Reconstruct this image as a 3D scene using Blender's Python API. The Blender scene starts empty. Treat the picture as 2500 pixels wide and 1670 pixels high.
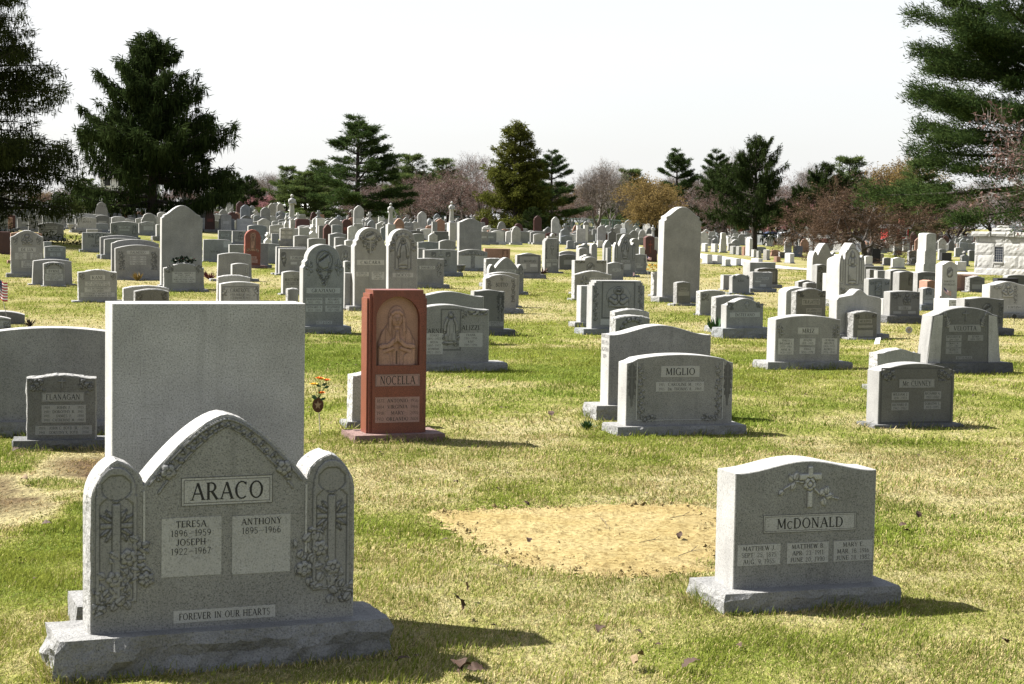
import bpy, math, random
import numpy as np
from mathutils import Vector, Matrix

# ------------------------------------------------------------------ camera, sky, sun, exposure
SC = bpy.context.scene
COL = SC.collection
F = 4400.0                       # focal length in photo pixels (photo is 2500 x 1670)
CX, CY, HOR = 1250.0, 835.0, 535.0
PITCH = math.atan((CY - HOR) / F)
ROLL = math.radians(1.0)
EYE = 1.8
fwd = Vector((0, math.cos(PITCH), -math.sin(PITCH)))
up0 = Vector((0, math.sin(PITCH), math.cos(PITCH)))
rt0 = Vector((1, 0, 0))
rgt = rt0 * math.cos(ROLL) + up0 * math.sin(ROLL)
upv = up0 * math.cos(ROLL) - rt0 * math.sin(ROLL)
cam_d = bpy.data.cameras.new('camera')
cam_d.sensor_width = 36.0
cam_d.lens = F / 2500.0 * 36.0
cam_d.clip_start = 0.1
cam_d.clip_end = 4000.0
cam = bpy.data.objects.new('camera', cam_d)
COL.objects.link(cam)
m = Matrix.Identity(4)
for i in range(3):
    m[i][0], m[i][1], m[i][2] = rgt[i], upv[i], -fwd[i]
m[2][3] = EYE
cam.matrix_world = m
SC.camera = cam

SUN_EL = math.radians(50)
sun_h = Vector((-0.945, 0.327)).normalized()
sun_dir = Vector((sun_h.x * math.cos(SUN_EL), sun_h.y * math.cos(SUN_EL), math.sin(SUN_EL)))
world = bpy.data.worlds.new('World')
SC.world = world
world.use_nodes = True
wn = world.node_tree.nodes
wl = world.node_tree.links
wn.clear()
wo = wn.new('ShaderNodeOutputWorld')
wb = wn.new('ShaderNodeBackground')
wb.inputs['Strength'].default_value = 0.0545
sky = wn.new('ShaderNodeTexSky')
sky.sky_type = 'NISHITA'
sky.sun_disc = False
sky.sun_elevation = SUN_EL
sky.sun_rotation = math.atan2(sun_dir.x, sun_dir.y)
sky.altitude = 50
sky.air_density = 1.0
sky.dust_density = 2.5
sky.ozone_density = 1.0
# thin bright cloud veil over the whole sky
wtc = wn.new('ShaderNodeTexCoord')
wmp = wn.new('ShaderNodeMapping')
wmp.inputs['Scale'].default_value = (1.2, 1.2, 5.0)
wnz = wn.new('ShaderNodeTexNoise')
wnz.inputs['Scale'].default_value = 1.6
wnz.inputs['Detail'].default_value = 5
wrr = wn.new('ShaderNodeMapRange')
wrr.inputs['From Min'].default_value = 0.35
wrr.inputs['From Max'].default_value = 0.65
wrr.inputs['To Min'].default_value = 0.74
wrr.inputs['To Max'].default_value = 0.97
wmx = wn.new('ShaderNodeMixRGB')
wmx.inputs['Color2'].default_value = (4.5, 4.54, 4.58, 1)
wl.new(wtc.outputs['Generated'], wmp.inputs['Vector'])
wl.new(wmp.outputs['Vector'], wnz.inputs['Vector'])
wl.new(wnz.outputs['Fac'], wrr.inputs['Value'])
wsx = wn.new('ShaderNodeSeparateXYZ')
wl.new(wtc.outputs['Generated'], wsx.inputs['Vector'])
wel = wn.new('ShaderNodeMapRange')
wel.inputs['From Min'].default_value = 0.10
wel.inputs['From Max'].default_value = 0.75
wel.inputs['To Min'].default_value = 1.0
wel.inputs['To Max'].default_value = 0.30
wl.new(wsx.outputs['Z'], wel.inputs['Value'])
wmu = wn.new('ShaderNodeMath')
wmu.operation = 'MULTIPLY'
wl.new(wrr.outputs['Result'], wmu.inputs[0])
wl.new(wel.outputs['Result'], wmu.inputs[1])
wl.new(wmu.outputs[0], wmx.inputs['Fac'])
wl.new(sky.outputs['Color'], wmx.inputs['Color1'])
wl.new(wmx.outputs['Color'], wb.inputs['Color'])
wl.new(wb.outputs['Background'], wo.inputs['Surface'])

sl = bpy.data.lights.new('sun', 'SUN')
sl.energy = 5.0
sl.angle = math.radians(0.6)
sl.color = (1.0, 0.965, 0.915)
so = bpy.data.objects.new('sun', sl)
COL.objects.link(so)
so.rotation_euler = sun_dir.to_track_quat('Z', 'Y').to_euler()
so.location = (-30, 15, 40)

SC.view_settings.view_transform = 'Standard'
SC.view_settings.look = 'None'
SC.view_settings.gamma = 1.0
SC.view_settings.use_curve_mapping = False
SC.view_settings.exposure = 2.07
SC.cycles.max_bounces = 6
SC.cycles.diffuse_bounces = 3
SC.cycles.transparent_max_bounces = 4
SC.cycles.use_denoising = True

RNG = np.random.default_rng(7)
random.seed(11)

# ------------------------------------------------------------------ noise and terrain
def _hash(ix, iy, s):
    v = (ix.astype(np.int64) * 374761393 + iy.astype(np.int64) * 668265263 + s * 1274126177) & 0xffffffff
    v = ((v ^ (v >> 13)) * 1103515245) & 0xffffffff
    v = (v ^ (v >> 16)) & 0xffff
    return v / 65535.0

def vnoise(x, y, s=0):
    x = np.asarray(x, float); y = np.asarray(y, float)
    ix = np.floor(x); iy = np.floor(y)
    fx = x - ix; fy = y - iy
    fx = fx * fx * (3 - 2 * fx); fy = fy * fy * (3 - 2 * fy)
    a = _hash(ix, iy, s); b = _hash(ix + 1, iy, s); c = _hash(ix, iy + 1, s); d = _hash(ix + 1, iy + 1, s)
    return (a * (1 - fx) + b * fx) * (1 - fy) + (c * (1 - fx) + d * fx) * fy

def fbm(x, y, s=0, o=4):
    r = 0; a = 0.5; t = 0
    for i in range(o):
        r = r + a * vnoise(np.asarray(x) * 2 ** i + 17.3 * i, np.asarray(y) * 2 ** i - 9.1 * i, s + i)
        t += a; a *= 0.5
    return r / t

def sstep(a, b, v):
    t = np.clip((np.asarray(v, float) - a) / (b - a), 0, 1)
    return t * t * (3 - 2 * t)

def zf(x, y):
    x = np.asarray(x, float); y = np.asarray(y, float)
    ramp = sstep(35, 95, y)
    sl_ = np.where(x < 0, 0.034, 0.020)
    z = -np.clip(x, -36, 36) * sl_ * ramp
    z = z + 0.05 * (fbm(x / 6.0, y / 6.0, 3, 2) - 0.5) * sstep(4, 12, y)
    return z

def zg(x, y):
    return float(zf(np.array([x]), np.array([y]))[0])

Z00 = zg(0, 0)

def ray(px, py):
    d = fwd + rgt * ((px - CX) / F) - upv * ((py - CY) / F)
    return d

def ground_hit(px, py):
    d = ray(px, py)
    t = 5.0
    last = 3.0
    # march until below terrain
    t = 3.0
    while t < 900:
        p = d * t
        if EYE + p.z < zg(p.x, p.y):
            break
        last = t
        t *= 1.01
    a, b = last, t
    for _ in range(24):
        c = 0.5 * (a + b)
        p = d * c
        if EYE + p.z < zg(p.x, p.y): b = c
        else: a = c
    p = d * b
    return Vector((p.x, p.y, zg(p.x, p.y)))

def at_depth(px, dist):
    d = ray(px, HOR + (px - CX) * math.tan(ROLL))
    p = d * (dist / d.y)
    return Vector((p.x, p.y, zg(p.x, p.y)))

def z_at(px, py, dist):
    d = ray(px, py)
    return EYE + d.z * (dist / d.y)

# ------------------------------------------------------------------ object helpers
def tag(o, label=None, cat=None, group=None, kind=None):
    if label: o['label'] = label
    if cat: o['category'] = cat
    if group: o['group'] = group
    if kind: o['kind'] = kind
    return o

def empty(name, loc, rz=0.0, rx=0.0, ry=0.0):
    o = bpy.data.objects.new(name, None)
    o.empty_display_size = 0.1
    COL.objects.link(o)
    o.location = loc
    o.rotation_euler = (rx, ry, rz)
    return o

def add(name, me, parent=None, mat=None, loc=None):
    o = bpy.data.objects.new(name, me)
    COL.objects.link(o)
    if mat is not None:
        if len(me.materials) == 0: me.materials.append(mat)
    if parent is not None: o.parent = parent
    if loc is not None: o.location = loc
    return o

def mk(name, verts, faces, mat=None, smooth=False):
    me = bpy.data.meshes.new(name)
    me.from_pydata([tuple(v) for v in verts], [], faces)
    me.update()
    if mat is not None: me.materials.append(mat)
    if smooth:
        me.polygons.foreach_set('use_smooth', np.ones(len(me.polygons), bool))
    return me

def mk_np(name, V, nv, mat=None, smooth=False):
    """V: (k*nv,3) array, k faces with nv private verts each"""
    V = np.ascontiguousarray(V, dtype=np.float32)
    n = len(V); k = n // nv
    me = bpy.data.meshes.new(name)
    me.vertices.add(n)
    me.vertices.foreach_set('co', V.ravel())
    me.loops.add(n)
    me.loops.foreach_set('vertex_index', np.arange(n, dtype=np.int32))
    me.polygons.add(k)
    me.polygons.foreach_set('loop_start', np.arange(0, n, nv, dtype=np.int32))
    me.polygons.foreach_set('loop_total', np.full(k, nv, dtype=np.int32))
    if smooth: me.polygons.foreach_set('use_smooth', np.ones(k, bool))
    me.update(calc_edges=True)
    if mat is not None: me.materials.append(mat)
    return me

def pt_attr(me, name, arr):
    a = me.attributes.new(name, 'FLOAT', 'POINT')
    a.data.foreach_set('value', np.ascontiguousarray(arr, dtype=np.float32))

def pt_col(me, name, arr):
    a = me.attributes.new(name, 'FLOAT_COLOR', 'POINT')
    c = np.ones((len(arr), 4), np.float32); c[:, :3] = arr
    a.data.foreach_set('color', c.ravel())

class MB:
    """collects boxes, tubes, sheets into one mesh"""
    def __init__(s): s.v = []; s.f = []
    def box(s, x0, x1, y0, y1, z0, z1):
        b = len(s.v)
        s.v += [(x0, y0, z0), (x1, y0, z0), (x1, y1, z0), (x0, y1, z0), (x0, y0, z1), (x1, y0, z1), (x1, y1, z1), (x0, y1, z1)]
        s.f += [tuple(b + i for i in q) for q in ((0, 3, 2, 1), (4, 5, 6, 7), (0, 1, 5, 4), (1, 2, 6, 5), (2, 3, 7, 6), (3, 0, 4, 7))]
        return s
    def quad(s, a, b_, c, d):
        b = len(s.v); s.v += [a, b_, c, d]; s.f.append((b, b + 1, b + 2, b + 3)); return s
    def poly(s, pts):
        b = len(s.v); s.v += list(pts); s.f.append(tuple(range(b, b + len(pts)))); return s
    def tube(s, p, q, r0, r1, n=6, cap=True):
        p = Vector(p); q = Vector(q); d = (q - p)
        if d.length < 1e-6: return s
        d.normalize()
        a = d.orthogonal().normalized(); c = d.cross(a)
        b = len(s.v)
        for k in range(n):
            t = 2 * math.pi * k / n
            o = a * math.cos(t) + c * math.sin(t)
            s.v.append(tuple(p + o * r0)); s.v.append(tuple(q + o * r1))
        for k in range(n):
            j = (k + 1) % n
            s.f.append((b + 2 * k, b + 2 * j, b + 2 * j + 1, b + 2 * k + 1))
        if cap:
            s.f.append(tuple(b + 2 * k for k in range(n))[::-1]); s.f.append(tuple(b + 2 * k + 1 for k in range(n)))
        return s
    def lathe(s, prof, n=12, c=(0, 0, 0), sx=1.0, sy=1.0):
        b = len(s.v); k = len(prof)
        for (r, z) in prof:
            for i in range(n):
                t = 2 * math.pi * i / n
                s.v.append((c[0] + r * math.cos(t) * sx, c[1] + r * math.sin(t) * sy, c[2] + z))
        for j in range(k - 1):
            for i in range(n):
                i2 = (i + 1) % n
                s.f.append((b + j * n + i, b + j * n + i2, b + (j + 1) * n + i2, b + (j + 1) * n + i))
        s.f.append(tuple(b + i for i in range(n))[::-1]); s.f.append(tuple(b + (k - 1) * n + i for i in range(n)))
        return s
    def mesh(s, name, mat=None, smooth=False): return mk(name, s.v, s.f, mat, smooth)
    def build(s, name, mat, parent=None, smooth=False): return add(name, s.mesh(name, mat, smooth), parent)

# ------------------------------------------------------------------ materials
def newmat(name):
    m_ = bpy.data.materials.new(name)
    m_.use_nodes = True
    nt = m_.node_tree
    bs = nt.nodes['Principled BSDF']
    return m_, nt, bs

def simple(name, col, rough=0.7, var=0.15, scale=30.0, bump=0.0, metal=0.0):
    m_, nt, bs = newmat(name)
    N = nt.nodes; L = nt.links
    tc = N.new('ShaderNodeTexCoord'); nz = N.new('ShaderNodeTexNoise')
    nz.inputs['Scale'].default_value = scale; nz.inputs['Detail'].default_value = 4
    L.new(tc.outputs['Object'], nz.inputs['Vector'])
    rp = N.new('ShaderNodeValToRGB')
    rp.color_ramp.elements[0].position = 0.3; rp.color_ramp.elements[1].position = 0.7
    rp.color_ramp.elements[0].color = (*[c * (1 - var) for c in col], 1)
    rp.color_ramp.elements[1].color = (*[min(1, c * (1 + var)) for c in col], 1)
    L.new(nz.outputs['Fac'], rp.inputs['Fac']); L.new(rp.outputs['Color'], bs.inputs['Base Color'])
    bs.inputs['Roughness'].default_value = rough
    bs.inputs['Metallic'].default_value = metal
    bs.inputs['Specular IOR Level'].default_value = 0.3
    if bump:
        bp = N.new('ShaderNodeBump'); bp.inputs['Strength'].default_value = bump; bp.inputs['Distance'].default_value = 0.01
        L.new(nz.outputs['Fac'], bp.inputs['Height']); L.new(bp.outputs['Normal'], bs.inputs['Normal'])
    return m_

def granite(name, col, contrast=0.55, rough=0.55, cav=False, rock=0.0, stain=0.24, weather=True):
    m_, nt, bs = newmat(name)
    N = nt.nodes; L = nt.links
    tc = N.new('ShaderNodeTexCoord')
    oi = N.new('ShaderNodeObjectInfo')
    off = N.new('ShaderNodeVectorMath'); off.operation = 'ADD'
    mul = N.new('ShaderNodeMath'); mul.operation = 'MULTIPLY'; mul.inputs[1].default_value = 37.0
    L.new(oi.outputs['Random'], mul.inputs[0])
    L.new(tc.outputs['Object'], off.inputs[0]); L.new(mul.outputs[0], off.inputs[1])
    n1 = N.new('ShaderNodeTexNoise'); n1.inputs['Scale'].default_value = 150; n1.inputs['Detail'].default_value = 3; n1.inputs['Roughness'].default_value = 0.75
    L.new(off.outputs[0], n1.inputs['Vector'])
    r1 = N.new('ShaderNodeValToRGB')
    e = r1.color_ramp.elements
    e[0].position = 0.30; e[0].color = (*[c * (1 - contrast) * 0.7 for c in col], 1)
    e[1].position = 0.72; e[1].color = (*[min(1, c * (1 + contrast * 0.75)) for c in col], 1)
    k = e.new(0.47); k.color = (*col, 1)
    L.new(n1.outputs['Fac'], r1.inputs['Fac'])
    # broad weathering
    n2 = N.new('ShaderNodeTexNoise'); n2.inputs['Scale'].default_value = 3.1; n2.inputs['Detail'].default_value = 5; n2.inputs['Roughness'].default_value = 0.62
    L.new(off.outputs[0], n2.inputs['Vector'])
    mr = N.new('ShaderNodeMapRange'); mr.inputs['From Min'].default_value = 0.3; mr.inputs['From Max'].default_value = 0.7
    mr.inputs['To Min'].default_value = 1 - stain; mr.inputs['To Max'].default_value = 1 + stain * 0.45
    L.new(n2.outputs['Fac'], mr.inputs['Value'])
    mm = N.new('ShaderNodeMixRGB'); mm.blend_type = 'MULTIPLY'; mm.inputs['Fac'].default_value = 1
    L.new(r1.outputs['Color'], mm.inputs['Color1']); L.new(mr.outputs['Result'], mm.inputs['Color2'])
    last = mm.outputs['Color']
    if weather:
        # vertical rain streaks and lichen blotches
        mp = N.new('ShaderNodeMapping'); mp.inputs['Scale'].default_value = (13, 13, 0.9)
        L.new(off.outputs[0], mp.inputs['Vector'])
        n3 = N.new('ShaderNodeTexNoise'); n3.inputs['Scale'].default_value = 1.0; n3.inputs['Detail'].default_value = 3
        L.new(mp.outputs['Vector'], n3.inputs['Vector'])
        m3 = N.new('ShaderNodeMapRange'); m3.inputs['From Min'].default_value = 0.56; m3.inputs['From Max'].default_value = 0.78
        m3.inputs['To Min'].default_value = 0.0; m3.inputs['To Max'].default_value = 0.45
        L.new(n3.outputs['Fac'], m3.inputs['Value'])
        x3 = N.new('ShaderNodeMixRGB'); x3.inputs['Color2'].default_value = (*[c * 0.5 for c in col], 1)
        L.new(m3.outputs['Result'], x3.inputs['Fac']); L.new(last, x3.inputs['Color1'])
        last = x3.outputs['Color']
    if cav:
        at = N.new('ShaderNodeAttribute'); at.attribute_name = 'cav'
        x4 = N.new('ShaderNodeMixRGB'); x4.inputs['Color2'].default_value = (*[c * 0.16 for c in col], 1)  # groove shade and dirt of the carvings painted into the colour
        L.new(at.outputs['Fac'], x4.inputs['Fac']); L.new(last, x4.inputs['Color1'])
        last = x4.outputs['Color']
    L.new(last, bs.inputs['Base Color'])
    bs.inputs['Roughness'].default_value = rough
    bs.inputs['Specular IOR Level'].default_value = 0.35
    bp = N.new('ShaderNodeBump'); bp.inputs['Strength'].default_value = 0.25; bp.inputs['Distance'].default_value = 0.003
    L.new(n1.outputs['Fac'], bp.inputs['Height'])
    if rock:
        n5 = N.new('ShaderNodeTexNoise'); n5.inputs['Scale'].default_value = 22; n5.inputs['Detail'].default_value = 6; n5.inputs['Roughness'].default_value = 0.65
        L.new(off.outputs[0], n5.inputs['Vector'])
        b2 = N.new('ShaderNodeBump'); b2.inputs['Strength'].default_value = rock; b2.inputs['Distance'].default_value = 0.03
        L.new(n5.outputs['Fac'], b2.inputs['Height']); L.new(bp.outputs['Normal'], b2.inputs['Normal'])
        L.new(b2.outputs['Normal'], bs.inputs['Normal'])
    else:
        L.new(bp.outputs['Normal'], bs.inputs['Normal'])
    return m_

TONES = {
    'light': (0.258, 0.255, 0.240), 'warm': (0.200, 0.192, 0.172), 'mid': (0.165, 0.164, 0.158), 'cool': (0.148, 0.155, 0.156),
    'dark': (0.082, 0.083, 0.081), 'blue': (0.122, 0.134, 0.146), 'red': (0.122, 0.034, 0.021), 'rose': (0.135, 0.082, 0.070), 'maroon': (0.045, 0.015, 0.012),
    'pink': (0.20, 0.115, 0.080), 'white': (0.40, 0.395, 0.375), 'black': (0.014, 0.014, 0.015), 'olive': (0.106, 0.101, 0.084),
}
GR = {}
def G(tone, var='face'):
    k = (tone, var)
    if k not in GR:
        c = TONES[tone]
        if var == 'face': GR[k] = granite('granite_' + tone, c, 0.85 if tone == 'red' else 0.60 if tone == 'light' else 0.66 if tone not in ('white',) else 0.15, 0.42 if tone in ('dark', 'blue', 'red', 'maroon', 'black') else 0.6)
        elif var == 'panel':
            f = {'dark': 2.2, 'blue': 1.75, 'red': 1.0, 'maroon': 3.0, 'black': 4.0, 'white': 1.1, 'olive': 1.9, 'light': 1.4}.get(tone, 1.7)
            cc = tuple(min(0.8, v * f) for v in c)
            if tone == 'red': cc = (0.245, 0.150, 0.130)
            GR[k] = granite('frosted_' + tone, cc, 0.28, 0.8, stain=0.12, weather=False)
        elif var == 'carve':
            f = {'dark': 1.5, 'blue': 1.4, 'red': 1.0, 'maroon': 3.0, 'white': 1.0}.get(tone, 1.2)
            cc = tuple(min(0.8, v * f) for v in c)
            if tone == 'red': cc = (0.265, 0.160, 0.118)
            GR[k] = granite('carved_' + tone, cc, 0.35, 0.85, cav=True, weather=False)
        elif var in ('side', 'siderock'):
            sd = {'light': .285, 'warm': .268, 'mid': .245, 'cool': .238, 'dark': .200, 'blue': .205, 'olive': .185, 'white': .42}.get(tone)
            cc = tuple(sd * v for v in (1.0, .985, .935)) if sd else tuple(min(.5, v * 1.35) for v in c)
            GR[k] = granite('sawn_' + tone, cc, .32, .8) if var == 'side' else granite('pitched_' + tone, cc, .35, .85, rock=.9)
        elif var == 'rock': GR[k] = granite('rockface_' + tone, c, 0.5, 0.85, rock=0.9)
    return GR[k]
M_PAINT = simple('lettering_paint', (0.018, 0.018, 0.017), 0.8, 0.3, 60)
M_PAINT2 = simple('lettering_grey_paint', (0.075, 0.073, 0.068), 0.9, 0.3, 60)  # paler grey paint for border lines and the end inscription
# ------------------------------------------------------------------ engraved roman lettering (stroke font)
TK, TN = 0.155, 0.075
def _l(x0, y0, x1, y1, w=TK): return ('l', x0, y0, x1, y1, w)
def _a(cx, cy, rx, ry, a0, a1, w=TK): return ('a', cx, cy, rx, ry, a0, a1, w)
def _s(x, y, w=0.26): return ('l', x - w / 2, y, x + w / 2, y, 0.05)
def _stem(x): return [_l(x, 0, x, 1), _s(x, 0.02), _s(x, 0.98)]
GL = {
 'A': (0.86, [_l(.08, 0, .43, 1, TN), _l(.43, 1, .78, 0), _l(.2, .36, .66, .36, TN), _s(.08, .02), _s(.78, .02)]),
 'B': (0.68, _stem(.14) + [_l(.14, .98, .32, .98, TN), _l(.14, .53, .34, .53, TN), _l(.14, .02, .34, .02, TN), _a(.32, .755, .22, .225, -90, 90), _a(.34, .275, .26, .255, -90, 90)]),
 'C': (0.82, [_a(.44, .5, .37, .5, 48, 312), _l(.70, .8, .70, .98, TN)]),
 'D': (0.84, _stem(.14) + [_l(.14, .98, .36, .98, TN), _l(.14, .02, .36, .02, TN), _a(.36, .5, .38, .48, -90, 90)]),
 'E': (0.64, _stem(.14) + [_l(.14, .97, .56, .97, TN), _l(.14, .52, .46, .52, TN), _l(.14, .03, .58, .03, TN), _l(.56, .83, .56, .99, TN), _l(.58, .01, .58, .18, TN)]),
 'F': (0.60, _stem(.14) + [_l(.14, .97, .56, .97, TN), _l(.14, .52, .44, .52, TN), _l(.56, .82, .56, .99, TN)]),
 'G': (0.86, [_a(.44, .5, .37, .5, 48, 318), _l(.72, .0, .72, .42), _s(.72, .42), _l(.70, .8, .70, .98, TN)]),
 'H': (0.86, _stem(.14) + _stem(.72) + [_l(.14, .5, .72, .5, TN)]),
 'I': (0.30, _stem(.15)),
 'J': (0.46, [_l(.30, .2, .30, 1), _s(.30, .98), _a(.15, .2, .15, .2, 180, 360, .08)]),
 'K': (0.80, _stem(.14) + [_l(.17, .45, .68, .98, TN), _l(.34, .6, .72, .0), _s(.68, .98, .22), _s(.72, .02, .22)]),
 'L': (0.62, _stem(.14) + [_l(.14, .03, .56, .03, TN), _l(.56, .01, .56, .2, TN)]),
 'M': (1.02, [_l(.12, 0, .16, 1, TN), _l(.16, 1, .50, .1), _l(.50, .1, .84, 1, TN), _l(.84, 1, .88, 0), _s(.12, .02, .22), _s(.88, .02), _s(.14, .98, .2), _s(.86, .98, .2)]),
 'N': (0.88, [_l(.14, 0, .14, 1, TN), _l(.14, 1, .72, .02), _l(.72, 0, .72, 1, TN), _s(.14, .02, .22), _s(.12, .98, .2), _s(.72, .98, .22)]),
 'O': (0.90, [_a(.45, .5, .37, .49, 0, 360)]),
 'P': (0.64, _stem(.14) + [_l(.14, .98, .34, .98, TN), _l(.14, .46, .34, .46, TN), _a(.34, .72, .24, .26, -90, 90)]),
 'Q': (0.90, [_a(.45, .5, .37, .49, 0, 360), _l(.45, .2, .82, -.12, .1)]),
 'R': (0.78, _stem(.14) + [_l(.14, .98, .34, .98, TN), _l(.14, .48, .36, .48, TN), _a(.34, .73, .24, .25, -90, 90), _l(.36, .48, .70, .0), _s(.72, .02, .18)]),
 'S': (0.60, [_a(.30, .74, .22, .25, 35, 268, .1), _a(.30, .26, .23, .25, -145, 92, .1)]),
 'T': (0.74, [_l(.37, 0, .37, 1), _s(.37, .02), _l(.06, .97, .68, .97, TN), _l(.06, .8, .06, .99, TN), _l(.68, .8, .68, .99, TN)]),
 'U': (0.84, [_l(.14, .3, .14, 1), _s(.14, .98), _a(.42, .32, .28, .32, 180, 360, .09), _l(.70, .3, .70, 1, TN), _s(.70, .98, .22)]),
 'V': (0.84, [_l(.08, 1, .42, 0), _l(.42, 0, .76, 1, TN), _s(.08, .98), _s(.76, .98, .22)]),
 'W': (1.14, [_l(.08, 1, .34, 0), _l(.34, 0, .57, .95, TN), _l(.57, .95, .80, 0), _l(.80, 0, 1.06, 1, TN), _s(.08, .98), _s(1.06, .98, .22)]),
 'X': (0.80, [_l(.08, 1, .72, 0), _l(.72, 1, .08, 0, TN), _s(.1, .98), _s(.7, .98, .2), _s(.1, .02, .2), _s(.7, .02)]),
 'Y': (0.80, [_l(.08, 1, .40, .48), _l(.72, 1, .40, .48, TN), _l(.40, 0, .40, .5), _s(.08, .98), _s(.72, .98, .2), _s(.40, .02)]),
 'Z': (0.70, [_l(.08, .97, .62, .97, TN), _l(.62, .97, .08, .03), _l(.08, .03, .62, .03, TN), _l(.08, .82, .08, .98, TN), _l(.62, .02, .62, .18, TN)]),
 '0': (0.66, [_a(.33, .5, .25, .49, 0, 360, .1)]),
 '1': (0.40, [_l(.2, 0, .2, 1, .11), _s(.2, .02), _l(.2, 1, .06, .84, TN)]),
 '2': (0.62, [_a(.30, .72, .22, .27, -15, 170, .1), _l(.50, .62, .08, .04, .08), _l(.06, .04, .54, .04, .08)]),
 '3': (0.60, [_a(.26, .75, .22, .24, -80, 150, .1), _a(.27, .27, .24, .26, -150, 85, .1)]),
 '4': (0.64, [_l(.42, 0, .42, 1, .11), _l(.42, 1, .06, .32, TN), _l(.06, .3, .58, .3, .07)]),
 '5': (0.60, [_l(.14, .98, .52, .98, .08), _l(.14, .98, .12, .56, TN), _a(.27, .3, .24, .3, -150, 120, .1)]),
 '6': (0.62, [_a(.31, .3, .22, .29, 0, 360, .1), _a(.47, .42, .38, .56, 105, 180, .1)]),
 '7': (0.58, [_l(.06, .97, .52, .97, .08), _l(.52, .97, .22, 0, .1)]),
 '8': (0.62, [_a(.31, .76, .19, .23, 0, 360, .09), _a(.31, .27, .23, .27, 0, 360, .1)]),
 '9': (0.62, [_a(.31, .7, .22, .29, 0, 360, .1), _a(.15, .58, .38, .56, -75, 0, .1)]),
 '.': (0.24, [_l(.06, .05, .17, .05, .11)]), ',': (0.24, [_l(.12, .08, .06, -.12, .08)]),
 '-': (0.44, [_l(.06, .45, .38, .45, .06)]), '_': (0.95, [_l(.08, .46, .87, .46, .05)]), ' ': (0.42, []),
}
for _c in 'ceir':
    w_, st = GL[_c.upper()]
    q = 0.72
    GL[_c] = (w_ * q, [tuple([p[0]] + [v * q for v in p[1:5]] + ([v for v in p[5:7]] + [p[7] * .85] if p[0] == 'a' else [p[5] * .85])) for p in st])

def text_w(t): return sum(GL.get(c, GL[' '])[0] for c in t) + 0.10 * max(0, len(t) - 1)

def text_geo(V, Fc, t, x, z, h, sx, y, track=0.10):
    """text with left edge x, baseline z, cap height h, horizontal squeeze sx, plane y (front faces -Y)"""
    cur = x
    lay = 0
    for c in t:
        w_, st = GL.get(c, GL[' '])
        for p in st:
            lay += 1
            yy = y - 0.00006 * (lay % 7)
            if p[0] == 'l':
                _, x0, y0, x1, y1, wd = p
                dx, dy = x1 - x0, y1 - y0
                n = math.hypot(dx, dy) or 1
                ox, oy = -dy / n * wd / 2, dx / n * wd / 2
                if abs(dy) > 0.5 and abs(dx) > 0.05: ox, oy = wd / 2 * 1.08 * (-1 if dy > 0 else 1), 0
                b = len(V)
                for (a, e) in ((x0 - ox, y0 - oy), (x1 - ox, y1 - oy), (x1 + ox, y1 + oy), (x0 + ox, y0 + oy)):
                    V.append((cur + a * h * sx, yy, z + e * h))
                Fc.append((b, b + 1, b + 2, b + 3))
            else:
                _, cx, cy, rx, ry, a0, a1, wd = p
                k = max(5, int(abs(a1 - a0) / 24))
                b = len(V)
                for i in range(k + 1):
                    th = math.radians(a0 + (a1 - a0) * i / k)
                    tw = TN + (wd - TN) * abs(math.cos(th))
                    for sg in (-1, 1):
                        V.append((cur + (cx + (rx + sg * tw / 2) * math.cos(th)) * h * sx, yy, z + (cy + (ry + sg * (TN + 0.01) / 2) * math.sin(th)) * h))
                for i in range(k):
                    Fc.append((b + 2 * i, b + 2 * i + 1, b + 2 * i + 3, b + 2 * i + 2))
        cur += (w_ + track) * h * sx
    return cur

def text_line(V, Fc, t, xc, zc, h, maxw, y):
    w = text_w(t) * h
    sx = min(1.0, maxw / w) if w > 0 else 1
    text_geo(V, Fc, t, xc - w * sx / 2, zc - h / 2, h, sx, y)

def lettering(parent, lines, xc, zc, w, h, y, fill=0.62, mat=None, name='lettering'):
    n = len(lines)
    lh = h / n
    o = None
    for i, t in enumerate(lines):
        V, Fc = [], []
        zz = zc + h / 2 - lh * (i + 0.5)
        if '|' in t:
            a, b, c = t.split('|')
            for (tx, xx, hh_, mw) in ((a, xc - w * 0.395, .85, .19), (b, xc, 1, .52), (c, xc + w * 0.395, .85, .19)):
                V, Fc = [], []
                text_line(V, Fc, tx, xx, zz, lh * fill * hh_, w * mw, y)
                o = add(name, mk(name, V, Fc, mat or M_PAINT), parent)
            V = []
        else:
            text_line(V, Fc, t, xc, zz, lh * fill, w * 0.92, y)
        if V: o = add(name, mk(name, V, Fc, mat or M_PAINT), parent)
    return o

def panel(parent, name, xc, zc, w, h, y, mat, lines=None, fill=0.62, frame=False, proud=0.002, pmat=None):
    mb = MB().box(xc - w / 2, xc + w / 2, y - proud, y + 0.006, zc - h / 2, zc + h / 2)
    o = mb.build(name, mat, parent)
    if frame:
        t = min(0.004, h * 0.02) ; g = h * 0.09
        fb = MB()
        for k in (0.0, g):
            a, b, c, d = xc - w / 2 + k, xc + w / 2 - k, zc - h / 2 + k, zc + h / 2 - k
            yy = y - proud - 0.0008
            fb.box(a, b, yy, y, d - t, d).box(a, b, yy, y, c, c + t).box(a, a + t, yy - .0002, y, c, d).box(b - t, b, yy - .0002, y, c, d)
        fb.build('border_line', M_PAINT2, o)
    if lines: lettering(o, lines, xc, zc, w * (0.86 if frame else 0.97), h * (0.86 if frame else 0.96), y - proud - 0.0006, fill, pmat)
    return o

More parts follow.
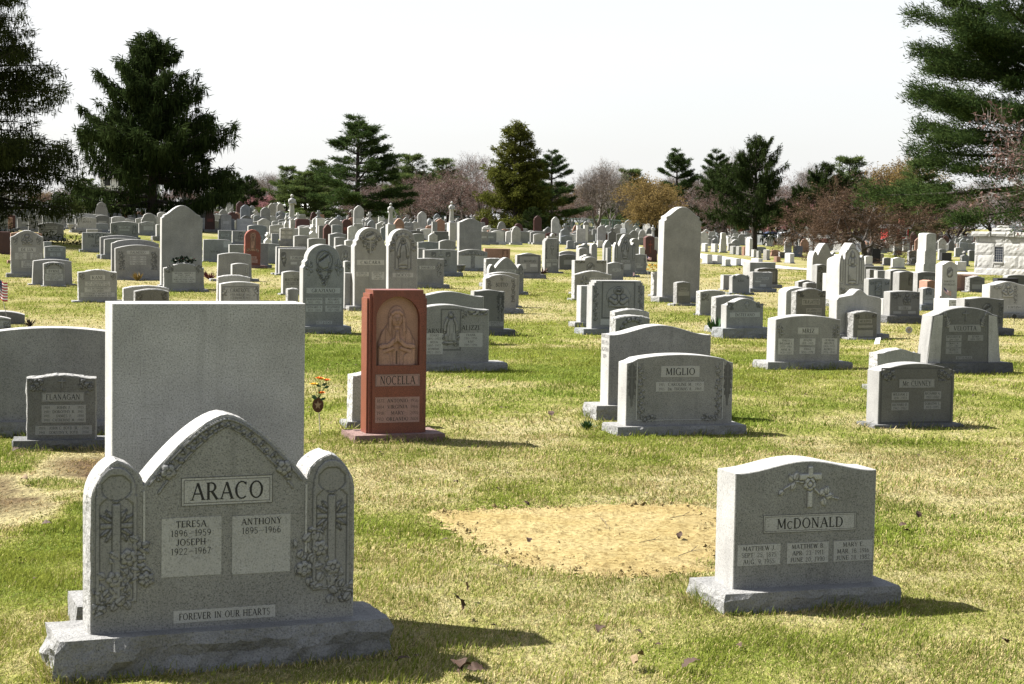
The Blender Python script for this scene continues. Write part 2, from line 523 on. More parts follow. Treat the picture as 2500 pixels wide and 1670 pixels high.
# ------------------------------------------------------------------ stone profiles (x, z), clockwise from bottom left
def arc(cx, cz, rx, rz, a0, a1, n):
    return [(cx + rx * math.cos(math.radians(a0 + (a1 - a0) * i / n)), cz + rz * math.sin(math.radians(a0 + (a1 - a0) * i / n))) for i in range(n + 1)]

def profile(style, w, h, k=None):
    a = w / 2
    if style == 'flat': top = [(-a, h), (a, h)]
    elif style == 'oval':
        r = (k or 0.08) * w
        top = [(-a + 2 * a * i / 16, h - r + r * (1 - (2 * i / 16 - 1) ** 2)) for i in range(17)]
    elif style == 'serp':
        r = (k or 0.09) * w
        top = [(-a + 2 * a * i / 28, h - r + r * (0.5 - 0.5 * math.cos(2 * math.pi * i / 28))) for i in range(29)]
    elif style == 'arch': top = arc(0, h - a * (k or 1.0), a, a * (k or 1.0), 180, 0, 24)
    elif style == 'gothic':
        top = [(-a + a * i / 10, h - (k or .8) * w * (1 - (i / 10)) ** 1.7) for i in range(11)]
        top = top + [(-x, z) for x, z in top[-2::-1]]
    elif style == 'bell':          # round hump flanked by sloping shoulders
        hh = (k or 0.26) * w
        top = [(-a, h - hh * 1.06), (-a * .90, h - hh)]
        for i in range(17):
            t = i / 16
            x = -a * .9 + 1.8 * a * t
            top.append((x, h - hh + hh * (0.5 - 0.5 * math.cos(2 * math.pi * t)) ** 0.62))
        top += [(a * .90, h - hh), (a, h - hh * 1.06)]
        q = []
        for p_ in top:
            if not q or abs(p_[0] - q[-1][0]) + abs(p_[1] - q[-1][1]) > 1e-4: q.append(p_)
        top = q
    elif style == 'shoulder':      # semicircular head on notched shoulders
        s = (k or 0.12) * w
        r = a - s
        top = [(-a, h - r - s * 1.6), (-a + s * .45, h - r - s * 1.0), (-a + s * .45, h - r - s * .25)] + arc(0, h - r * .92, r, r * .92, 180, 0, 22) + [(a - s * .45, h - r - s * .25), (a - s * .45, h - r - s * 1.0), (a, h - r - s * 1.6)]
    elif style == 'stepped':
        s = (k or 0.06) * w
        top = [(-a, h - 2.4 * s), (-a + s, h - 2.4 * s), (-a + s, h - 1.0 * s), (-a + 2 * s, h - 1.0 * s), (-a + 2 * s, h), (a - 2 * s, h), (a - 2 * s, h - 1.0 * s), (a - s, h - 1.0 * s), (a - s, h - 2.4 * s), (a, h - 2.4 * s)]
    elif style == 'capped':        # tall shaft with side ledge and round top
        s = (k or 0.055) * w
        r = w * 0.20
        top = [(-a, h * .84), (-a + s, h * .855), (-a + s, h - r * 1.25), (-a + 2.2 * s, h - r * 1.1)]
        b = a - 2.2 * s
        for i in range(1, 20):
            t = i / 20
            top.append((-b + 2 * b * t, h - r * 1.1 + r * 1.1 * (0.5 - 0.5 * math.cos(2 * math.pi * t)) ** 0.6))
        top += [(a - 2.2 * s, h - r * 1.1), (a - s, h - r * 1.25), (a - s, h * .855), (a, h * .84)]
    elif style == 'cutaway':       # flat top with clipped slanting corners
        s = (k or 0.12) * w
        top = [(-a, h - s * .75), (-a + s * .5, h - s * .6)] + [(-a + s + (2 * a - 2 * s) * i / 12, h - s * .35 + s * .35 * (1 - (2 * i / 12 - 1) ** 2)) for i in range(13)] + [(a - s * .5, h - s * .6), (a, h - s * .75)]
    elif style == 'triptych':
        wg = (k or 0.19) * w
        z1, zn = h * .80, h * .68
        def lanc(x0, x1, zb0, zt, zb1):
            c = (x0 + x1) / 2; n = 8; o = []
            for i in range(n + 1):
                t = i / n * .76; o.append((x0 + (c - x0) * (1 - math.cos(t * math.pi / 2)) / (1 - math.cos(.38 * math.pi)), zb0 + (zt - zb0) * math.sin(t * math.pi / 2) / math.sin(.38 * math.pi)))
            for i in range(1, n + 1):
                t = (1 - i / n) * .76; o.append((x1 + (c - x1) * (1 - math.cos(t * math.pi / 2)) / (1 - math.cos(.38 * math.pi)), zb1 + (zt - zb1) * math.sin(t * math.pi / 2) / math.sin(.38 * math.pi)))
            return o
        lw = lanc(-a, -a + wg, h * .60, z1, zn)
        rw = lanc(a - wg, a, zn, z1, h * .60)
        b = a - wg; n = 12
        ce = []
        for i in range(1, n + 1):
            t = i / n; ce.append((-b + b * t, zn + (h - zn) * (1 - (1 - t) ** 1.55)))
        ce = ce + [(-x, z) for x, z in ce[-2::-1]]
        top = lw + ce + rw
    elif style == 'crosstop':
        c = w * .12
        top = [(-a, h * .62), (-a * .8, h * .66), (-c, h * .74), (-c, h * .84), (-c * 2.4, h * .84), (-c * 2.4, h * .91), (-c, h * .91), (-c, h), (c, h), (c, h * .91), (c * 2.4, h * .91), (c * 2.4, h * .84), (c, h * .84), (c, h * .74), (a * .8, h * .66), (a, h * .62)]
    elif style == 'hump':          # wide slab, small round hump in the middle of the top
        r = w * 0.11
        top = [(-a, h - r * 1.9), (-a * .92, h - r * 1.45), (-a * .5, h - r * 1.12), (-a * .34, h - r)]
        top += [(-a * .28 + .56 * a * i / 12, h - r + r * math.sin(math.pi * i / 12) ** .8) for i in range(1, 12)]
        top += [(a * .34, h - r), (a * .5, h - r * 1.12), (a * .92, h - r * 1.45), (a, h - r * 1.9)]
    elif style == 'stele':         # stepped tapering pillar with gently rounded cap
        top = [(-a * .98, h * .42), (-a * .86, h * .44), (-a * .86, h * .66), (-a * .74, h * .70), (-a * .74, h * .97)] + arc(0, h * .97, a * .74, h * .03, 170, 10, 6) + [(a * .74, h * .97), (a * .74, h * .70), (a * .86, h * .66), (a * .86, h * .44), (a * .98, h * .42)]
    elif style == 'pylon':         # low wings with tall centre block
        top = [(-a, h * .40), (-a * .82, h * .46), (-a * .62, h * .47), (-a * .62, h * .93), (-a * .3, h * .99), (0, h), (a * .3, h * .99), (a * .62, h * .93), (a * .62, h * .47), (a * .82, h * .46), (a, h * .40)]
    elif style == 'centre':        # centre block rises above wings
        b = a * .36
        top = [(-a, h * .90), (-b, h * .90)] + [(-b + 2 * b * i / 10, h * .955 + h * .045 * math.sin(math.pi * i / 10)) for i in range(11)] + [(b, h * .90), (a, h * .90)]
    else: top = [(-a, h), (a, h)]
    return [(-a, 0.0)] + top + [(a, 0.0)]

def densify(P, step):
    o = []
    n = len(P)
    for i in range(n - 1):
        (x0, z0), (x1, z1) = P[i], P[i + 1]
        k = max(1, int(math.hypot(x1 - x0, z1 - z0) / step))
        for j in range(k): o.append((x0 + (x1 - x0) * j / k, z0 + (z1 - z0) * j / k))
    o.append(P[-1])
    return o

def die_mesh(P, t, c=0.006, rock=0.0, taper=0.0, seed=0, topsmooth=False):
    """P clockwise outline from bottom left; slab of thickness t, front at -t/2"""
    h = max(z for _, z in P)
    Q = [P[0]]
    for p_ in P[1:-1]:
        if math.hypot(p_[0] - Q[-1][0], p_[1] - Q[-1][1]) > 2.6 * c: Q.append(p_)
    P = Q + [P[-1]]
    if rock: P = densify(P, 0.035)
    if taper: P = [(x * (1 + taper * (1 - z / h)), z) for x, z in P]
    P = P[::-1]                                   # ccw seen from the front
    n = len(P)
    A = np.array(P)
    nx = np.roll(A, -1, 0) - np.roll(A, 1, 0)
    ln = np.hypot(nx[:, 0], nx[:, 1]) + 1e-9
    NR = np.stack([nx[:, 1] / ln, -nx[:, 0] / ln], 1)     # outward
    NR[0] = (1, 0); NR[-1] = (-1, 0)
    rs = np.random.default_rng(seed)
    ins = A - NR * c
    ins[0, 1] = ins[-1, 1] = 0
    rings = [(ins, -t / 2), (A, -t / 2 + c)]
    if rock:
        ph = rs.uniform(0, 50)
        k = 5
        al = np.arange(n) * 0.035
        j0 = (fbm(al * 14 + ph, np.full(n, 2.0), seed, 2) - .5) * rock * 0.7
        rings = [(ins - NR * (j0[:, None] * .8 + rock * .25), -t / 2), (A + NR * (j0 * .6)[:, None], -t / 2 + c)]
        for i in range(1, k):
            y = -t / 2 + t * i / k
            d = (fbm(al * 16 + ph, np.full(n, y * 22 + ph), seed + 5, 3) - 0.42) * rock * 2.4
            d = d * (0.5 + 0.5 * math.sin(math.pi * i / k))
            R = A + NR * d[:, None]
            R[0, 1] = R[-1, 1] = 0
            rings.append((R, y))
    rings += [(A, t / 2 - c), (ins, t / 2)]
    V = []
    for (R, y) in rings:
        for (x, z) in R: V.append((x, y, z))
    Fc = [tuple(range(n))]
    for r in range(len(rings) - 1):
        for i in range(n - 1):
            a = r * n + i
            Fc.append((a + 1, a, a + n, a + n + 1))
    Fc.append(tuple(range((len(rings) - 1) * n, len(rings) * n))[::-1])
    return mk('die', V, Fc)

def base_mesh(w, d, h, rock=0.012, step=0.06, seed=0, sink=0.06):
    rs = np.random.default_rng(seed)
    pts = []
    def edge(p, q):
        k = max(1, int(math.hypot(q[0] - p[0], q[1] - p[1]) / step))
        for i in range(k): pts.append((p[0] + (q[0] - p[0]) * i / k, p[1] + (q[1] - p[1]) * i / k))
    a, b = w / 2, d / 2
    C = [(-a, -b), (a, -b), (a, b), (-a, b)]
    for i in range(4): edge(C[i], C[(i + 1) % 4])
    A = np.array(pts); n = len(A)
    NR = np.zeros((n, 2))
    for i, (x, y) in enumerate(pts):
        if abs(x + a) < 1e-6: NR[i, 0] -= 1
        if abs(x - a) < 1e-6: NR[i, 0] += 1
        if abs(y + b) < 1e-6: NR[i, 1] -= 1
        if abs(y - b) < 1e-6: NR[i, 1] += 1
    k = 5 if rock else 1
    ph = rs.uniform(0, 90)
    al = np.arange(n) * step
    V = []
    for j in range(k + 1):
        z = h - (h + sink) * j / k
        if rock:
            off = (fbm(al * 9 + ph, np.full(n, z * 16 + ph), seed, 3) - 0.45) * rock * 3.0 * min(1, j * .8) + (0 if j == 0 else rock * .3)
            if j == 0: off = (fbm(al * 20 + ph, np.full(n, 3.0), seed + 3, 2) - .6) * rock * .6
        else: off = np.zeros(n)
        R = A + NR * off[:, None]
        zj = z + (0 if j in (0, k) else 1) * (rs.uniform(-.008, .008, n) if rock else 0)
        zj = np.broadcast_to(zj, (n,))
        for (x, y), zz in zip(R, zj): V.append((x, y, zz))
    Fc = [tuple(range(n))]
    for j in range(k):
        for i in range(n):
            i2 = (i + 1) % n
            Fc.append((j * n + i2, j * n + i, (j + 1) * n + i, (j + 1) * n + i2))
    return mk('base', V, Fc)

# ------------------------------------------------------------------ carved relief from a height grid
class Relief:
    def __init__(s, x0, x1, z0, z1, cell):
        s.nx = max(6, int((x1 - x0) / cell)); s.nz = max(6, int((z1 - z0) / cell))
        s.x = np.linspace(x0, x1, s.nx + 1); s.z = np.linspace(z0, z1, s.nz + 1)
        s.X, s.Z = np.meshgrid(s.x, s.z)
        s.H = np.zeros_like(s.X); s.ID = np.zeros(s.X.shape, int); s.C = np.zeros_like(s.X); s.k = 0
        s.cell = cell
    def put(s, mask, hgt, cav=None):
        s.k += 1
        hh = np.broadcast_to(hgt, s.X.shape)
        m_ = mask
        s.H[m_] = hh[m_]; s.ID[m_] = s.k
        s.C[m_] = 0 if cav is None else np.broadcast_to(cav, s.X.shape)[m_]
        return s
    def disc(s, cx, cz, rx, rz, h, dome=True):
        q = ((s.X - cx) / rx) ** 2 + ((s.Z - cz) / rz) ** 2
        return s.put(q < 1, h * (np.sqrt(np.clip(1 - q * .75, 0, 1)) if dome else 1))
    def flower(s, cx, cz, r, h, n=5, rot=0.3):
        dx, dz = s.X - cx, s.Z - cz
        rr = np.hypot(dx, dz); th = np.arctan2(dz, dx) + rot
        pet = np.abs(np.cos(th * n / 2))
        m_ = rr < r * (0.74 + 0.26 * pet)
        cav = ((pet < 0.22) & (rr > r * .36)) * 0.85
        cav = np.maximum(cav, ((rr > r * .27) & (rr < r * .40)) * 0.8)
        s.put(m_, h * (0.55 + 0.45 * np.sin(np.clip(rr / r, 0, 1) * math.pi)), cav)
        return s
    def leaf(s, cx, cz, L, ang, h, wd=0.34):
        c_, s_ = math.cos(ang), math.sin(ang)
        u = ((s.X - cx) * c_ + (s.Z - cz) * s_) / L; v = (-(s.X - cx) * s_ + (s.Z - cz) * c_) / L
        lim = wd * np.sin(np.clip(u, 0, 1) ** 0.8 * math.pi)
        m_ = (u > 0) & (u < 1) & (np.abs(v) < lim)
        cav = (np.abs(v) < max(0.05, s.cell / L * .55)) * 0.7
        return s.put(m_, h * (1 - 0.5 * np.abs(v) / wd), cav)
    def line(s, pts, r, h, cav=None):
        for (a, b) in zip(pts[:-1], pts[1:]):
            ax, az = a; bx, bz = b
            dx, dz = bx - ax, bz - az
            q = np.clip(((s.X - ax) * dx + (s.Z - az) * dz) / (dx * dx + dz * dz + 1e-12), 0, 1)
            dd = np.hypot(s.X - ax - q * dx, s.Z - az - q * dz)
            m_ = dd < r
            s.H[m_] = h; s.ID[m_] = s.k + 1; s.C[m_] = 0 if cav is None else cav
        s.k += 1
        return s
    def rect(s, x0, x1, z0, z1, h, cav=None):
        return s.put((s.X > x0) & (s.X < x1) & (s.Z > z0) & (s.Z < z1), h, cav)
    def cross(s, cx, cz, hh, ww, t, h, cav=None):
        return s.put(((np.abs(s.X - cx) < t) & (np.abs(s.Z - cz) < hh / 2)) | ((np.abs(s.Z - cz - hh * .16) < t) & (np.abs(s.X - cx) < ww / 2)), h, cav)
    def poly(s, pts, h, cav=None):
        inside = np.zeros(s.X.shape, bool)
        n = len(pts)
        for i in range(n):
            (xa, za), (xb, zb) = pts[i], pts[(i + 1) % n]
            c = ((za > s.Z) != (zb > s.Z)) & (s.X < (xb - xa) * (s.Z - za) / (zb - za + 1e-12) + xa)
            inside ^= c
        return s.put(inside, h, cav)
    def figure(s, cx, z0, z1, w, h, arms='open', folds=7):
        """draped standing figure with veil"""
        hh = z1 - z0
        X, Z = s.X - cx, (s.Z - z0) / hh
        half = w * (0.5 * (0.52 + 0.30 * np.sin(np.clip((0.86 - Z) / 0.86, 0, 1) * 2.0)))
        body = (Z > 0.03) & (Z < 0.86) & (np.abs(X) < half)
        fold = np.cos(X / w * folds * 2 * math.pi + Z * 4)
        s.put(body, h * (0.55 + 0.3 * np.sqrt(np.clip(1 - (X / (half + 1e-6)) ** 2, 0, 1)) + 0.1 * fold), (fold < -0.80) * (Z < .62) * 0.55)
        sh = [(-.26, .78), (-.44, .58), (-.46, .36)] if arms == 'open' else [(-.27, .77), (-.36, .60), (-.05, .56)]
        for sg in (-1, 1):
            s.line([(cx + sg * px_ * w * -1, z0 + pz * hh) for px_, pz in sh], w * 0.085, h * 0.95)
            e = sh[-1]
            s.disc(cx - sg * e[0] * w, z0 + e[1] * hh, w * .06, hh * .03, h)
        s.disc(cx, z0 + hh * .895, w * .205, hh * .105, h * .8)
        s.disc(cx, z0 + hh * .885, w * .125, hh * .075, h * 1.1)
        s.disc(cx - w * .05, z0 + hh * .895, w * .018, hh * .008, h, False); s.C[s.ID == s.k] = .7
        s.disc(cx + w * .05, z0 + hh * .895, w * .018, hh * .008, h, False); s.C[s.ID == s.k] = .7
        s.disc(cx, z0 + hh * .045, w * .42, hh * .045, h * .7)
        return s
    def bust(s, cx, z0, z1, w, h):
        hh = z1 - z0
        def q(x, z): return (cx + x * w, z0 + z * hh)
        s.poly([q(-.5, 0), q(-.5, .34), q(-.36, .58), q(-.18, .66), q(.18, .66), q(.36, .58), q(.5, .34), q(.5, 0)], h * .6)
        s.disc(cx, z0 + hh * .80, w * .24, hh * .20, h * .8)
        s.disc(cx, z0 + hh * .77, w * .15, hh * .145, h * 1.1)
        for sg in (-1, 1):
            s.line([q(sg * .42, .38), q(sg * .18, .20), q(sg * .02, .40)], w * .09, h)
            s.disc(cx + sg * w * .06, z0 + hh * .79, w * .025, hh * .012, h, False); s.C[s.ID == s.k] = .7
        s.line([q(0, .34), q(0, .56)], w * .05, h * 1.1)
        return s
    def mesh(s, name, y, back=False, lift=0.001, edge=1.0):
        ID, H, C = s.ID, s.H, s.C.copy()
        grow = ID > 0
        dif = np.zeros(ID.shape, bool)
        for ax in (0, 1):
            for sh in (-1, 1):
                r = np.roll(ID, sh, ax)
                sl_ = [slice(None), slice(None)]
                sl_[ax] = 0 if sh == 1 else -1
                d = (r > ID); d[tuple(sl_)] = False
                dif |= d
                g = np.roll(grow, sh, ax); g[tuple(sl_)] = False
                grow = grow | g
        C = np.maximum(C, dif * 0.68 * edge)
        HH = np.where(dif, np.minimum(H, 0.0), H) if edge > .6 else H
        keep = np.ones(ID.shape, bool) if back else grow
        V = np.stack([s.X, y - lift - HH, s.Z], -1).reshape(-1, 3)
        W = s.nx + 1
        i, j = np.meshgrid(np.arange(s.nz), np.arange(s.nx), indexing='ij')
        kk = keep[:-1, :-1] & keep[1:, :-1] & keep[:-1, 1:] & keep[1:, 1:]
        i = i[kk]; j = j[kk]
        Fq = np.stack([i * W + j, i * W + j + 1, (i + 1) * W + j + 1, (i + 1) * W + j], 1)
        used = np.unique(Fq)
        if len(used) == 0: return None
        remap = np.zeros(len(V), int); remap[used] = np.arange(len(used))
        me = mk(name, V[used], remap[Fq].tolist(), None, True)
        pt_attr(me, 'cav', C.reshape(-1)[used])
        return me
# ------------------------------------------------------------------ headstone builder
YAW = math.radians(18.7)
REG = {'0': (0, 0, 1), 'R1': (0, 460, 3.669), 'R2': (600, 460, 3.669), 'R3': (1200, 460, 3.669), 'R4': (1800, 500, 3.354),
       'G1': (2200, 500, 6.03), 'G2': (1900, 520, 7.3375), 'G3': (1640, 520, 7.3375), 'G4': (1380, 500, 8.71), 'G5': (1120, 500, 7.827),
       'G6': (840, 500, 7.3375), 'G7': (560, 500, 7.3375), 'G8': (160, 480, 7.3375), 'A1': (60, 960, 2.2085), 'A2': (1640, 1060, 3.267),
       'A3': (1380, 760, 4.6125), 'A4': (700, 680, 3.563), 'F1': (0, 740, 1.49375), 'V1': (2080, 740, 2.6357)}
def PX(reg, x, y):
    a, b, s = REG[reg]
    return a + x / s, b + y / s

FOOT = []          # footprints: cx, cy, yaw, half width, half depth
STONES = []
BUILT = {}
_seed = [100]

class Rec: pass

def plinth(root, w, d, h, tone, seed, rock=0.012, near=False):
    me = base_mesh(w, d, h, rock, 0.035 if near else 0.08, seed)
    return add('base', me, root, G(tone, 'rock') if rock else G(tone))

def S(reg, x0, x1, yt, yb, style, tone, label, items=(), base=(0.1, 0.09, 0.07), t=0.2, rock=0.0, taper=0.0,
      yaw=None, d=None, rel=None, k=None, cat='headstone', name='headstone', rockbase=0.012, lean=0.0, group=None, die_name='die', tab_h=None):
    yw = YAW if yaw is None else math.radians(yaw)
    _seed[0] += 1
    seed = _seed[0]
    jr = random.Random(seed)
    if yaw is None:
        yw += jr.uniform(-.022, .022)
        lean = jr.uniform(-.011, .011)
    X0, YT = PX(reg, x0, yt); X1, YB = PX(reg, x1, yb)
    xc = (X0 + X1) / 2
    bh, exs, exf = base if base else (0, 0, 0)
    n = Vector((-math.sin(yw), math.cos(yw), 0))
    if rel is not None: d = STONES[-1].d + rel
    p = at_depth(xc, d) if d else ground_hit(xc, YB)
    c = p + n * (t / 2 + exf)
    fx = c - n * (t / 2)
    dr = ray(xc, (YT + YB) / 2)
    c.x += dr.x / dr.y * fx.y - fx.x            # keep the face where the photograph shows it
    c.z = zg(c.x, c.y)
    fx = c - n * (t / 2)
    dist = fx.y
    tanp = (xc - CX) / F
    w = abs(X1 - X0) * dist / F / max(0.2, (math.cos(yw) - tanp * math.sin(yw)))
    ztop = z_at(xc, YT, dist)
    H = max(0.15, ztop - c.z)
    h = H - bh
    r = Rec()
    root = empty(name, c, yw, 0, lean)
    tag(root, label, cat, group)
    r.root, r.w, r.h, r.zb, r.y, r.t, r.d, r.tone, r.seed = root, w, h, bh, -t / 2, t, dist, tone, seed
    r.cell = max(0.0045, 0.75 * dist / 1802.0)
    near = dist < 20
    P = profile(style, w, h, k)
    me = die_mesh(P, t, 0.004 if near else 0.008, rock, taper, seed)
    die = add(die_name, me, root, G(tone, 'rock') if False else G(tone))
    die.location = (0, 0, bh)
    r.die = die
    # faces polished or steeled, edges left sawn or rock-pitched
    me.materials.append(G(tone, 'siderock' if rock else 'side'))
    mi = np.ones(len(me.polygons), np.int32); mi[0] = 0; mi[-1] = 0
    me.polygons.foreach_set('material_index', mi)
    if base:
        plinth(root, w * (1 + max(0, taper)) + 2 * exs, t + 2 * exf, bh, 'mid' if tone in ('light', 'warm', 'white', 'mid', 'olive') else 'rose' if tone == 'red' else tone, seed, rockbase, near)
    FOOT.append((c.x, c.y, yw, (w / 2 * (1 + max(0, taper)) + exs), t / 2 + exf))
    STONES.append(r)
    for it in items: item(r, it)
    return r

def item(r, it):
    kd = it[0]
    w, h, zb, y = r.w, r.h, r.zb, r.y
    def XZ(u, v): return u * w, zb + v * h
    if kd == 'N':
        _, text, u, v, pw, ph = it[:6]
        x, z = XZ(u, v)
        panel(r.root, 'name_panel', x, z, pw * w, ph * h, y, G(r.tone, 'panel'), [text], 0.66, frame=len(it) > 6)
    elif kd == 'T':
        _, text, u, v, pw, ph = it[:6]
        x, z = XZ(u, v)
        lettering(r.root, [text], x, z, pw * w, ph * h, y - 0.0008, 0.8)
    elif kd == 'P':
        _, lines, u, v, pw, ph = it[:6]
        x, z = XZ(u, v)
        panel(r.root, 'inscription_panel', x, z, pw * w, ph * h, y, G(r.tone, 'panel'), lines, 0.66, pmat=None)
    elif kd == 'B':      # blank frosted panel
        _, u, v, pw, ph = it[:5]
        x, z = XZ(u, v)
        panel(r.root, 'frosted_panel', x, z, pw * w, ph * h, y, G(r.tone, 'panel'))
    else:
        _, u, v, pw, ph = it[:5]
        x, z = XZ(u, v)
        ww, hh = pw * w, ph * h
        R = Relief(x - ww / 2, x + ww / 2, z - hh / 2, z + hh / 2, r.cell)
        hg = min(0.02, 0.06 * ww + 0.004)
        rs = random.Random(r.seed + int(u * 100) + len(kd))
        nm = 'carving'
        if kd == 'X':
            R.cross(x, z, hh * .96, ww * .9, max(ww * .10, r.cell), hg); nm = 'cross_carving'
        elif kd == 'XF':      # cross with flowers entwined
            for _ in range(7):
                R.leaf(x + rs.uniform(-.3, .3) * ww, z + rs.uniform(-.4, .4) * hh, ww * .32, rs.uniform(0, 6.28), hg * .7)
            R.cross(x, z, hh * .96, ww * .7, max(ww * .08, r.cell), hg)
            for q in range(4):
                R.flower(x + (-.26 if q % 2 else .26) * ww, z + (-.2 + .13 * q) * hh, ww * .17, hg)
            nm = 'cross_carving'
        elif kd == 'FL':      # flower corner
            sg = 1 if u > 0 else -1
            for _ in range(12):
                a_, b_ = rs.random(), rs.random()
                R.leaf(x + sg * (a_ * .8 - .4) * ww, z + (b_ * .8 - .4) * hh, ww * .3, rs.uniform(0, 6.28), hg * .7)
            for q in range(3):
                R.flower(x + sg * (-.22 + .22 * q) * ww, z + (.26 - .2 * q) * hh, min(ww, hh) * .20, hg)
            nm = 'flower_carving'
        elif kd == 'VI':      # vertical vine border
            pts = [(x + .16 * ww * math.sin(i * 1.3), z - hh / 2 + hh * i / 16) for i in range(17)]
            R.line(pts, max(ww * .05, r.cell * .7), hg * .6)
            for i in range(15):
                R.leaf(pts[i][0], pts[i][1], ww * .46, (0.5 if i % 2 else 2.6) + rs.uniform(-.3, .3), hg)
                if i % 4 == 1: R.flower(pts[i][0], pts[i][1] + hh * .02, ww * .26, hg)
            nm = 'vine_carving'
        elif kd == 'GA':      # garland band following an arch (semi ellipse)
            for i in range(17):
                a_ = math.pi * (0.04 + .92 * i / 16)
                px_, pz = x + .42 * ww * math.cos(a_), z - hh * .45 + hh * .84 * math.sin(a_)
                R.leaf(px_, pz, ww * .12, a_ + (2.0 if i % 2 else 1.0), hg * .8)
                if i % 2 == 0: R.flower(px_, pz, ww * .07, hg)
            nm = 'garland_carving'
        elif kd == 'SW':      # floral swag, V shaped
            for i in range(22):
                t_ = i / 21; sg = 1 if i % 2 else -1
                px_, pz = x + sg * .42 * ww * (1 - t_) + rs.uniform(-.05, .05) * ww, z + hh * (.45 - .9 * t_ ** 1.2)
                R.leaf(px_, pz, ww * .14, rs.uniform(0, 6.28), hg * .7)
                R.flower(px_, pz, ww * .075, hg)
            nm = 'flower_carving'
        elif kd == 'FIG':
            R.figure(x, z - hh / 2, z + hh / 2, ww * .9, hg * 1.3, it[5] if len(it) > 5 else 'open'); nm = 'figure_carving'
        elif kd == 'NICHE':   # arched frame with figure
            a_ = ww / 2
            arch_ = [(x - a_ * .98, z - hh / 2)] + arc(x, z + hh / 2 - a_, a_ * .98, a_ * .98, 180, 0, 16) + [(x + a_ * .98, z - hh / 2)]
            R.poly(arch_, hg * .8)
            arch2 = [(x - a_ * .84, z - hh * .47)] + arc(x, z + hh / 2 - a_, a_ * .84, a_ * .84, 180, 0, 16) + [(x + a_ * .84, z - hh * .47)]
            R.poly(arch2, 0.0005)
            R.figure(x, z - hh * .46, z + hh * .42, ww * .62, hg * 1.6, it[5] if len(it) > 5 else 'open'); nm = 'figure_carving'
        elif kd == 'BUST':
            R.disc(x, z, ww * .49, hh * .49, hg * .25, False)
            R.bust(x, z - hh * .45, z + hh * .45, ww * .8, hg * 1.4); nm = 'figure_carving'
        elif kd == 'OV':      # oval medallion with a profile head
            R.disc(x, z, ww * .49, hh * .49, hg * 1.1, False); R.disc(x, z, ww * .43, hh * .43, 0.0006, False)
            R.poly([(x - .36 * ww, z - .22 * hh), (x - .30 * ww, z + .1 * hh), (x + .02 * ww, z + .36 * hh), (x + .2 * ww, z + .34 * hh), (x + .30 * ww, z + .1 * hh), (x + .34 * ww, z - .06 * hh), (x + .22 * ww, z - .12 * hh), (x + .2 * ww, z - .3 * hh), (x - .1 * ww, z - .38 * hh)], hg * 1.1)
            for i in range(5):
                R.line([(x - .28 * ww + i * .09 * ww, z + (.0 + .05 * i) * hh), (x + (-.02 + .06 * i) * ww, z + (.14 + .04 * i) * hh)], r.cell * .6, hg * .9, .7)
            nm = 'medallion_carving'
        elif kd == 'RAY':     # cross with rays
            for i in range(16):
                a_ = i * math.pi / 8 + .2
                L_ = 0.5 if math.sin(a_) > -.3 else .62
                R.line([(x + .12 * ww * math.cos(a_), z + hh * .18 + .12 * ww * math.sin(a_)), (x + .47 * ww * math.cos(a_), z + hh * .18 + (L_ if math.sin(a_) < 0 else .34) * hh * math.sin(a_) * .8)], r.cell * .55, 0.0, .8)
            R.cross(x, z, hh * .98, ww * .7, max(ww * .07, r.cell), 0.001, .6); nm = 'cross_carving'
        elif kd == 'BOR':     # incised border line
            c_ = max(r.cell * .6, .004)
            R.put((np.abs(np.abs(R.X - x) - ww / 2 + 2 * c_) < c_) | (np.abs(np.abs(R.Z - z) - hh / 2 + 2 * c_) < c_), 0.0, .6)
            nm = 'border_line'
        elif kd == 'LAN':     # lancet window tracery with cross
            a_ = ww / 2
            R.poly([(x - a_ * .95, z - hh / 2), (x - a_ * .95, z + hh * .25), (x - a_ * .5, z + hh * .42), (x, z + hh * .5), (x + a_ * .5, z + hh * .42), (x + a_ * .95, z + hh * .25), (x + a_ * .95, z - hh / 2)], hg)
            R.poly([(x - a_ * .72, z - hh * .47), (x - a_ * .72, z + hh * .24), (x, z + hh * .44), (x + a_ * .72, z + hh * .24), (x + a_ * .72, z - hh * .47)], 0.0008)
            R.cross(x, z - hh * .05, hh * .7, ww * .55, max(ww * .07, r.cell), hg); nm = 'lancet_carving'
        me = R.mesh(nm, y)
        if me:
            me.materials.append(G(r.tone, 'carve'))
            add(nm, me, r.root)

# ------------------------------------------------------------------ ground, road
def ground_mesh():
    ys = np.concatenate([np.linspace(-40, 4, 12), np.linspace(4.4, 30, 150), 30 * (2200 / 30) ** (np.linspace(0.004, 1, 110))])
    us = np.concatenate([-np.geomspace(0.36, 6, 14)[::-1], np.linspace(-0.35, 0.35, 111), np.geomspace(0.36, 6, 14)])
    Y, U = np.meshgrid(ys, us, indexing='ij')
    X = U * np.maximum(Y, 12)
    Z = zf(X, Y)
    V = np.stack([X, Y, Z], -1).reshape(-1, 3)
    ny, nu = Y.shape
    i, j = np.meshgrid(np.arange(ny - 1), np.arange(nu - 1), indexing='ij')
    Fq = np.stack([i * nu + j, i * nu + j + 1, (i + 1) * nu + j + 1, (i + 1) * nu + j], -1).reshape(-1, 4)
    me = mk('ground', V, Fq.tolist(), None, True)
    pt_attr(me, 'dry', dryness(V[:, 0], V[:, 1]))
    return me

def thatch(x, y):
    x = np.asarray(x, float); y = np.asarray(y, float)
    return np.exp(-(((x + 3.15) / 0.62) ** 2 + ((y - 11.5) / 1.95) ** 2) ** 1.6) * sstep(.25, .55, fbm(x / .5, y / .7, 77, 3))

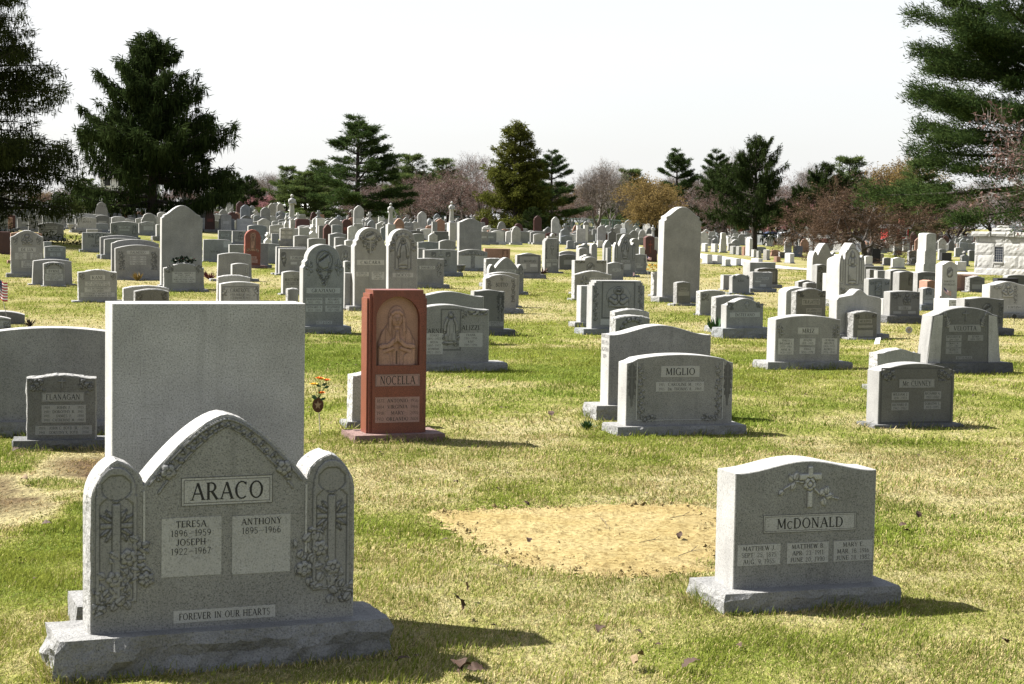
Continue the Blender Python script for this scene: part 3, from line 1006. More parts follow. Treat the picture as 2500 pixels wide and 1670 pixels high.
def dryness(x, y):
    """0 lush green .. 1 straw"""
    a = fbm(np.asarray(x) / 1.1, np.asarray(y) / 1.5, 41, 4)
    b = fbm(np.asarray(x) / 5.0, np.asarray(y) / 6.0, 57, 3)
    e = fbm(np.asarray(x) / 0.35, np.asarray(y) / 0.5, 71, 2)
    v = 0.47 * a + 0.36 * b + 0.17 * e
    v = sstep(0.36, 0.64, v)
    bias = -0.02 + 0.18 * sstep(9, 12.5, y) * (1 - sstep(13.5, 19, y)) + 0.32 * sstep(17, 34, y)
    # worn thatch beside the left stones
    th = thatch(x, y)
    return np.clip(.10 + v * 0.72 + bias, 0, 1.0) + 1.2 * th

def ground_material():
    m_, nt, bs = newmat('turf_ground')
    N = nt.nodes; L = nt.links
    at = N.new('ShaderNodeAttribute'); at.attribute_name = 'dry'
    tc = N.new('ShaderNodeTexCoord')
    mp = N.new('ShaderNodeMapping'); mp.inputs['Scale'].default_value = (1, 0.5, 1)
    L.new(tc.outputs['Object'], mp.inputs['Vector'])
    n1 = N.new('ShaderNodeTexNoise'); n1.inputs['Scale'].default_value = 4.5; n1.inputs['Detail'].default_value = 8; n1.inputs['Roughness'].default_value = 0.72
    L.new(mp.outputs['Vector'], n1.inputs['Vector'])
    ad = N.new('ShaderNodeMath'); ad.operation = 'MULTIPLY_ADD'; ad.inputs[1].default_value = 1.5
    L.new(n1.outputs['Fac'], ad.inputs[0])
    sb = N.new('ShaderNodeMath'); sb.operation = 'SUBTRACT'; sb.inputs[1].default_value = 0.75
    L.new(at.outputs['Fac'], sb.inputs[0]); L.new(sb.outputs[0], ad.inputs[2])
    rp = N.new('ShaderNodeValToRGB')
    e = rp.color_ramp.elements
    e[0].position = 0.0; e[0].color = (0.050, 0.070, 0.013, 1)
    e[1].position = 1.0; e[1].color = (0.190, 0.168, 0.088, 1)
    k = e.new(0.42); k.color = (0.090, 0.100, 0.023, 1)
    k = e.new(0.7); k.color = (0.138, 0.130, 0.047, 1)
    L.new(ad.outputs[0], rp.inputs['Fac'])
    mrs = N.new('ShaderNodeMapRange'); mrs.inputs['From Min'].default_value = 1.05; mrs.inputs['From Max'].default_value = 1.7
    L.new(at.outputs['Fac'], mrs.inputs['Value'])
    soil = N.new('ShaderNodeMixRGB'); soil.inputs['Color2'].default_value = (0.050, 0.033, 0.021, 1)
    L.new(mrs.outputs['Result'], soil.inputs['Fac']); L.new(rp.outputs['Color'], soil.inputs['Color1'])
    n2 = N.new('ShaderNodeTexNoise'); n2.inputs['Scale'].default_value = 26; n2.inputs['Detail'].default_value = 6
    L.new(mp.outputs['Vector'], n2.inputs['Vector'])
    mr = N.new('ShaderNodeMapRange'); mr.inputs['From Min'].default_value = .25; mr.inputs['From Max'].default_value = .75; mr.inputs['To Min'].default_value = .62; mr.inputs['To Max'].default_value = 1.25
    L.new(n2.outputs['Fac'], mr.inputs['Value'])
    mm = N.new('ShaderNodeMixRGB'); mm.blend_type = 'MULTIPLY'; mm.inputs['Fac'].default_value = 1
    L.new(soil.outputs['Color'], mm.inputs['Color1']); L.new(mr.outputs['Result'], mm.inputs['Color2'])
    L.new(mm.outputs['Color'], bs.inputs['Base Color'])
    bs.inputs['Roughness'].default_value = 1.0
    bs.inputs['Specular IOR Level'].default_value = 0.0
    bp = N.new('ShaderNodeBump'); bp.inputs['Strength'].default_value = 0.8; bp.inputs['Distance'].default_value = 0.06
    L.new(n2.outputs['Fac'], bp.inputs['Height']); L.new(bp.outputs['Normal'], bs.inputs['Normal'])
    return m_
M_TURF = ground_material()
tag(add('ground', ground_mesh(), None, M_TURF), kind='structure')

# pale cemetery road crossing the middle distance
def strip(name, pts, wid, lift, mat):
    V, Fc = [], []
    P = [Vector(p) for p in pts]
    for i, p in enumerate(P):
        a = P[max(0, i - 1)]; b = P[min(len(P) - 1, i + 1)]
        t = (b - a); t.z = 0; t.normalize()
        nn = Vector((-t.y, t.x, 0))
        for j in range(5):
            q = p + nn * wid * (j / 4 - .5)
            V.append((q.x, q.y, zg(q.x, q.y) + lift + 0.03 * (1 - abs(j / 2 - 1))))
    for i in range(len(P) - 1):
        for j in range(4): Fc.append((i * 5 + j, (i + 1) * 5 + j, (i + 1) * 5 + j + 1, i * 5 + j + 1))
    return add(name, mk(name, V, Fc, mat, True))
M_ROAD = simple('concrete_road', (0.27, 0.26, 0.235), 0.9, 0.12, 3.0, 0.2)
rp_ = []
for (px_, py_) in ((1300, 588), (1420, 594), (1560, 606), (1680, 620), (1756, 631), (1817, 645), (1893, 654), (1968, 659), (2100, 664), (2300, 668), (2560, 670)):
    rp_.append(ground_hit(px_, py_))
rd = []
for i in range(len(rp_) - 1):
    for j in range(6): rd.append(rp_[i].lerp(rp_[i + 1], j / 6))
rd.append(rp_[-1])
tag(strip('road', rd, 2.6, 0.03, M_ROAD), kind='structure')
# ------------------------------------------------------------------ foreground stones
AR = S('0', 227.5, 877, 1012, 1632, 'triptych', 'mid', 'grey triptych headstone with pointed arch and rose-carved wings, nearest at left',
       base=(0.155, 0.135, 0.085), t=0.19, rock=0.011, yaw=22.5, rockbase=0.028)
def a1(x, y):
    """pixel of the close-up crop -> local (x, z) on the nearest stone's face"""
    q = (x - 370) / 1435.0
    u = q - 0.5 - 0.10 * q * (1 - q)
    bot = 1350 - 150 * q
    sc = 1155 * (1.035 - 0.07 * q)
    return u * AR.w, AR.zb + (bot - y) / sc * AR.h
def araco():
    r = AR; w, h, zb, y = r.w, r.h, r.zb, r.y
    def bx(x0, y0, x1, y1):
        a = a1(x0, y0); b = a1(x1, y1)
        return (a[0] + b[0]) / 2, (a[1] + b[1]) / 2, abs(b[0] - a[0]), abs(b[1] - a[1])
    pm = G('mid', 'panel')
    X, Z, W_, H_ = bx(876, 470, 1370, 590); panel(r.root, 'name_panel', X, Z, W_, H_, y, pm, ['ARACO'], 0.70, frame=True)
    X, Z, W_, H_ = bx(768, 696, 1097, 990)
    p = panel(r.root, 'inscription_panel', X, Z, W_, H_, y, pm)
    lettering(p, ['TERESA', '1896_1959', 'JOSEPH', '1922_1967'], X - .01 * W_, Z + H_ * .16, W_ * .86, H_ * .62, y - .003, .70)
    X, Z, W_, H_ = bx(1155, 672, 1467, 962)
    p = panel(r.root, 'inscription_panel', X, Z, W_, H_, y, pm)
    lettering(p, ['ANTHONY', '1895_1966'], X, Z + H_ * .32, W_ * .86, H_ * .31, y - .003, .70)
    X, Z, W_, H_ = bx(836, 1203, 1390, 1212); panel(r.root, 'motto_panel', X, zb + h * .055, W_, h * .058, y, pm, ['FOREVER IN OUR HEARTS'], 0.56)
    cm = G('mid', 'carve')
    c = 0.0042
    # wings: lancet frame, trefoil, sunburst cross
    for sg in (-1, 1):
        xw = sg * w * 0.408
        R = Relief(xw - w * .088, xw + w * .088, zb + h * .12, zb + h * .80, c)
        ww = w * .072
        R.poly([(xw - ww, zb + h * .14), (xw - ww, zb + h * .64)] + [(xw - ww * math.cos(t_), zb + h * .64 + h * .13 * math.sin(t_) ** .9) for t_ in np.linspace(0.05, math.pi / 2, 8)] + [(xw + ww * math.cos(t_), zb + h * .64 + h * .13 * math.sin(t_) ** .9) for t_ in np.linspace(math.pi / 2, .05, 8)] + [(xw + ww, zb + h * .64), (xw + ww, zb + h * .14)], 0.007)
        R.poly([(xw - ww * .78, zb + h * .15), (xw - ww * .78, zb + h * .60), (xw - ww * .45, zb + h * .625), (xw, zb + h * .60), (xw + ww * .45, zb + h * .625), (xw + ww * .78, zb + h * .60), (xw + ww * .78, zb + h * .15)], 0.001)
        R.disc(xw, zb + h * .675, ww * .72, h * .055, 0.001, False)
        for q in range(8):
            a_ = math.pi / 4 * q + math.pi / 8 + (-.18 if q % 2 else .18)
            R.leaf(xw + .15 * ww * math.cos(a_), zb + h * .50 + .15 * ww * math.sin(a_), ww * .85, a_, 0.010, .16)
        R.rect(xw - ww * .78, xw + ww * .78, zb + h * .488, zb + h * .512, 0.007)
        R.rect(xw - ww * .20, xw + ww * .20, zb + h * .16, zb + h * .60, 0.007)
        me = R.mesh('lancet_carving', y); me.materials.append(cm); add('lancet_carving', me, r.root)
    # rose sprays
    rs = random.Random(5)
    for (stem, fl) in ((((375, 1205), (450, 1140), (520, 1080), (600, 1010), (650, 930), (690, 840)), ((583, 912, 46), (505, 1037, 44), (683, 1030, 42))),
                       (((1800, 1078), (1730, 1030), (1660, 980), (1600, 910), (1560, 830), (1570, 745)), ((1625, 830, 44), (1540, 945, 44), (1690, 930, 44)))):
        pts = [a1(*p) for p in stem]
        xs = [p[0] for p in pts]; zs = [p[1] for p in pts]
        R = Relief(min(xs) - .05, max(xs) + .07, min(zs) - .03, max(zs) + .045, c)
        if stem[0][0] > 1000: R = Relief(min(xs) - .06, min(max(xs) + .05, w / 2 - .006), min(zs) - .03, max(zs) + .045, c)
        else: R = Relief(max(min(xs) - .05, -w / 2 + .006), max(xs) + .07, min(zs) - .03, max(zs) + .045, c)
        R.line(pts, .005, .006)
        for i in range(46):
            k = rs.randint(1, len(pts) - 1); t_ = rs.random()
            px_ = pts[k - 1][0] * (1 - t_) + pts[k][0] * t_; pz = pts[k - 1][1] * (1 - t_) + pts[k][1] * t_
            sp = 0.012 + .05 * min(1, (k + t_) / 3)
            R.leaf(px_ + rs.uniform(-sp, sp), pz + rs.uniform(-sp, sp), rs.uniform(.035, .05), rs.uniform(0, 6.28), .010, .38)
        for (fx_, fy_, fr) in fl:
            q = a1(fx_, fy_)
            R.flower(q[0], q[1], fr / 2.2085 / 608 * 1.0, .014, 6, rs.random())
        me = R.mesh('rose_carving', y); me.materials.append(cm); add('rose_carving', me, r.root)
    # rose and vine band inside the pointed arch
    b = w * .31
    zn = .68
    cl = []
    for i in range(41):
        t_ = i / 40
        cl.append((-b + b * t_, zb + h * (zn + (1 - zn) * (1 - (1 - t_) ** 1.55))))
    for sg in (-1, 1):
        L_ = []
        for i in range(1, 40):
            (xa, za), (xb, zb_) = cl[i - 1], cl[min(40, i + 1)]
            dx, dz = xb - xa, zb_ - za
            n_ = math.hypot(dx, dz)
            L_.append((cl[i][0], cl[i][1], dz / n_, -dx / n_))
        xs = [-b - .005, .004] if sg < 0 else [-.004, b + .005]
        R = Relief(xs[0], xs[1], zb + h * (zn - .10), zb + h * 1.0, c)
        R.line([(sg * -1 * (p[0] + p[2] * .018), p[1] + p[3] * .018) for p in L_], .0035, .006)
        R.line([(sg * -1 * (p[0] + p[2] * (.066 - .02 * i / 39)), p[1] + p[3] * (.066 - .02 * i / 39)) for i, p in enumerate(L_)], .0035, .006)
        for i, p in enumerate(L_):
            if i % 3 == 0 and i > 1:
                qx, qz = sg * -1 * (p[0] + p[2] * .042), p[1] + p[3] * .042
                a_ = math.atan2(p[2], -p[3]) * 1.0
                R.leaf(qx, qz, .030 * (1 - i / 70), (a_ if sg < 0 else math.pi - a_) + (1.0 if i % 2 else -1.0), .009, .4)
                R.disc(qx - .008, qz + .006, .006, .006, .009)
        p = L_[7]
        R.flower(sg * -1 * (p[0] + p[2] * .042), p[1] + p[3] * .042, .031, .013, 5)
        me = R.mesh('arch_carving', y); me.materials.append(cm); add('arch_carving', me, r.root)
    # plain moulding line down from the arch to the floor of the field
    for sg in (-1, 1):
        x_ = sg * w * .307
        MB().box(x_ - .004, x_ + .004, y - .005, y + .004, zb + h * .33, zb + h * .655).build('field_moulding', G('mid', 'panel'), r.root)
araco()

S('0', 276, 748, 741, 1548, 'flat', 'light', 'tall plain flat-topped grey granite slab directly behind the rose-carved triptych stone',
  base=(0.13, 0.15, 0.06), t=0.22, d=7.72, yaw=20.5)

S('F1', 98, 352, 262, 537, 'serp', 'dark', 'small grey headstone with cross and flower corners before a wide slab at left edge',
  items=(('N', 'FLANAGAN', 0.02, .66, .62, .145, 1), ('P', ['1909|JOHN J.|1955', '1911|DOROTHY R.|1981', '1915|JAMES J.|1980', '1910|CATHERINE M.|1988'], .03, .40, .64, .27),
         ('P', ['1939|JOHN C. BOYD SR.|2006', '1941|DOROTHY R. BOYD|2014'], .03, .145, .82, .14), ('X', 0, .87, .12, .17), ('FL', -.36, .83, .24, .24), ('FL', .36, .83, .24, .24)),
  base=(0.075, 0.1, 0.06), t=0.17, rock=0.012, k=.05, yaw=14)
S('0', -62, 318, 800, 1066, 'oval', 'mid', 'wide grey serpentine slab seen from behind, cut by the left edge of the picture', base=(.12, .1, .06), t=.22, k=.05, yaw=14)

# red granite monument with praying woman
NO = S('A4', 724, 1212, 100, 1424, 'flat', 'red', 'red polished granite monument with stepped top and niche of a praying veiled woman',
       base=(0.06, 0.14, 0.10), t=0.24, rockbase=0.004)
def nocella():
    r = NO; w, h, zb, y = r.w, r.h, r.zb, r.y
    # replace the plain slab by nested stepped blocks, the foremost with an arched niche
    old = r.die.data
    root = r.root
    bpy.data.objects.remove(r.die)
    w0 = w * .90
    mr = G('red')
    # centre block with arched opening
    aw, z0n, z1n = w0 * .43, h * .475, h * .955
    nd = 0.055
    hole = [(0, z0n), (-aw, z0n), (-aw, z1n - aw)] + arc(0, z1n - aw, aw, aw, 175, 95, 10) + [(0, z1n)]
    b_ = w0 / 2; t = r.t
    V, Fc = [], []
    def pid(x, y_, z): V.append((x, y_, z + zb)); return len(V) - 1
    for sg in (1, -1):
        o = [pid(sg * x, y, z) for (x, z) in [(0, 0), (-b_, 0), (-b_, h), (0, h)]]
        hl = [pid(sg * x, y, z) for (x, z) in hole]
        f = [o[0], o[1], o[2], o[3]] + hl[::-1]
        Fc.append(tuple(f[::-1]) if sg > 0 else tuple(f))
        hb = [pid(sg * x, y + nd, z) for (x, z) in hole]
        for i in range(len(hole) - 1):
            q = (hl[i], hl[i + 1], hb[i + 1], hb[i])
            Fc.append(q if sg > 0 else q[::-1])
    k = len(V)
    for (x, y_) in ((-b_, y), (b_, y), (b_, -y), (-b_, -y)): pid(x, y_, 0); pid(x, y_, h)
    for (a, c) in ((1, 2), (2, 3), (3, 0)): Fc.append((k + 2 * a, k + 2 * c, k + 2 * c + 1, k + 2 * a + 1))
    Fc.append((k + 1, k + 3, k + 5, k + 7))
    add('die', mk('die', V, Fc, mr), root)
    # stepped shoulders
    for i, (ex, dz, iy) in enumerate(((w * .05, .026, .018), (w * .085, .058, .036))):
        for sg in (-1, 1):
            xa, xb = sorted((sg * (b_ - .01), sg * (b_ + ex)))
            MB().box(xa, xb, y + iy, -y - iy, zb, zb + h * (1 - dz)).build('stepped_shoulder', mr, root)
    # carved figure in the niche
    cx, zA, zB = 0, zb + z0n + .001, zb + z1n
    R = Relief(-aw, aw, zA, zB, .0052)
    Hn = zB - zA
    W2 = aw * 2
    def q(x, z): return (x * W2, zA + z * Hn)
    R.put(np.ones(R.X.shape, bool), .002 + .0 * R.X)
    fold = np.cos(R.X / W2 * 40 + 1.2 * np.sin((R.Z - zA) / Hn * 5))
    R.poly([q(-.43, 0), q(-.44, .30), q(-.34, .48), q(-.22, .58), q(-.17, .66), q(.17, .66), q(.22, .58), q(.32, .48), q(.42, .34), q(.40, 0)], .018 + .004 * fold, (fold < -.88) * .35)
    R.disc(*q(0, .705), W2 * .185, Hn * .155, .022)             # veil
    R.poly([q(-.18, .70), q(-.20, .50), q(-.145, .42), q(-.125, .60), q(-.12, .74)], .030)
    R.poly([q(.18, .70), q(.20, .50), q(.145, .42), q(.125, .60), q(.12, .74)], .030)
    R.disc(*q(0, .665), W2 * .118, Hn * .115, .040)             # face
    R.line([q(-.11, .745), q(-.05, .775), q(.05, .775), q(.11, .745)], .012, .036)
    R.poly([q(-.02, .68), q(.0, .70), q(.02, .68), q(.025, .64), q(-.025, .64)], .047)
    for sg in (-1, 1):
        R.disc(*q(sg * .045, .685), W2 * .026, Hn * .007, .038, False); R.C[R.ID == R.k] = .25
    R.disc(*q(0, .605), W2 * .034, Hn * .007, .040, False); R.C[R.ID == R.k] = .25
    R.poly([q(-.05, .56), q(.05, .56), q(.06, .52), q(-.06, .52)], .030)                # neck
    for sg in (-1, 1):
        R.poly([q(sg * .43, .29), q(sg * .16, .13), q(sg * .15, 0), q(sg * .42, 0)], .030 + .003 * fold)     # sleeves
        R.line([q(sg * .38, .27), q(sg * .20, .28), q(sg * .05, .36)], .017, .040)              # forearms
        R.line([q(sg * .30, .20), q(sg * .10, .24)], .014, .034)
    for sg in (-1, 1):
        for j in range(4):
            R.line([q(sg * (.055 - .01 * j), .33 + .012 * j), q(sg * .012, .45 + .012 * j)], .0062, .046 - .001 * j)
    R.line([q(.0, .20), q(.0, .02)], .003, .014, .8)
    me = R.mesh('figure_carving', y + nd, back=True, lift=0.0, edge=.55)
    me.materials.append(G('red', 'carve')); add('figure_carving', me, root)
    pm = G('red', 'panel')
    panel(root, 'name_panel', 0, zb + h * .372, w0 * .88, h * .083, y, pm, ['NOCELLA'], .80, frame=True)
    panel(root, 'inscription_panel', 0, zb + h * .165, w0 * .88, h * .178, y, pm, ['1873|ANTONIO|1956', '1884|VIRGINIA|1966', '1918|MARY|2005', '1913|ORLANDO|2006'], .58)
nocella()
S('0', 860, 990, 905, 1056, 'serp', 'light', 'low rock-edged grey stone half hidden behind the red monument', base=(.05, .05, .03), t=.19, rock=.014, d=15.3)

MI = S('A3', 690, 1890, 487, 1392, 'cutaway', 'mid', 'wide grey headstone with vine borders and rayed crosses, before a taller slab',
       items=(('N', 'MIGLIO', 0, .76, .36, .155), ('P', ['1915|CAROLINE M.|1955', '1915|Dr. THOMAS A.|1969'], 0, .545, .45, .135),
              ('VI', -.365, .52, .075, .72), ('VI', .365, .52, .075, .72), ('RAY', -.45, .58, .09, .62), ('RAY', .45, .58, .09, .62),
              ('FL', -.29, .10, .16, .10), ('FL', .29, .10, .16, .10)),
       base=(0.075, 0.10, 0.085), t=0.21, yaw=16.5, k=.10)
for sg in (-1, 1): MB().box(sg * MI.w * .405 - .004, sg * MI.w * .405 + .004, MI.y - .006, MI.y + .003, MI.zb + MI.h * .08, MI.zb + MI.h * .90).build('field_moulding', G('mid', 'panel'), MI.root)
MB().box(-MI.w * .400, MI.w * .400, MI.y - .005, MI.y + .003, MI.zb + MI.h * .070, MI.zb + MI.h * .078).build('field_moulding', G('mid', 'panel'), MI.root)
r = S('A3', 490, 1637, 157, 1332, 'serp', 'mid', 'tall grey serpentine slab standing behind the wide vine-bordered headstone', base=(.13, .13, .07), t=.22, yaw=16.5, d=16.35)
# inscription cut on its sunlit left end
V_, F_ = [], []
for i, t_ in enumerate(['FRANCESCO', '1885-1956', 'AGATHA', '1889-']):
    text_line(V_, F_, t_, 0, r.zb + r.h * (.86 - .085 * i), r.h * .05, r.t * .88, 0)
V_ = [(-r.w / 2 - .0012 + v[1], -v[0], v[2]) for v in V_]
add('lettering', mk('lettering', V_, F_, M_PAINT2), r.root)

MD = S('A2', 500, 1632, 213, 1402, 'serp', 'mid', 'grey serpentine-topped headstone with cross and rose carving, nearest at right beside sandy grave',
       items=(('N', 'McDONALD', .03, .505, .66, .142, 1), ('P', ['MATTHEW J.', 'SEPT. 25, 1875', 'AUG. 9, 1955'], -.325, .265, .30, .165), ('P', ['MATTHEW B.', 'APR. 23, 1911', 'JUNE 20, 1990'], .02, .265, .295, .165),
              ('P', ['MARY E.', 'MAR. 18, 1916', 'JUNE 28, 1982'], .345, .265, .28, .165)),
       base=(0.095, 0.085, 0.10), t=0.205, yaw=18.2, k=.07)
def mcd():
    r = MD; w, h, zb, y = r.w, r.h, r.zb, r.y
    x, z = .02 * w, zb + h * .79
    R = Relief(x - .22 * w, x + .23 * w, zb + h * .62, zb + h * .965, .0038)
    st = [(x - .19 * w, z - .015 * h), (x - .10 * w, z + .05 * h), (x, z + .03 * h), (x + .07 * w, z - .06 * h), (x + .20 * w, z - .10 * h)]
    R.line(st, .0035, .008)
    for (u, v, L_, a_) in ((-.115, .055, .04, 2.3), (-.11, .06, .042, 1.2), (-.105, .04, .04, 4.2), (-.185, -.02, .035, 3.8), (.075, -.07, .045, .9), (.11, -.08, .045, .2), (.09, -.085, .045, -1.2), (.12, -.06, .04, 1.5)):
        R.leaf(x + u * w, z + v * h, L_, a_, .009)
    R.put(((np.abs(R.X - x) < .0125) & (R.Z > zb + h * .63) & (R.Z < zb + h * .955)) | ((np.abs(R.X - x) < .058) & (np.abs(R.Z - zb - h * .874) < .0125)), .012)
    R.flower(x - .002, z + .025 * h, .032, .013, 5); R.disc(x - .002, z + .025 * h, .013, .013, .015)
    me = R.mesh('rose_cross_carving', y); me.materials.append(G('light', 'carve')); add('rose_cross_carving', me, r.root)
mcd()

S('V1', 172, 658, 388, 802, 'oval', 'dark', 'dark-faced grey headstone with arched border and flower corners, low at right with a light end',
  items=(('N', 'Mc CUNNEY', 0, .67, .48, .15, 1), ('P', ['WILLIAM J.', '1891_1953'], -.215, .46, .225, .125), ('P', ['RICHARD D.', '1942_1962'], -.215, .29, .225, .125),
         ('P', ['RICHARD A.', '1913_1980'], .215, .47, .225, .125), ('P', ['DOROTHY L.', '1913_1995'], .215, .30, .225, .125), ('FL', -.37, .80, .2, .2), ('FL', .37, .80, .2, .2), ('BOR', 0, .47, .95, .92)),
  base=(0.03, 0.06, 0.06), t=0.22, k=.09, yaw=17)
S('V1', 160, 438, 296, 770, 'serp', 'light', 'light grey serpentine slab with rough edge peeking over the low dark-faced stone at right', base=(.05, .05, .04), t=.2, rock=.012, d=19.6, yaw=17)
VE = S('V1', 520, 930, 25, 452, 'cutaway', 'dark', 'dark polished headstone with flared pale pillars and cross, large at the right',
  items=(('N', 'VELOTTA', 0, .62, .50, .125), ('P', ['BERNARDO M.', '1891_1954'], -.17, .44, .24, .10), ('P', ['GRACE M.', '1917_1985'], -.17, .325, .24, .10), ('P', ['FRANK P.', '1915_2009'], -.17, .21, .24, .10),
         ('P', ['ELVIRA', '1894_1972'], .17, .445, .24, .10), ('P', ['REST IN PEACE'], 0, .09, .25, .055), ('X', 0, .84, .11, .20)),
  base=(0.125, 0.13, 0.07), t=0.24, k=.16, taper=.16, yaw=19)
def vel():
    r = VE; w, h, zb, y = r.w, r.h, r.zb, r.y
    for sg in (-1, 1):
        mb = MB()
        xa, xb = sg * w * .36, sg * w * .49
        xc_, xd = sg * w * .38, sg * w * .575
        z0, z1 = zb + .002, zb + h * .86
        f = [(xa, y - .012, z1), (xb, y - .004, z1 - .02), (xd, y - .004, z0), (xc_, y - .012, z0)]
        bk = [(p[0], y + .02, p[2]) for p in f]
        b0 = len(mb.v); mb.v += f + bk
        for q in ((0, 1, 2, 3), (0, 4, 5, 1), (1, 5, 6, 2), (2, 6, 7, 3), (3, 7, 4, 0)): mb.f.append(tuple(b0 + i for i in (q if sg > 0 else q[::-1])))
        mb.build('pillar', G('light', 'face'), r.root)
    for sg in (-1, 1):
        x, z = sg * w * .33, zb + h * .80
        R = Relief(x - .08, x + .08, z - .13, z + .13, .009)
        for i in range(7): R.leaf(x - sg * .02, z - .10 + .02 * i, .10 - .006 * i, (1.2 if sg < 0 else 1.9) + .25 * (i - 3) * -sg, .014, .3)
        me = R.mesh('leaf_carving', y); me.materials.append(G('mid', 'carve')); add('leaf_carving', me, r.root)
vel()
S('R4', 310, 842, 905, 1345, 'oval', 'warm', 'warm grey headstone with flower crosses and three panel columns, right of centre',
  items=(('N', 'MRIZ', 0, .665, .34, .165, 1), ('P', ['THRESS', 'WILLIAM J.', '1922_1986', 'ANNE M.', '1925_2007'], -.335, .325, .24, .34), ('P', ['JOSEPH', '1891_1955'], -.005, .43, .24, .14), ('P', ['ANNA', '1890_1978'], -.005, .24, .24, .14),
         ('P', ['OCHLAK', 'HELEN E.', '1926_1952', 'ALFRED J.', '1926_1990'], .335, .335, .24, .34), ('XF', -.43, .66, .11, .30), ('XF', .43, .66, .11, .30)),
  base=(.085, .13, .09), t=.24, k=.06)
# ------------------------------------------------------------------ middle distance stones, left
def nm(t, v=.72, w=.6, h=.14, u=0): return ('N', t, u, v, w, h)
def pp(lines, u, v, w, h): return ('P', lines, u, v, w, h)
S('R1', 100, 390, 375, 798, 'bell', 'mid', 'tall grey headstone with bell-shaped top, praying Madonna and flower crosses, far left',
  items=(nm('DE LIA', .55, .54, .10), ('BUST', 0, .79, .36, .27), ('XF', -.36, .76, .14, .19), ('XF', .36, .76, .14, .19), pp(['JOSEPH', '1890_1961', 'ANNA', '1893_1981'], -.2, .40, .36, .15), pp(['JOSEPH', '1918_1990', 'ANTHONY'], .28, .40, .36, .15), pp(['CARMELA', '1897_1971', 'NICHOLAS'], .02, .21, .4, .16)),
  base=(.11, .12, .07), rock=.014, k=.2)
S('R1', 392, 578, 660, 880, 'oval', 'mid', 'small arched headstone with leafy border standing before a wider tapered slab at left',
  items=(nm('BYRNE', .62, .72, .17), pp(['1916 JOHN J. 1997', '1903 STELLA V. 1989', 'KATHRYN P. JONES', '1925_2008'], 0, .36, .86, .30), ('GA', 0, .84, .9, .24)), base=(.02, .05, .04), rock=.012)
S('R1', 300, 640, 635, 868, 'oval', 'mid', 'wide tapered plain slab behind the small arched leaf-bordered stone at left', taper=.06, base=(.03, .09, .05), k=.05)
S('R1', 703, 1050, 727, 1022, 'serp', 'warm', 'rough-edged serpentine headstone with white date panels and flower crosses, left, standing alone',
  items=(nm('KANE', .74, .38, .16), pp(['1901 ALEXANDER 1951', '1902 FLORENCE A. 1966'], 0, .54, .64, .15), pp(['1935 ALEXANDER 2013', '1946 VIOLET'], 0, .35, .68, .15), pp(['1924 JOSEPH J. MINARICH 2013', '1929 DORIS M. MINARICH 2005'], 0, .19, .88, .14), ('XF', -.4, .78, .13, .24), ('XF', .4, .78, .13, .24)),
  base=(.035, .12, .07), rock=.014, k=.07)
S('R1', 1110, 1517, 872, 1050, 'oval', 'light', 'low rough-edged pale slab just above the tall plain slab, back one of two', d=31.5, rock=.014, base=None, k=.06)
S('R1', 1212, 1515, 902, 1070, 'oval', 'olive', 'low dark face with cross and flower scrolls just above the tall plain slab', items=(('X', 0, .70, .1, .36), ('FL', -.36, .76, .2, .3), ('FL', .36, .76, .2, .3)), d=30.4, rock=.014, base=None, k=.07)
S('R1', 1035, 1440, 506, 822, 'oval', 'mid', 'wide grey headstone with flower pillars and blue-tinged foot left of the tall slab',
  items=(nm('PALMERIO', .77, .5, .11), pp(['1888|LUCIA|1965'], 0, .63, .36, .05), pp(['1882|OVIDIO|1956'], 0, .56, .36, .05), pp(['1915|PAOLO|1996'], 0, .49, .36, .05), pp(['1914|MILDRED|1997'], 0, .42, .36, .05), ('VI', -.36, .52, .14, .56), ('VI', .36, .52, .14, .56)), base=(.06, .02, .05), k=.08)
S('R1', 1000, 1425, 456, 806, 'cutaway', 'mid', 'wide stepped-shoulder slab right behind the headstone with flower pillars', base=(.06, .02, .04), k=.12, rel=.45)
S('R1', 1448, 1812, 152, 905, 'capped', 'mid', 'very tall plain grey slab with round shouldered top, left, towering over the field', base=(.1, .05, .05), t=.3)
S('R1', 1470, 1828, 668, 926, 'bell', 'mid', 'grey headstone with flower corners leaning its back to the very tall left slab',
  items=(pp(['WILLIAM   MARTIN J.', 'RULES   ROSE', '1905_1957 1917_1994', 'MARY DITI JOHN J. ROTH', '1889_1964 1911_1990'], .0, .46, .58, .4), ('FL', -.36, .78, .2, .3), ('FL', .36, .78, .2, .3)), base=(.05, .1, .05), rock=.014, k=.12)
S('R1', 402, 590, 515, 655, 'oval', 'blue', 'blue-grey headstone with name band half hidden behind the Madonna headstone', items=(nm('WUNDER', .72, .68, .22), pp(['CARL', 'ELSIE'], 0, .3, .5, .3)), k=.05)
S('R1', 395, 463, 476, 545, 'flat', 'blue', 'small dark blue slab end behind the blue-grey headstone', d=61, base=None)
S('R1', 346, 570, 306, 467, 'oval', 'cool', 'cool grey headstone with crosses at its corners and stepped base, upper left', items=(nm('PANCARI', .66, .5, .17), ('B', 0, .36, .45, .3), ('X', -.38, .68, .1, .3), ('X', .38, .68, .1, .3)), base=(.12, .1, .08), k=.07)
S('R1', -60, 92, 388, 590, 'flat', 'maroon', 'dark red polished block cut off by the left edge', base=None, t=.35)
S('R1', 44, 88, 452, 588, 'flat', 'cool', 'narrow grey stone end between the dark red block and the Madonna headstone', base=(.05, .05, .05))
S('R1', 95, 375, 388, 620, 'oval', 'pink', 'pink granite top rising behind the bell-topped Madonna headstone', d=56, k=.06)
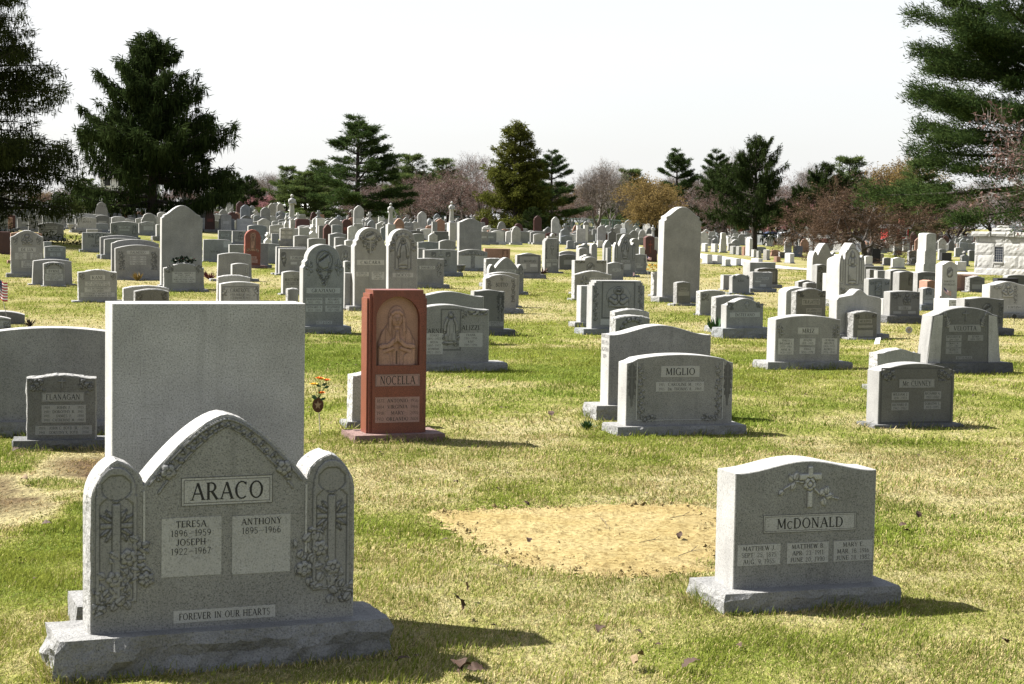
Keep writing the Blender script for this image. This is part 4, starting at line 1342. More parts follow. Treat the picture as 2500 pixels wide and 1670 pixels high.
S('R1', 32, 126, 216, 342, 'oval', 'cool', 'cool grey headstone near the left edge under the hanging fir branches', items=(nm('LEVY', .68, .6, .2), ('B', 0, .4, .5, .2)), base=(.18, .1, .08))
S('R1', 136, 262, 190, 370, 'serp', 'cool', 'taller grey serpentine headstone second from the left edge in the upper row', items=(nm('MORGAN', .68, .75, .14),), base=(.2, .12, .08))
S('R1', 255, 438, 246, 392, 'flat', 'mid', 'flat-topped grey headstone behind the cross-cornered one, upper left', items=(nm('RIZZO', .60, .4, .2), ('B', .1, .12, .3, .12)))
S('R1', 340, 432, 196, 330, 'arch', 'cool', 'arched grey headstone far left behind the flat-topped one', k=.3, d=105)
S('R1', 455, 565, 222, 372, 'oval', 'mid', 'grey headstone partly veiled by a drooping fir twig, upper left', items=(nm('NICHOLS', .4, .8, .16),), base=(.12, .1, .08))
S('G8', 205, 552, 366, 655, 'oval', 'light', 'pale headstone with small cross and bold letters on a wide base, upper left', items=(('T', 'ARATA', 0, .62, .56, .19), ('X', .0, .86, .07, .2)), base=(.18, .28, .12), k=.07)
S('G8', 175, 545, 304, 600, 'oval', 'light', 'pale slab right behind the bold-lettered headstone, upper left', k=.06, rel=.5)
S('G8', 490, 770, 474, 645, 'oval', 'blue', 'low dark blue-grey slab right of the bold-lettered pale headstone', k=.05)
S('G8', 380, 580, 584, 690, 'flat', 'light', 'small pale block peeking over the stone with arched portrait', base=None)
S('G8', 808, 1305, 448, 765, 'oval', 'cool', 'grey headstone with two carved praying figures beside its name band, upper left', items=(nm('PANCARI', .64, .4, .13), ('B', 0, .46, .36, .1), ('FIG', -.34, .48, .18, .58), ('FIG', .36, .48, .18, .58), ('X', 0, .85, .06, .2)), k=.07)
S('G8', 1318, 1600, 448, 700, 'serp', 'cool', 'grey serpentine headstone with name band and large panel left of the very tall slab', items=(nm('DELLANGELO', .76, .72, .16), ('B', .1, .42, .62, .36)), base=(.13, .08, .07))
S('G8', 1262, 1560, 376, 640, 'oval', 'light', 'pale arched slab behind the serpentine headstone left of the very tall slab', k=.08, d=98)
S('G8', 302, 820, 638, 1003, 'serp', 'cool', 'grey headstone with arched portrait of a holy figure, upper left lawn', items=(('NICHE', .04, .64, .2, .62), ('FL', -.2, .8, .2, .22), ('FL', .28, .8, .2, .22), ('T', 'ORAZI', -.05, .22, .3, .16)), base=(.1, .1, .07), k=.02)
S('G8', 697, 1290, 744, 1130, 'oval', 'cool', 'wide grey slab, front one of a pair left of the stepped-shoulder slab', k=.05, base=(.16, .1, .06))
S('G8', 625, 1290, 694, 1115, 'oval', 'mid', 'wide brown-ended slab, back one of a pair left of the stepped-shoulder slab', k=.06, base=(.14, .1, .06), rel=.5)
S('G8', 1000, 1225, 400, 560, 'serp', 'light', 'pale low headstone top between dark monuments under the big spruce', d=100)
S('G8', 1005, 1300, 300, 520, 'hump', 'dark', 'dark monument with scrolled crest under the big spruce', d=118)
S('G8', 720, 905, 374, 560, 'oval', 'cool', 'light grey headstone with small hump behind the dark blue slab', d=104)
S('G8', 340, 505, 70, 470, 'crosstop', 'cool', 'pedestal monument topped by a cross near the left spruce branches', d=128, t=.5)
S('G8', 512, 650, 236, 440, 'oval', 'blue', 'blue-grey upright headstone right of the cross-topped pedestal', d=124, k=.04)
S('G8', 190, 330, 204, 420, 'flat', 'dark', 'dark flat-topped headstone left of the cross-topped pedestal', d=126)
S('G8', 905, 985, 225, 520, 'arch', 'dark', 'slim dark arched headstone below the spruce trunk, left', d=122, k=.6)
S('G8', 1550, 1650, 250, 560, 'shoulder', 'dark', 'dark round-headed headstone right of the spruce trunk', d=115)
S('G8', 1632, 1720, 498, 795, 'oval', 'light', 'pale narrow headstone on a dark base touching the very tall slab', base=(.22, .2, .1), t=.3)
S('R1', 1822, 2060, 456, 660, 'oval', 'cool', 'low polished grey headstone with an open-book tablet at its right shoulder', items=(('B', .40, .78, .3, .3), ('T', 'VITALE', -.05, .42, .4, .12)), k=.02, base=(.05, .02, .05))
S('R1', 1958, 2075, 375, 505, 'flat', 'blue', 'blue-grey flat headstone behind the open-book headstone', base=(.1, .1, .08), items=(nm('FERRI', .6, .6, .2),))
S('R1', 2082, 2205, 380, 508, 'flat', 'cool', 'grey headstone with kneeling figure just left of the red arched stone', items=(('BUST', .1, .55, .4, .7), nm('CONTI', .2, .6, .15)))
S('R1', 2056, 2185, 502, 640, 'flat', 'mid', 'plain reddish-grey slab end overlapped by the red arched stone', d=61)
S('G7', 278, 555, 446, 1138, 'arch', 'red', 'slender red granite headstone with round arched head and carved window', k=1.05, rock=.016,
  items=(('NICHE', 0, .66, .36, .52), pp(['RIZZI'], 0, .22, .5, .07), pp(['MICHELE', '1890_1957'], .02, .12, .6, .10), ('FL', -.3, .42, .2, .1), ('FL', .3, .42, .2, .1)), base=(.09, .2, .12))
S('G7', 540, 700, 690, 1120, 'flat', 'cool', 'plain grey slab set tight behind the red arched headstone', base=(.1, .1, .08), rel=.45)
S('R1', 1958, 2250, 576, 832, 'oval', 'mid', 'plain tapered grey slab with wide base behind a small cross-cornered stone', taper=.05, base=(.06, .18, .07), k=.06)
S('R1', 2080, 2228, 670, 846, 'oval', 'mid', 'small grey headstone with crosses in its corners before a tapered slab', items=(nm('CRAWFORD', .52, .85, .18), ('X', -.36, .8, .12, .18), ('X', .36, .8, .12, .18), pp(['1889 JOHN 1961', 'MARY 1975'], 0, .22, .8, .25)), base=None, d=38)
S('R1', 1950, 2240, 777, 1000, 'oval', 'light', 'low pale slab behind the pinkish headstone with leaf scrolls, above the tall plain slab', d=32.8, rock=.012, base=None, k=.07)
S('R1', 1978, 2325, 836, 1100, 'oval', 'light', 'pale pinkish headstone with leaf scrolls above the right end of the tall plain slab', items=(('T', 'CAMEROTE', 0, .76, .56, .14), ('T', '1919 PHILLIP 1961', 0, .63, .56, .08), ('T', '1921 FRANCIS 1952', 0, .54, .56, .08), ('T', '1949 ANTHONY T. 1998', 0, .45, .56, .08), ('FL', -.4, .72, .16, .3), ('FL', .4, .72, .16, .3), ('BOR', 0, .45, .94, .86)), d=31.6, base=None, k=.06)
S('0', -60, 27, 772, 812, 'oval', 'light', 'low stone with scroll carving at the left edge in front of a darker block', d=27, base=None, items=(('FL', .38, .4, .2, .6), ('BOR', .0, .4, .98, .8)))
S('0', -45, 61, 760, 806, 'oval', 'dark', 'low dark block at the left edge below the little flag', d=28.4, base=None, t=.3)
S('G7', 340, 670, 358, 640, 'oval', 'blue', 'blue-grey headstone with framed name rising behind the red arched headstone', items=(nm('DILLER', .5, .55, .16),), d=73)
S('G7', 640, 760, 492, 720, 'crosstop', 'white', 'white stone with flared base and block top right of the red arched headstone', d=67, t=.3)
S('G7', 760, 880, 515, 760, 'flat', 'blue', 'pale lilac-grey slab next to the white flared stone', d=68)
S('G7', 580, 900, 694, 985, 'oval', 'cool', 'grey arched headstone low behind the red arched headstone', items=(nm('DSIRIO', .68, .5, .14), pp(['MARIA', '1894_1958'], .3, .48, .2, .16)), k=.05, d=62)
S('G7', 912, 1130, 412, 745, 'oval', 'warm', 'buff headstone made of stacked date tablets on a thick rough base', items=(pp(['FAMIGLIA'], 0, .88, .8, .1), pp(['JOHN 1901', 'MARY 1911', 'PETER'], 0, .6, .84, .24), pp(['ANNA 1920', 'ROSE 1931', 'LUIGI'], 0, .26, .84, .24)), base=(.28, .1, .08), rock=.012, k=.06)
S('G7', 1165, 1430, 546, 765, 'oval', 'mid', 'grey arched headstone with one name line behind the girl medallion stone, left one', items=(('T', 'STASKA', .05, .62, .6, .2),), k=.06, d=60)
S('G7', 1420, 1730, 598, 770, 'oval', 'mid', 'grey arched headstone with one name line behind the girl medallion stone, right one', items=(('T', 'ZAINO', .02, .6, .4, .2),), k=.05, d=57)
S('G7', 1250, 1430, 404, 640, 'flat', 'light', 'pale square-topped headstone between dark and light monuments left of centre', d=72)
S('G7', 1430, 1590, 356, 640, 'crosstop', 'white', 'tall pale monument with a low cross on top, left of centre', d=76, t=.4)
S('G7', 1572, 1712, 240, 480, 'flat', 'white', 'bright square monument panel standing high under the pine', d=100, t=.3)
S('G7', 1690, 1830, 348, 640, 'bell', 'maroon', 'dark brown curved-top headstone behind the cherry-cross stones', d=72, k=.5)
S('G7', 1605, 1690, 372, 540, 'flat', 'dark', 'dark slim headstone next to the brown curved-top stone', d=84)
S('G7', 1838, 2005, 356, 520, 'oval', 'blue', 'blue-grey oval headstone high behind the dark brown curved-top stone', d=88, k=.06)
S('G7', 1800, 2100, 500, 760, 'serp', 'cool', 'grey headstone behind the praying-figure slab, with a smaller stone before it', d=61)
S('G7', 1895, 2070, 580, 760, 'oval', 'mid', 'small grey oval headstone before a larger grey one, left of the tall cross stone', d=58, k=.05)
S('G7', 2090, 2260, 630, 760, 'oval', 'light', 'pale oval headstone peeking out left of the tall cross stone', d=52, k=.08)
S('G7', 2130, 2280, 376, 520, 'gothic', 'white', 'white pointed headstone below the pine trunk', d=105, k=.2)
S('G7', 1095, 1170, 250, 560, 'capped', 'light', 'pale pillar carrying a statue left of the pines', d=95, t=.5)
S('G7', 990, 1060, 190, 560, 'crosstop', 'light', 'pale tall cross monument left of the statue pillar', d=98, t=.25)
S('G7', 530, 670, 204, 400, 'gothic', 'mid', 'grey pointed headstone high at left below the pink blossom', d=112, k=.2)
# centre
S('R2', 512, 880, 500, 1302, 'shoulder', 'cool', 'tall dark grey round-shouldered headstone with girl medallion and two flower crosses',
  items=(nm('GRAZIANO', .435, .82, .067), ('OV', .02, .80, .42, .26), ('XF', -.35, .72, .20, .20), ('XF', .36, .72, .20, .20), ('SW', .02, .60, .4, .22), pp(['MARIANNINA', '1905_1955'], -.22, .31, .40, .075), pp(['ROSARIO', '1898_1978'], .25, .31, .40, .075), pp(['GENNARO A.', '1933_2009'], -.22, .215, .40, .075), pp(['JOSEPHINE', '1912_1991'], .25, .215, .40, .075), pp(['REST IN PEACE'], .03, .045, .38, .04)),
  base=(.11, .1, .09), t=.26, k=.10)
S('R2', 378, 472, 897, 1110, 'oval', 'mid', 'low rough-edged stone left of the girl medallion headstone, cut by the tall slab', d=29.5, rock=.014, base=None)
S('R2', 332, 505, 740, 955, 'oval', 'warm', 'small warm grey headstone left of the girl medallion headstone', items=(('T', 'MATTHEWS', 0, .62, .86, .15), ('T', '1901 HARRY 1961', 0, .48, .7, .08), ('T', '1903 ROSE 1970', 0, .4, .7, .08), ('X', .1, .82, .1, .15)), base=(.03, .06, .05))
S('R2', 302, 560, 540, 780, 'flat', 'mid', 'grey headstone with rose and holy-face carving left of the medallion headstone', items=(('OV', -.36, .72, .18, .28), ('SW', -.34, .44, .2, .34), ('N', 'FORLINI', .12, .64, .5, .14), ('B', 0, .42, .22, .1), ('B', .3, .42, .2, .1)), base=(.05, .1, .06))
S('R2', 275, 540, 524, 774, 'flat', 'mid', 'plain slab immediately behind the rose and holy-face headstone', rel=.4, base=(.05, .12, .05))
S('R2', 800, 942, 506, 800, 'serp', 'mid', 'headstone with praying woman in an oval, left of the tall cross headstone', items=(('BUST', .15, .60, .6, .5),), d=46)
S('R2', 888, 945, 650, 900, 'oval', 'mid', 'narrow stone edge with flower carving beside the tall cross headstone', items=(('FL', 0.01, .8, .8, .2),), d=42)
S('R2', 884, 942, 757, 1070, 'flat', 'mid', 'plain low slab between the medallion headstone and the tall cross headstone', d=34.5, base=(.05, .02, .05))
S('R2', 978, 1262, 350, 1100, 'shoulder', 'warm', 'tall warm grey round-shouldered headstone with large cross and flower swag',
  items=(nm('CALCARA', .555, .86, .066), ('SW', 0, .78, .72, .24), ('X', 0, .78, .26, .24), ('OV', 0, .89, .42, .13), pp(['GLORIA M.', '1925_1993'], -.25, .405, .4, .055), pp(['JOSEPH J. Sr.', '1890_1977', 'ANNA', '1894_1984'], .24, .385, .4, .10)), base=(.1, .12, .08), t=.28, k=.12)
S('R2', 1282, 1541, 362, 1088, 'shoulder', 'warm', 'tall warm grey headstone with standing robed woman in an arched niche',
  items=(nm('DiCICCO', .39, .72, .058), ('NICHE', 0, .69, .58, .46), ('GA', 0, .82, .9, .26), ('X', .02, .955, .1, .07)), base=(.1, .1, .08), t=.28, k=.10)
S('R2', 1500, 1775, 625, 895, 'serp', 'mid', 'grey headstone with cross and lilies, right beside the robed-woman headstone', items=(('N', 'DiMARCO', -.05, .64, .5, .13), ('XF', .33, .56, .18, .56)), base=(.1, .13, .07), k=.02)
S('R2', 1602, 1895, 545, 788, 'serp', 'cool', 'cool grey headstone with cross between two square medallions', items=(('X', 0, .62, .14, .7), ('OV', -.22, .78, .15, .2), ('OV', .22, .78, .15, .2), ('FL', -.1, .4, .16, .3), ('FL', .12, .4, .16, .3)), base=(.12, .16, .09), k=.02)
S('R2', 1905, 2165, 545, 742, 'oval', 'cool', 'grey double-panel headstone with central cross, in front of a tall plain slab', items=(('T', 'ARRIGO', 0, .87, .5, .12), ('B', -.28, .38, .4, .6), ('B', .27, .38, .4, .6), ('XF', 0, .5, .1, .8), ('GA', 0, .74, .8, .12)), k=.1, base=(.06, .03, .05))
S('G5', 12, 440, 262, 960, 'bell', 'cool', 'tall plain grey slab with rounded crown, centre, behind the double-panel headstone', d=64.5, t=.3, k=.15)
S('R2', 1738, 1878, 460, 600, 'oval', 'mid', 'grey oval headstone with name band left of the tall plain centre slab', items=(nm('CONRAN', .4, .6, .25),), d=72, k=.12)
S('R2', 1545, 1728, 476, 620, 'serp', 'blue', 'long low blue slab right of the robed-woman headstone', d=70, k=.03)
S('R2', 1545, 1610, 536, 680, 'flat', 'cool', 'narrow slab end left of the square-medallion headstone', d=62)
S('G5', 497, 980, 836, 1110, 'flat', 'pink', 'salmon-brown headstone with square cross panel at its right end', items=(('BOR', .30, .56, .24, .8), ('X', .30, .56, .2, .7)), d=62)
S('G5', 580, 1245, 1006, 1722, 'triptych', 'mid', 'grey triptych headstone with pointed arch and cross wings, middle of the field', items=(('N', 'GIANNATTASIO', 0, .60, .56, .09), ('LAN', -.415, .5, .13, .5), ('LAN', .415, .5, .13, .5)), base=(.07, .1, .06), k=.17)
S('G5', 515, 900, 1022, 1690, 'oval', 'mid', 'plain rough-ended slab tight behind the middle triptych headstone', d=47.5, rock=.014, k=.03)
S('G5', 1112, 1572, 920, 1408, 'serp', 'mid', 'grey serpentine headstone with bordered field on a dark base, right of the middle triptych', items=(('T', 'BRANIGAN', .04, .62, .52, .14), ('B', -.22, .38, .22, .24), ('B', .2, .42, .3, .14), ('BOR', 0, .48, .9, .86)), base=(.12, .14, .09), k=.08)
S('G5', 1645, 1915, 640, 1308, 'stepped', 'mid', 'slim stepped headstone with wreathed cross panel and vine edges, centre', items=(('N', 'TORZOLINI', 0, .34, .8, .07), ('X', 0, .68, .3, .36), ('OV', 0, .72, .26, .12), ('VI', -.4, .62, .12, .5), ('VI', .4, .62, .12, .5), ('B', -.2, .2, .3, .1), ('B', .2, .22, .3, .06)), base=(.05, .14, .09), t=.3, k=.07)
S('G5', 1700, 1905, 545, 900, 'centre', 'warm', 'pale stone with scrolled crest just behind the slim stepped headstone', d=72)
S('G5', 1920, 2262, 942, 1245, 'oval', 'dark', 'dark polished oval headstone right of the slim stepped headstone', items=(('T', 'RUSSO', .05, .74, .4, .14), ('B', .02, .45, .5, .3)), k=.09, base=(.03, .02, .05))
S('G5', 1925, 2280, 880, 1180, 'oval', 'mid', 'long grey slab behind the dark polished oval headstone', d=66, k=.1)
S('R3', -55, 221, 770, 1122, 'cutaway', 'warm', 'broad warm grey headstone with carved end pillars and clipped shoulders, left of centre lawn', items=(('T', 'BOTTO', .02, .70, .42, .14), ('VI', .40, .55, .14, .7), ('VI', -.38, .55, .14, .7), ('XF', .02, .88, .1, .14)), base=(.09, .12, .08), k=.17)
S('R3', -30, 246, 750, 1002, 'oval', 'warm', 'warm grey slab behind the broad clipped-shoulder headstone', d=37, base=(.04, .06, .04), k=.08)
S('A4', 1000, 1765, 226, 806, 'serp', 'mid', 'grey headstone with central figure panel and vine frieze beside the red monument',
  items=(('T', 'CARNITI', -.12, .55, .32, .095), ('T', 'ALIZZI', .285, .60, .33, .10), ('FIG', .06, .60, .17, .56), ('FL', .06, .40, .2, .24), ('BOR', .06, .57, .235, .72), ('XF', .21, .84, .07, .16), ('VI', .36, .855, .22, .08), pp(['FRANK', '1913_1956', 'KAY', '1915_1996'], .29, .39, .27, .24), pp(['TONIO', '1895_1955', 'ROSA', '1897_1977', 'DOMINIC', '1922_1975'], -.13, .33, .2, .36)), base=(.09, .2, .09), k=.06)
S('A4', 1100, 1715, 112, 760, 'serp', 'mid', 'plain grey serpentine slab behind the figure-panel headstone beside the red monument', d=25.5, base=(.06, .05, .05), k=.07)
S('R2', 2040, 2315, 908, 1318, 'serp', 'dark', 'dark headstone with sunburst cross and roses at right, behind the figure-panel stone', items=(('RAY', .36, .62, .26, .66), ('XF', .36, .5, .18, .6), pp(['ANDREA R.', '1895_1966'], .22, .14, .5, .12)), base=(.09, .16, .09), k=.05)
# right of centre
S('R3', 745, 1075, 738, 1004, 'bell', 'warm', 'warm grey headstone with rough left edge and cross medallion, centre right lawn', items=(('N', 'GIARDINO', .15, .68, .5, .15), ('XF', -.25, .55, .26, .56)), base=(.04, .08, .06), rock=.016, k=.09)
S('R3', 745, 1032, 612, 900, 'centre', 'warm', 'warm grey headstone with raised centre holding a veiled head in an oval', items=(('OV', 0, .66, .26, .36), ('VI', -.33, .86, .3, .08), ('VI', .33, .86, .3, .08)), d=44, base=(.05, .05, .05))
S('R3', 1040, 1182, 660, 836, 'serp', 'cool', 'small cool grey headstone with vine corner right of the veiled-head stone', items=(('N', 'LAMOTTE', .06, .56, .5, .15), ('FL', .4, .7, .16, .4)), base=(.05, .08, .06))
S('G4', 1045, 1500, 630, 1535, 'triptych', 'cool', 'grey triptych headstone with standing Madonna niche and lancet wings, centre right', items=(('NICHE', 0, .66, .38, .54), ('LAN', -.41, .58, .13, .44), ('LAN', .41, .58, .13, .44), ('N', 'PETRILLO', .02, .34, .4, .05), ('B', .12, .2, .3, .14)), base=(.06, .12, .08), k=.19)
S('G4', 1480, 1735, 1048, 1480, 'serp', 'cool', 'grey headstone with palm and cross at its right end beside the Madonna triptych', items=(('N', 'DUFFY', -.22, .40, .4, .14), ('B', -.1, .26, .5, .1), ('XF', .34, .6, .2, .56)), base=(.1, .12, .08), k=.04)
S('G4', 1650, 1960, 660, 1214, 'pylon', 'maroon', 'dark brown monument with tall central block and outlined cross', items=(('X', .02, .58, .3, .5), ('T', 'SCHIRO', 0, .88, .5, .07)), base=None, t=.3)
S('G4', 1590, 1700, 900, 1070, 'serp', 'white', 'pale curved stone just left of the dark brown cross monument', d=77, t=.4)
S('G4', 832, 986, 750, 1050, 'gothic', 'cool', 'cool grey pointed headstone left of the Madonna triptych', k=.7, d=66)
S('G4', 900, 985, 918, 1045, 'flat', 'blue', 'small blue-grey slab before the pointed headstone', d=64, base=None)
S('G4', 1415, 1575, 715, 1060, 'arch', 'mid', 'grey arched headstone behind the right wing of the Madonna triptych', k=.6, d=66)
S('G4', 45, 188, 760, 945, 'arch', 'blue', 'blue-grey arched headstone in the row behind the veiled-head stone', k=.35, base=(.08, .06, .06))
S('G4', 190, 285, 792, 945, 'oval', 'blue', 'narrow blue-grey headstone right of the blue-grey arched one', base=(.05, .04, .05))
S('G4', 275, 580, 822, 1010, 'hump', 'cool', 'low grey double stone with curly crest behind the veiled-head stone', d=62)
S('G4', 300, 480, 912, 1060, 'arch', 'mid', 'rounded brownish marker in front of the curly-crested stone', k=.4, d=58)
S('G4', 560, 690, 818, 1090, 'capped', 'cool', 'pale pillar-shaped stone with cross top right of the rounded brownish marker', d=58)
S('G4', 345, 560, 1060, 1160, 'hump', 'light', 'white crest of a stone peeking over the veiled-head headstone', d=52, base=None)
S('G4', 255, 330, 440, 825, 'flat', 'white', 'left one of two tall slim white pillars', t=.22, base=(.08, .04, .04))
S('G4', 405, 485, 432, 815, 'flat', 'white', 'right one of two tall slim white pillars', t=.22, base=(.08, .04, .04))
S('G4', 690, 800, 762, 920, 'flat', 'white', 'white square stack left of the pointed grey headstone', base=(.08, .04, .04))
S('G4', 1430, 1575, 430, 670, 'capped', 'light', 'pale shouldered monument under the golden tree', base=(.1, .1, .1))
S('G4', 1492, 1612, 575, 682, 'flat', 'light', 'low pale block in front of the pale shouldered monument', base=None)
S('G4', 1735, 1820, 505, 668, 'arch', 'cool', 'dark-faced arched stone at the foot of the golden tree', k=.5)
S('G4', 1565, 1690, 690, 860, 'flat', 'cool', 'grey flat headstone right behind the Madonna triptych', base=(.08, .05, .05))
S('R3', 1538, 1870, 165, 1022, 'capped', 'warm', 'tallest plain warm grey slab with round shouldered crown, right of centre', base=(.12, .10, .08), t=.34)
S('R3', 1662, 1786, 836, 1024, 'oval', 'olive', 'small olive-grey marker standing against the foot of the tallest slab', items=(nm('MORAN', .66, .5, .14), ('B', 0, .46, .8, .2)), base=(.05, .1, .06), rock=.01, d=38.8)
S('R3', 1455, 1530, 750, 948, 'flat', 'light', 'rough pale block tucked left behind the tallest slab', rock=.02, d=43.5, base=(.05, .04, .04))
S('R3', 900, 1370, 826, 1310, 'stepped', 'cool', 'wide headstone with seated figure panel framed by vine pillars', items=(('BUST', 0, .66, .46, .46), ('VI', -.43, .56, .1, .8), ('VI', .42, .56, .1, .8), ('BOR', 0, .60, .64, .78), ('B', -.22, .14, .22, .12)), base=(.09, .16, .08), t=.24, k=.035)
S('R3', 800, 1200, 872, 1290, 'flat', 'light', 'pale narrow slab end behind the seated-figure headstone', d=30.2, base=(.08, .12, .06), t=.2)
S('R3', 1105, 1412, 1082, 1310, 'oval', 'light', 'low rough-edged pale stone, rear one of two before the seated-figure headstone', d=25.8, rock=.014, base=None, k=.08)
S('R3', 1112, 1420, 1138, 1330, 'oval', 'mid', 'low rough-edged stone with garland border, front one of two above the serpentine slab', items=(('GA', 0, .70, .8, .5),), d=24.8, rock=.014, base=None, k=.08)
S('R3', 1870, 2092, 912, 1138, 'oval', 'warm', 'warm grey stone with rough left edge and scroll carving right of the tallest slab', items=(('FL', -.3, .72, .3, .3), ('FL', .3, .72, .3, .3)), rock=.014, base=(.02, .03, .04), k=.05)
S('G3', 1088, 1395, 1095, 1465, 'serp', 'blue', 'pale blue-grey headstone with little cross and leaf corners, right', items=(('T', 'KANE', .02, .64, .5, .14), ('X', .02, .83, .08, .16), ('FL', -.4, .84, .18, .2), ('FL', .4, .84, .18, .2)), base=(.05, .1, .06), k=.12)
S('G3', 925, 1240, 1110, 1430, 'flat', 'mid', 'plain slab with white end behind the pale blue-grey headstone with little cross', d=48.5, base=(.03, .03, .04))
S('G3', 1448, 1800, 1060, 1420, 'flat', 'blue', 'blue-grey headstone with rough edges and three name bands, right', items=(nm('DEMARCO-LUNA', .62, .62, .15), ('B', -.22, .42, .3, .1), ('B', .03, .18, .32, .16), ('X', .05, .84, .06, .16)), rock=.014, base=(.1, .1, .08))
S('G3', 1530, 1900, 985, 1338, 'oval', 'olive', 'olive-grey bordered slab behind the blue-grey headstone with three bands', items=(('BOR', 0, .5, .9, .9),), base=(.1, .1, .07), d=51)
S('G3', 1400, 1860, 885, 1300, 'flat', 'cool', 'long grey slab with white end, rearmost of three stacked up right', d=56, base=(.05, .05, .05), t=.5)
S('0', 1774, 1864, 728, 826, 'bell', 'cool', 'grey arched headstone with cross and rough flower shoulders, right of the serpentine pair', items=(nm('DiSTEFANO', .44, .82, .16), ('X', .05, .76, .14, .26), ('FL', -.38, .74, .2, .26), ('FL', .4, .74, .2, .26)), base=(.16, .1, .09), k=.16)
S('0', 1748, 1840, 721, 822, 'oval', 'mid', 'rough-ended slab behind the arched cross headstone at right', rock=.016, d=29.6, base=(.1, .08, .05), k=.05)
# right
S('R4', 483, 727, 684, 920, 'bell', 'olive', 'brownish headstone with corner flowers and rough left edge, right', items=(nm('TRASATTO', .62, .6, .17), pp(['1891 CARMINE R. 1972', '1893 ROSE 1968', 'SALVI E.', 'JOSEPH'], .1, .26, .52, .36), ('FL', -.36, .84, .24, .18), ('FL', .36, .84, .24, .18)), rock=.016, d=32.5, base=None, k=.10)
S('R4', 400, 650, 676, 912, 'arch', 'light', 'pale rounded slab end directly behind the brownish corner-flower headstone', d=33.6, base=None, k=.3, t=.35)
S('R4', 815, 1180, 692, 1095, 'hump', 'light', 'pale plain slab with small round hump on top, right', base=(.07, .12, .07), t=.26)
S('R4', 952, 1147, 872, 1104, 'oval', 'olive', 'small dark marker with cross before the pale humped slab', items=(nm('MURPHY', .62, .55, .15), ('B', 0, .42, .62, .09), ('B', 0, .16, .66, .24), ('X', .04, .83, .07, .13), ('FL', -.34, .8, .2, .16), ('FL', .38, .8, .2, .16)), rock=.012, base=(.03, .1, .05), t=.26)
S('R4', 840, 1047, 310, 800, 'triptych', 'light', 'tall pale triptych headstone with full-length holy figure, right', items=(('NICHE', 0, .60, .58, .62, 'in'), ('N', 'DiSTEFANO', 0, .235, .56, .06), ('LAN', -.415, .56, .12, .5), ('LAN', .415, .56, .12, .5), ('FL', -.34, .2, .24, .1), ('FL', .34, .2, .24, .1)), d=39.5, t=.34, k=.16, base=(.1, .1, .1))
S('R4', 795, 1000, 420, 790, 'arch', 'light', 'pale slab end tight behind the holy-figure triptych', d=41.2, t=.4, k=.4)
S('G2', 612, 1040, 542, 1215, 'triptych', 'warm', 'tall plain triptych slab with scalloped top left of the holy-figure triptych', d=53, t=.36, k=.2)
S('G2', 690, 880, 918, 1270, 'serp', 'olive', 'brownish carved headstone leaning against the plain scalloped slab', items=(('FL', -.2, .8, .5, .2), ('FIG', 0, .5, .4, .4)), d=49, base=(.03, .03, .04), t=.3)
S('G2', 860, 960, 1080, 1345, 'flat', 'light', 'pale narrow stone end beside the holy-figure triptych, left', d=45, base=(.03, .03, .04))
S('G2', 360, 660, 1200, 1350, 'serp', 'dark', 'low dark slab with white end at right lawn', d=47, base=None, k=.1)
S('G2', 503, 688, 1245, 1360, 'oval', 'dark', 'small dark rough stone before the low white-ended slab', d=44, rock=.02, base=None)
S('G2', 1620, 2005, 1170, 1500, 'oval', 'blue', 'blue-grey headstone with horse-like panel right of the holy-figure triptych', items=(('BOR', -.05, .68, .34, .5), ('FL', -.05, .68, .3, .4), ('B', 0, .25, .6, .2), ('VI', -.35, .84, .2, .1), ('VI', .35, .84, .2, .1)), d=37, base=(.05, .04, .04), k=.04)
S('G2', 1640, 1780, 1010, 1180, 'flat', 'olive', 'brown-faced block end, first of a row behind the horse-panel stone', d=48, rock=.01)
S('G2', 1780, 1940, 1030, 1200, 'flat', 'mid', 'grey block end, second of a row behind the horse-panel stone', d=47)
S('G2', 1555, 1890, 952, 1180, 'flat', 'dark', 'long dark slab back right of the holy-figure triptych', d=56, base=None)
S('G2', 2005, 2348, 1010, 1380, 'oval', 'dark', 'large dark slab back with white end behind the child-holding headstone', d=46, t=.3)
S('G2', 2170, 2420, 1045, 1395, 'oval', 'olive', 'olive headstone with arch carving in front of the large dark slab back', items=(('NICHE', .3, .7, .3, .4),), d=43.5, base=(.03, .05, .05), t=.3)
S('R4', 1250, 1495, 706, 972, 'oval', 'dark', 'dark grey headstone with carved figure holding a child and swags, right', items=(nm('CORSI', .31, .42, .13), ('BUST', .06, .70, .28, .5), ('FL', -.28, .80, .3, .24), ('FL', .36, .80, .26, .24), ('B', -.25, .13, .26, .1), ('B', .24, .13, .26, .1)), base=(.14, .1, .09), t=.24, k=.03)
S('R4', 1195, 1300, 770, 930, 'flat', 'light', 'pale slab end directly behind the child-holding headstone', d=34.5, base=None)
S('G1', 318, 490, 1215, 1560, 'bell', 'blue', 'small blue-grey headstone with carved figure and stepped base, right', items=(nm('CASTAGNA', .38, .84, .12), ('NICHE', 0, .76, .5, .4), ('B', 0, .16, .8, .2)), base=(.13, .06, .06), k=.1)
S('G1', 600, 828, 832, 1460, 'bell', 'white', 'tall white headstone with floral medallion head, beside a small flag', items=(('T', 'DiMASCIO', 0, .50, .8, .06), ('T', 'DEVIRGILIIS', 0, .42, .84, .06), ('OV', 0, .72, .4, .26)), base=(.06, .06, .05), t=.3, k=.18)
S('G1', 335, 530, 416, 1080, 'stele', 'light', 'tall pale stepped pillar slab, right, below the pine branch', d=52, t=.45)
S('G1', 245, 520, 985, 1235, 'oval', 'dark', 'dark polished headstone with name band left of the tall white medallion headstone', items=(('N', 'TALARICO', .15, .68, .66, .22),), d=45, k=.06, t=.25)
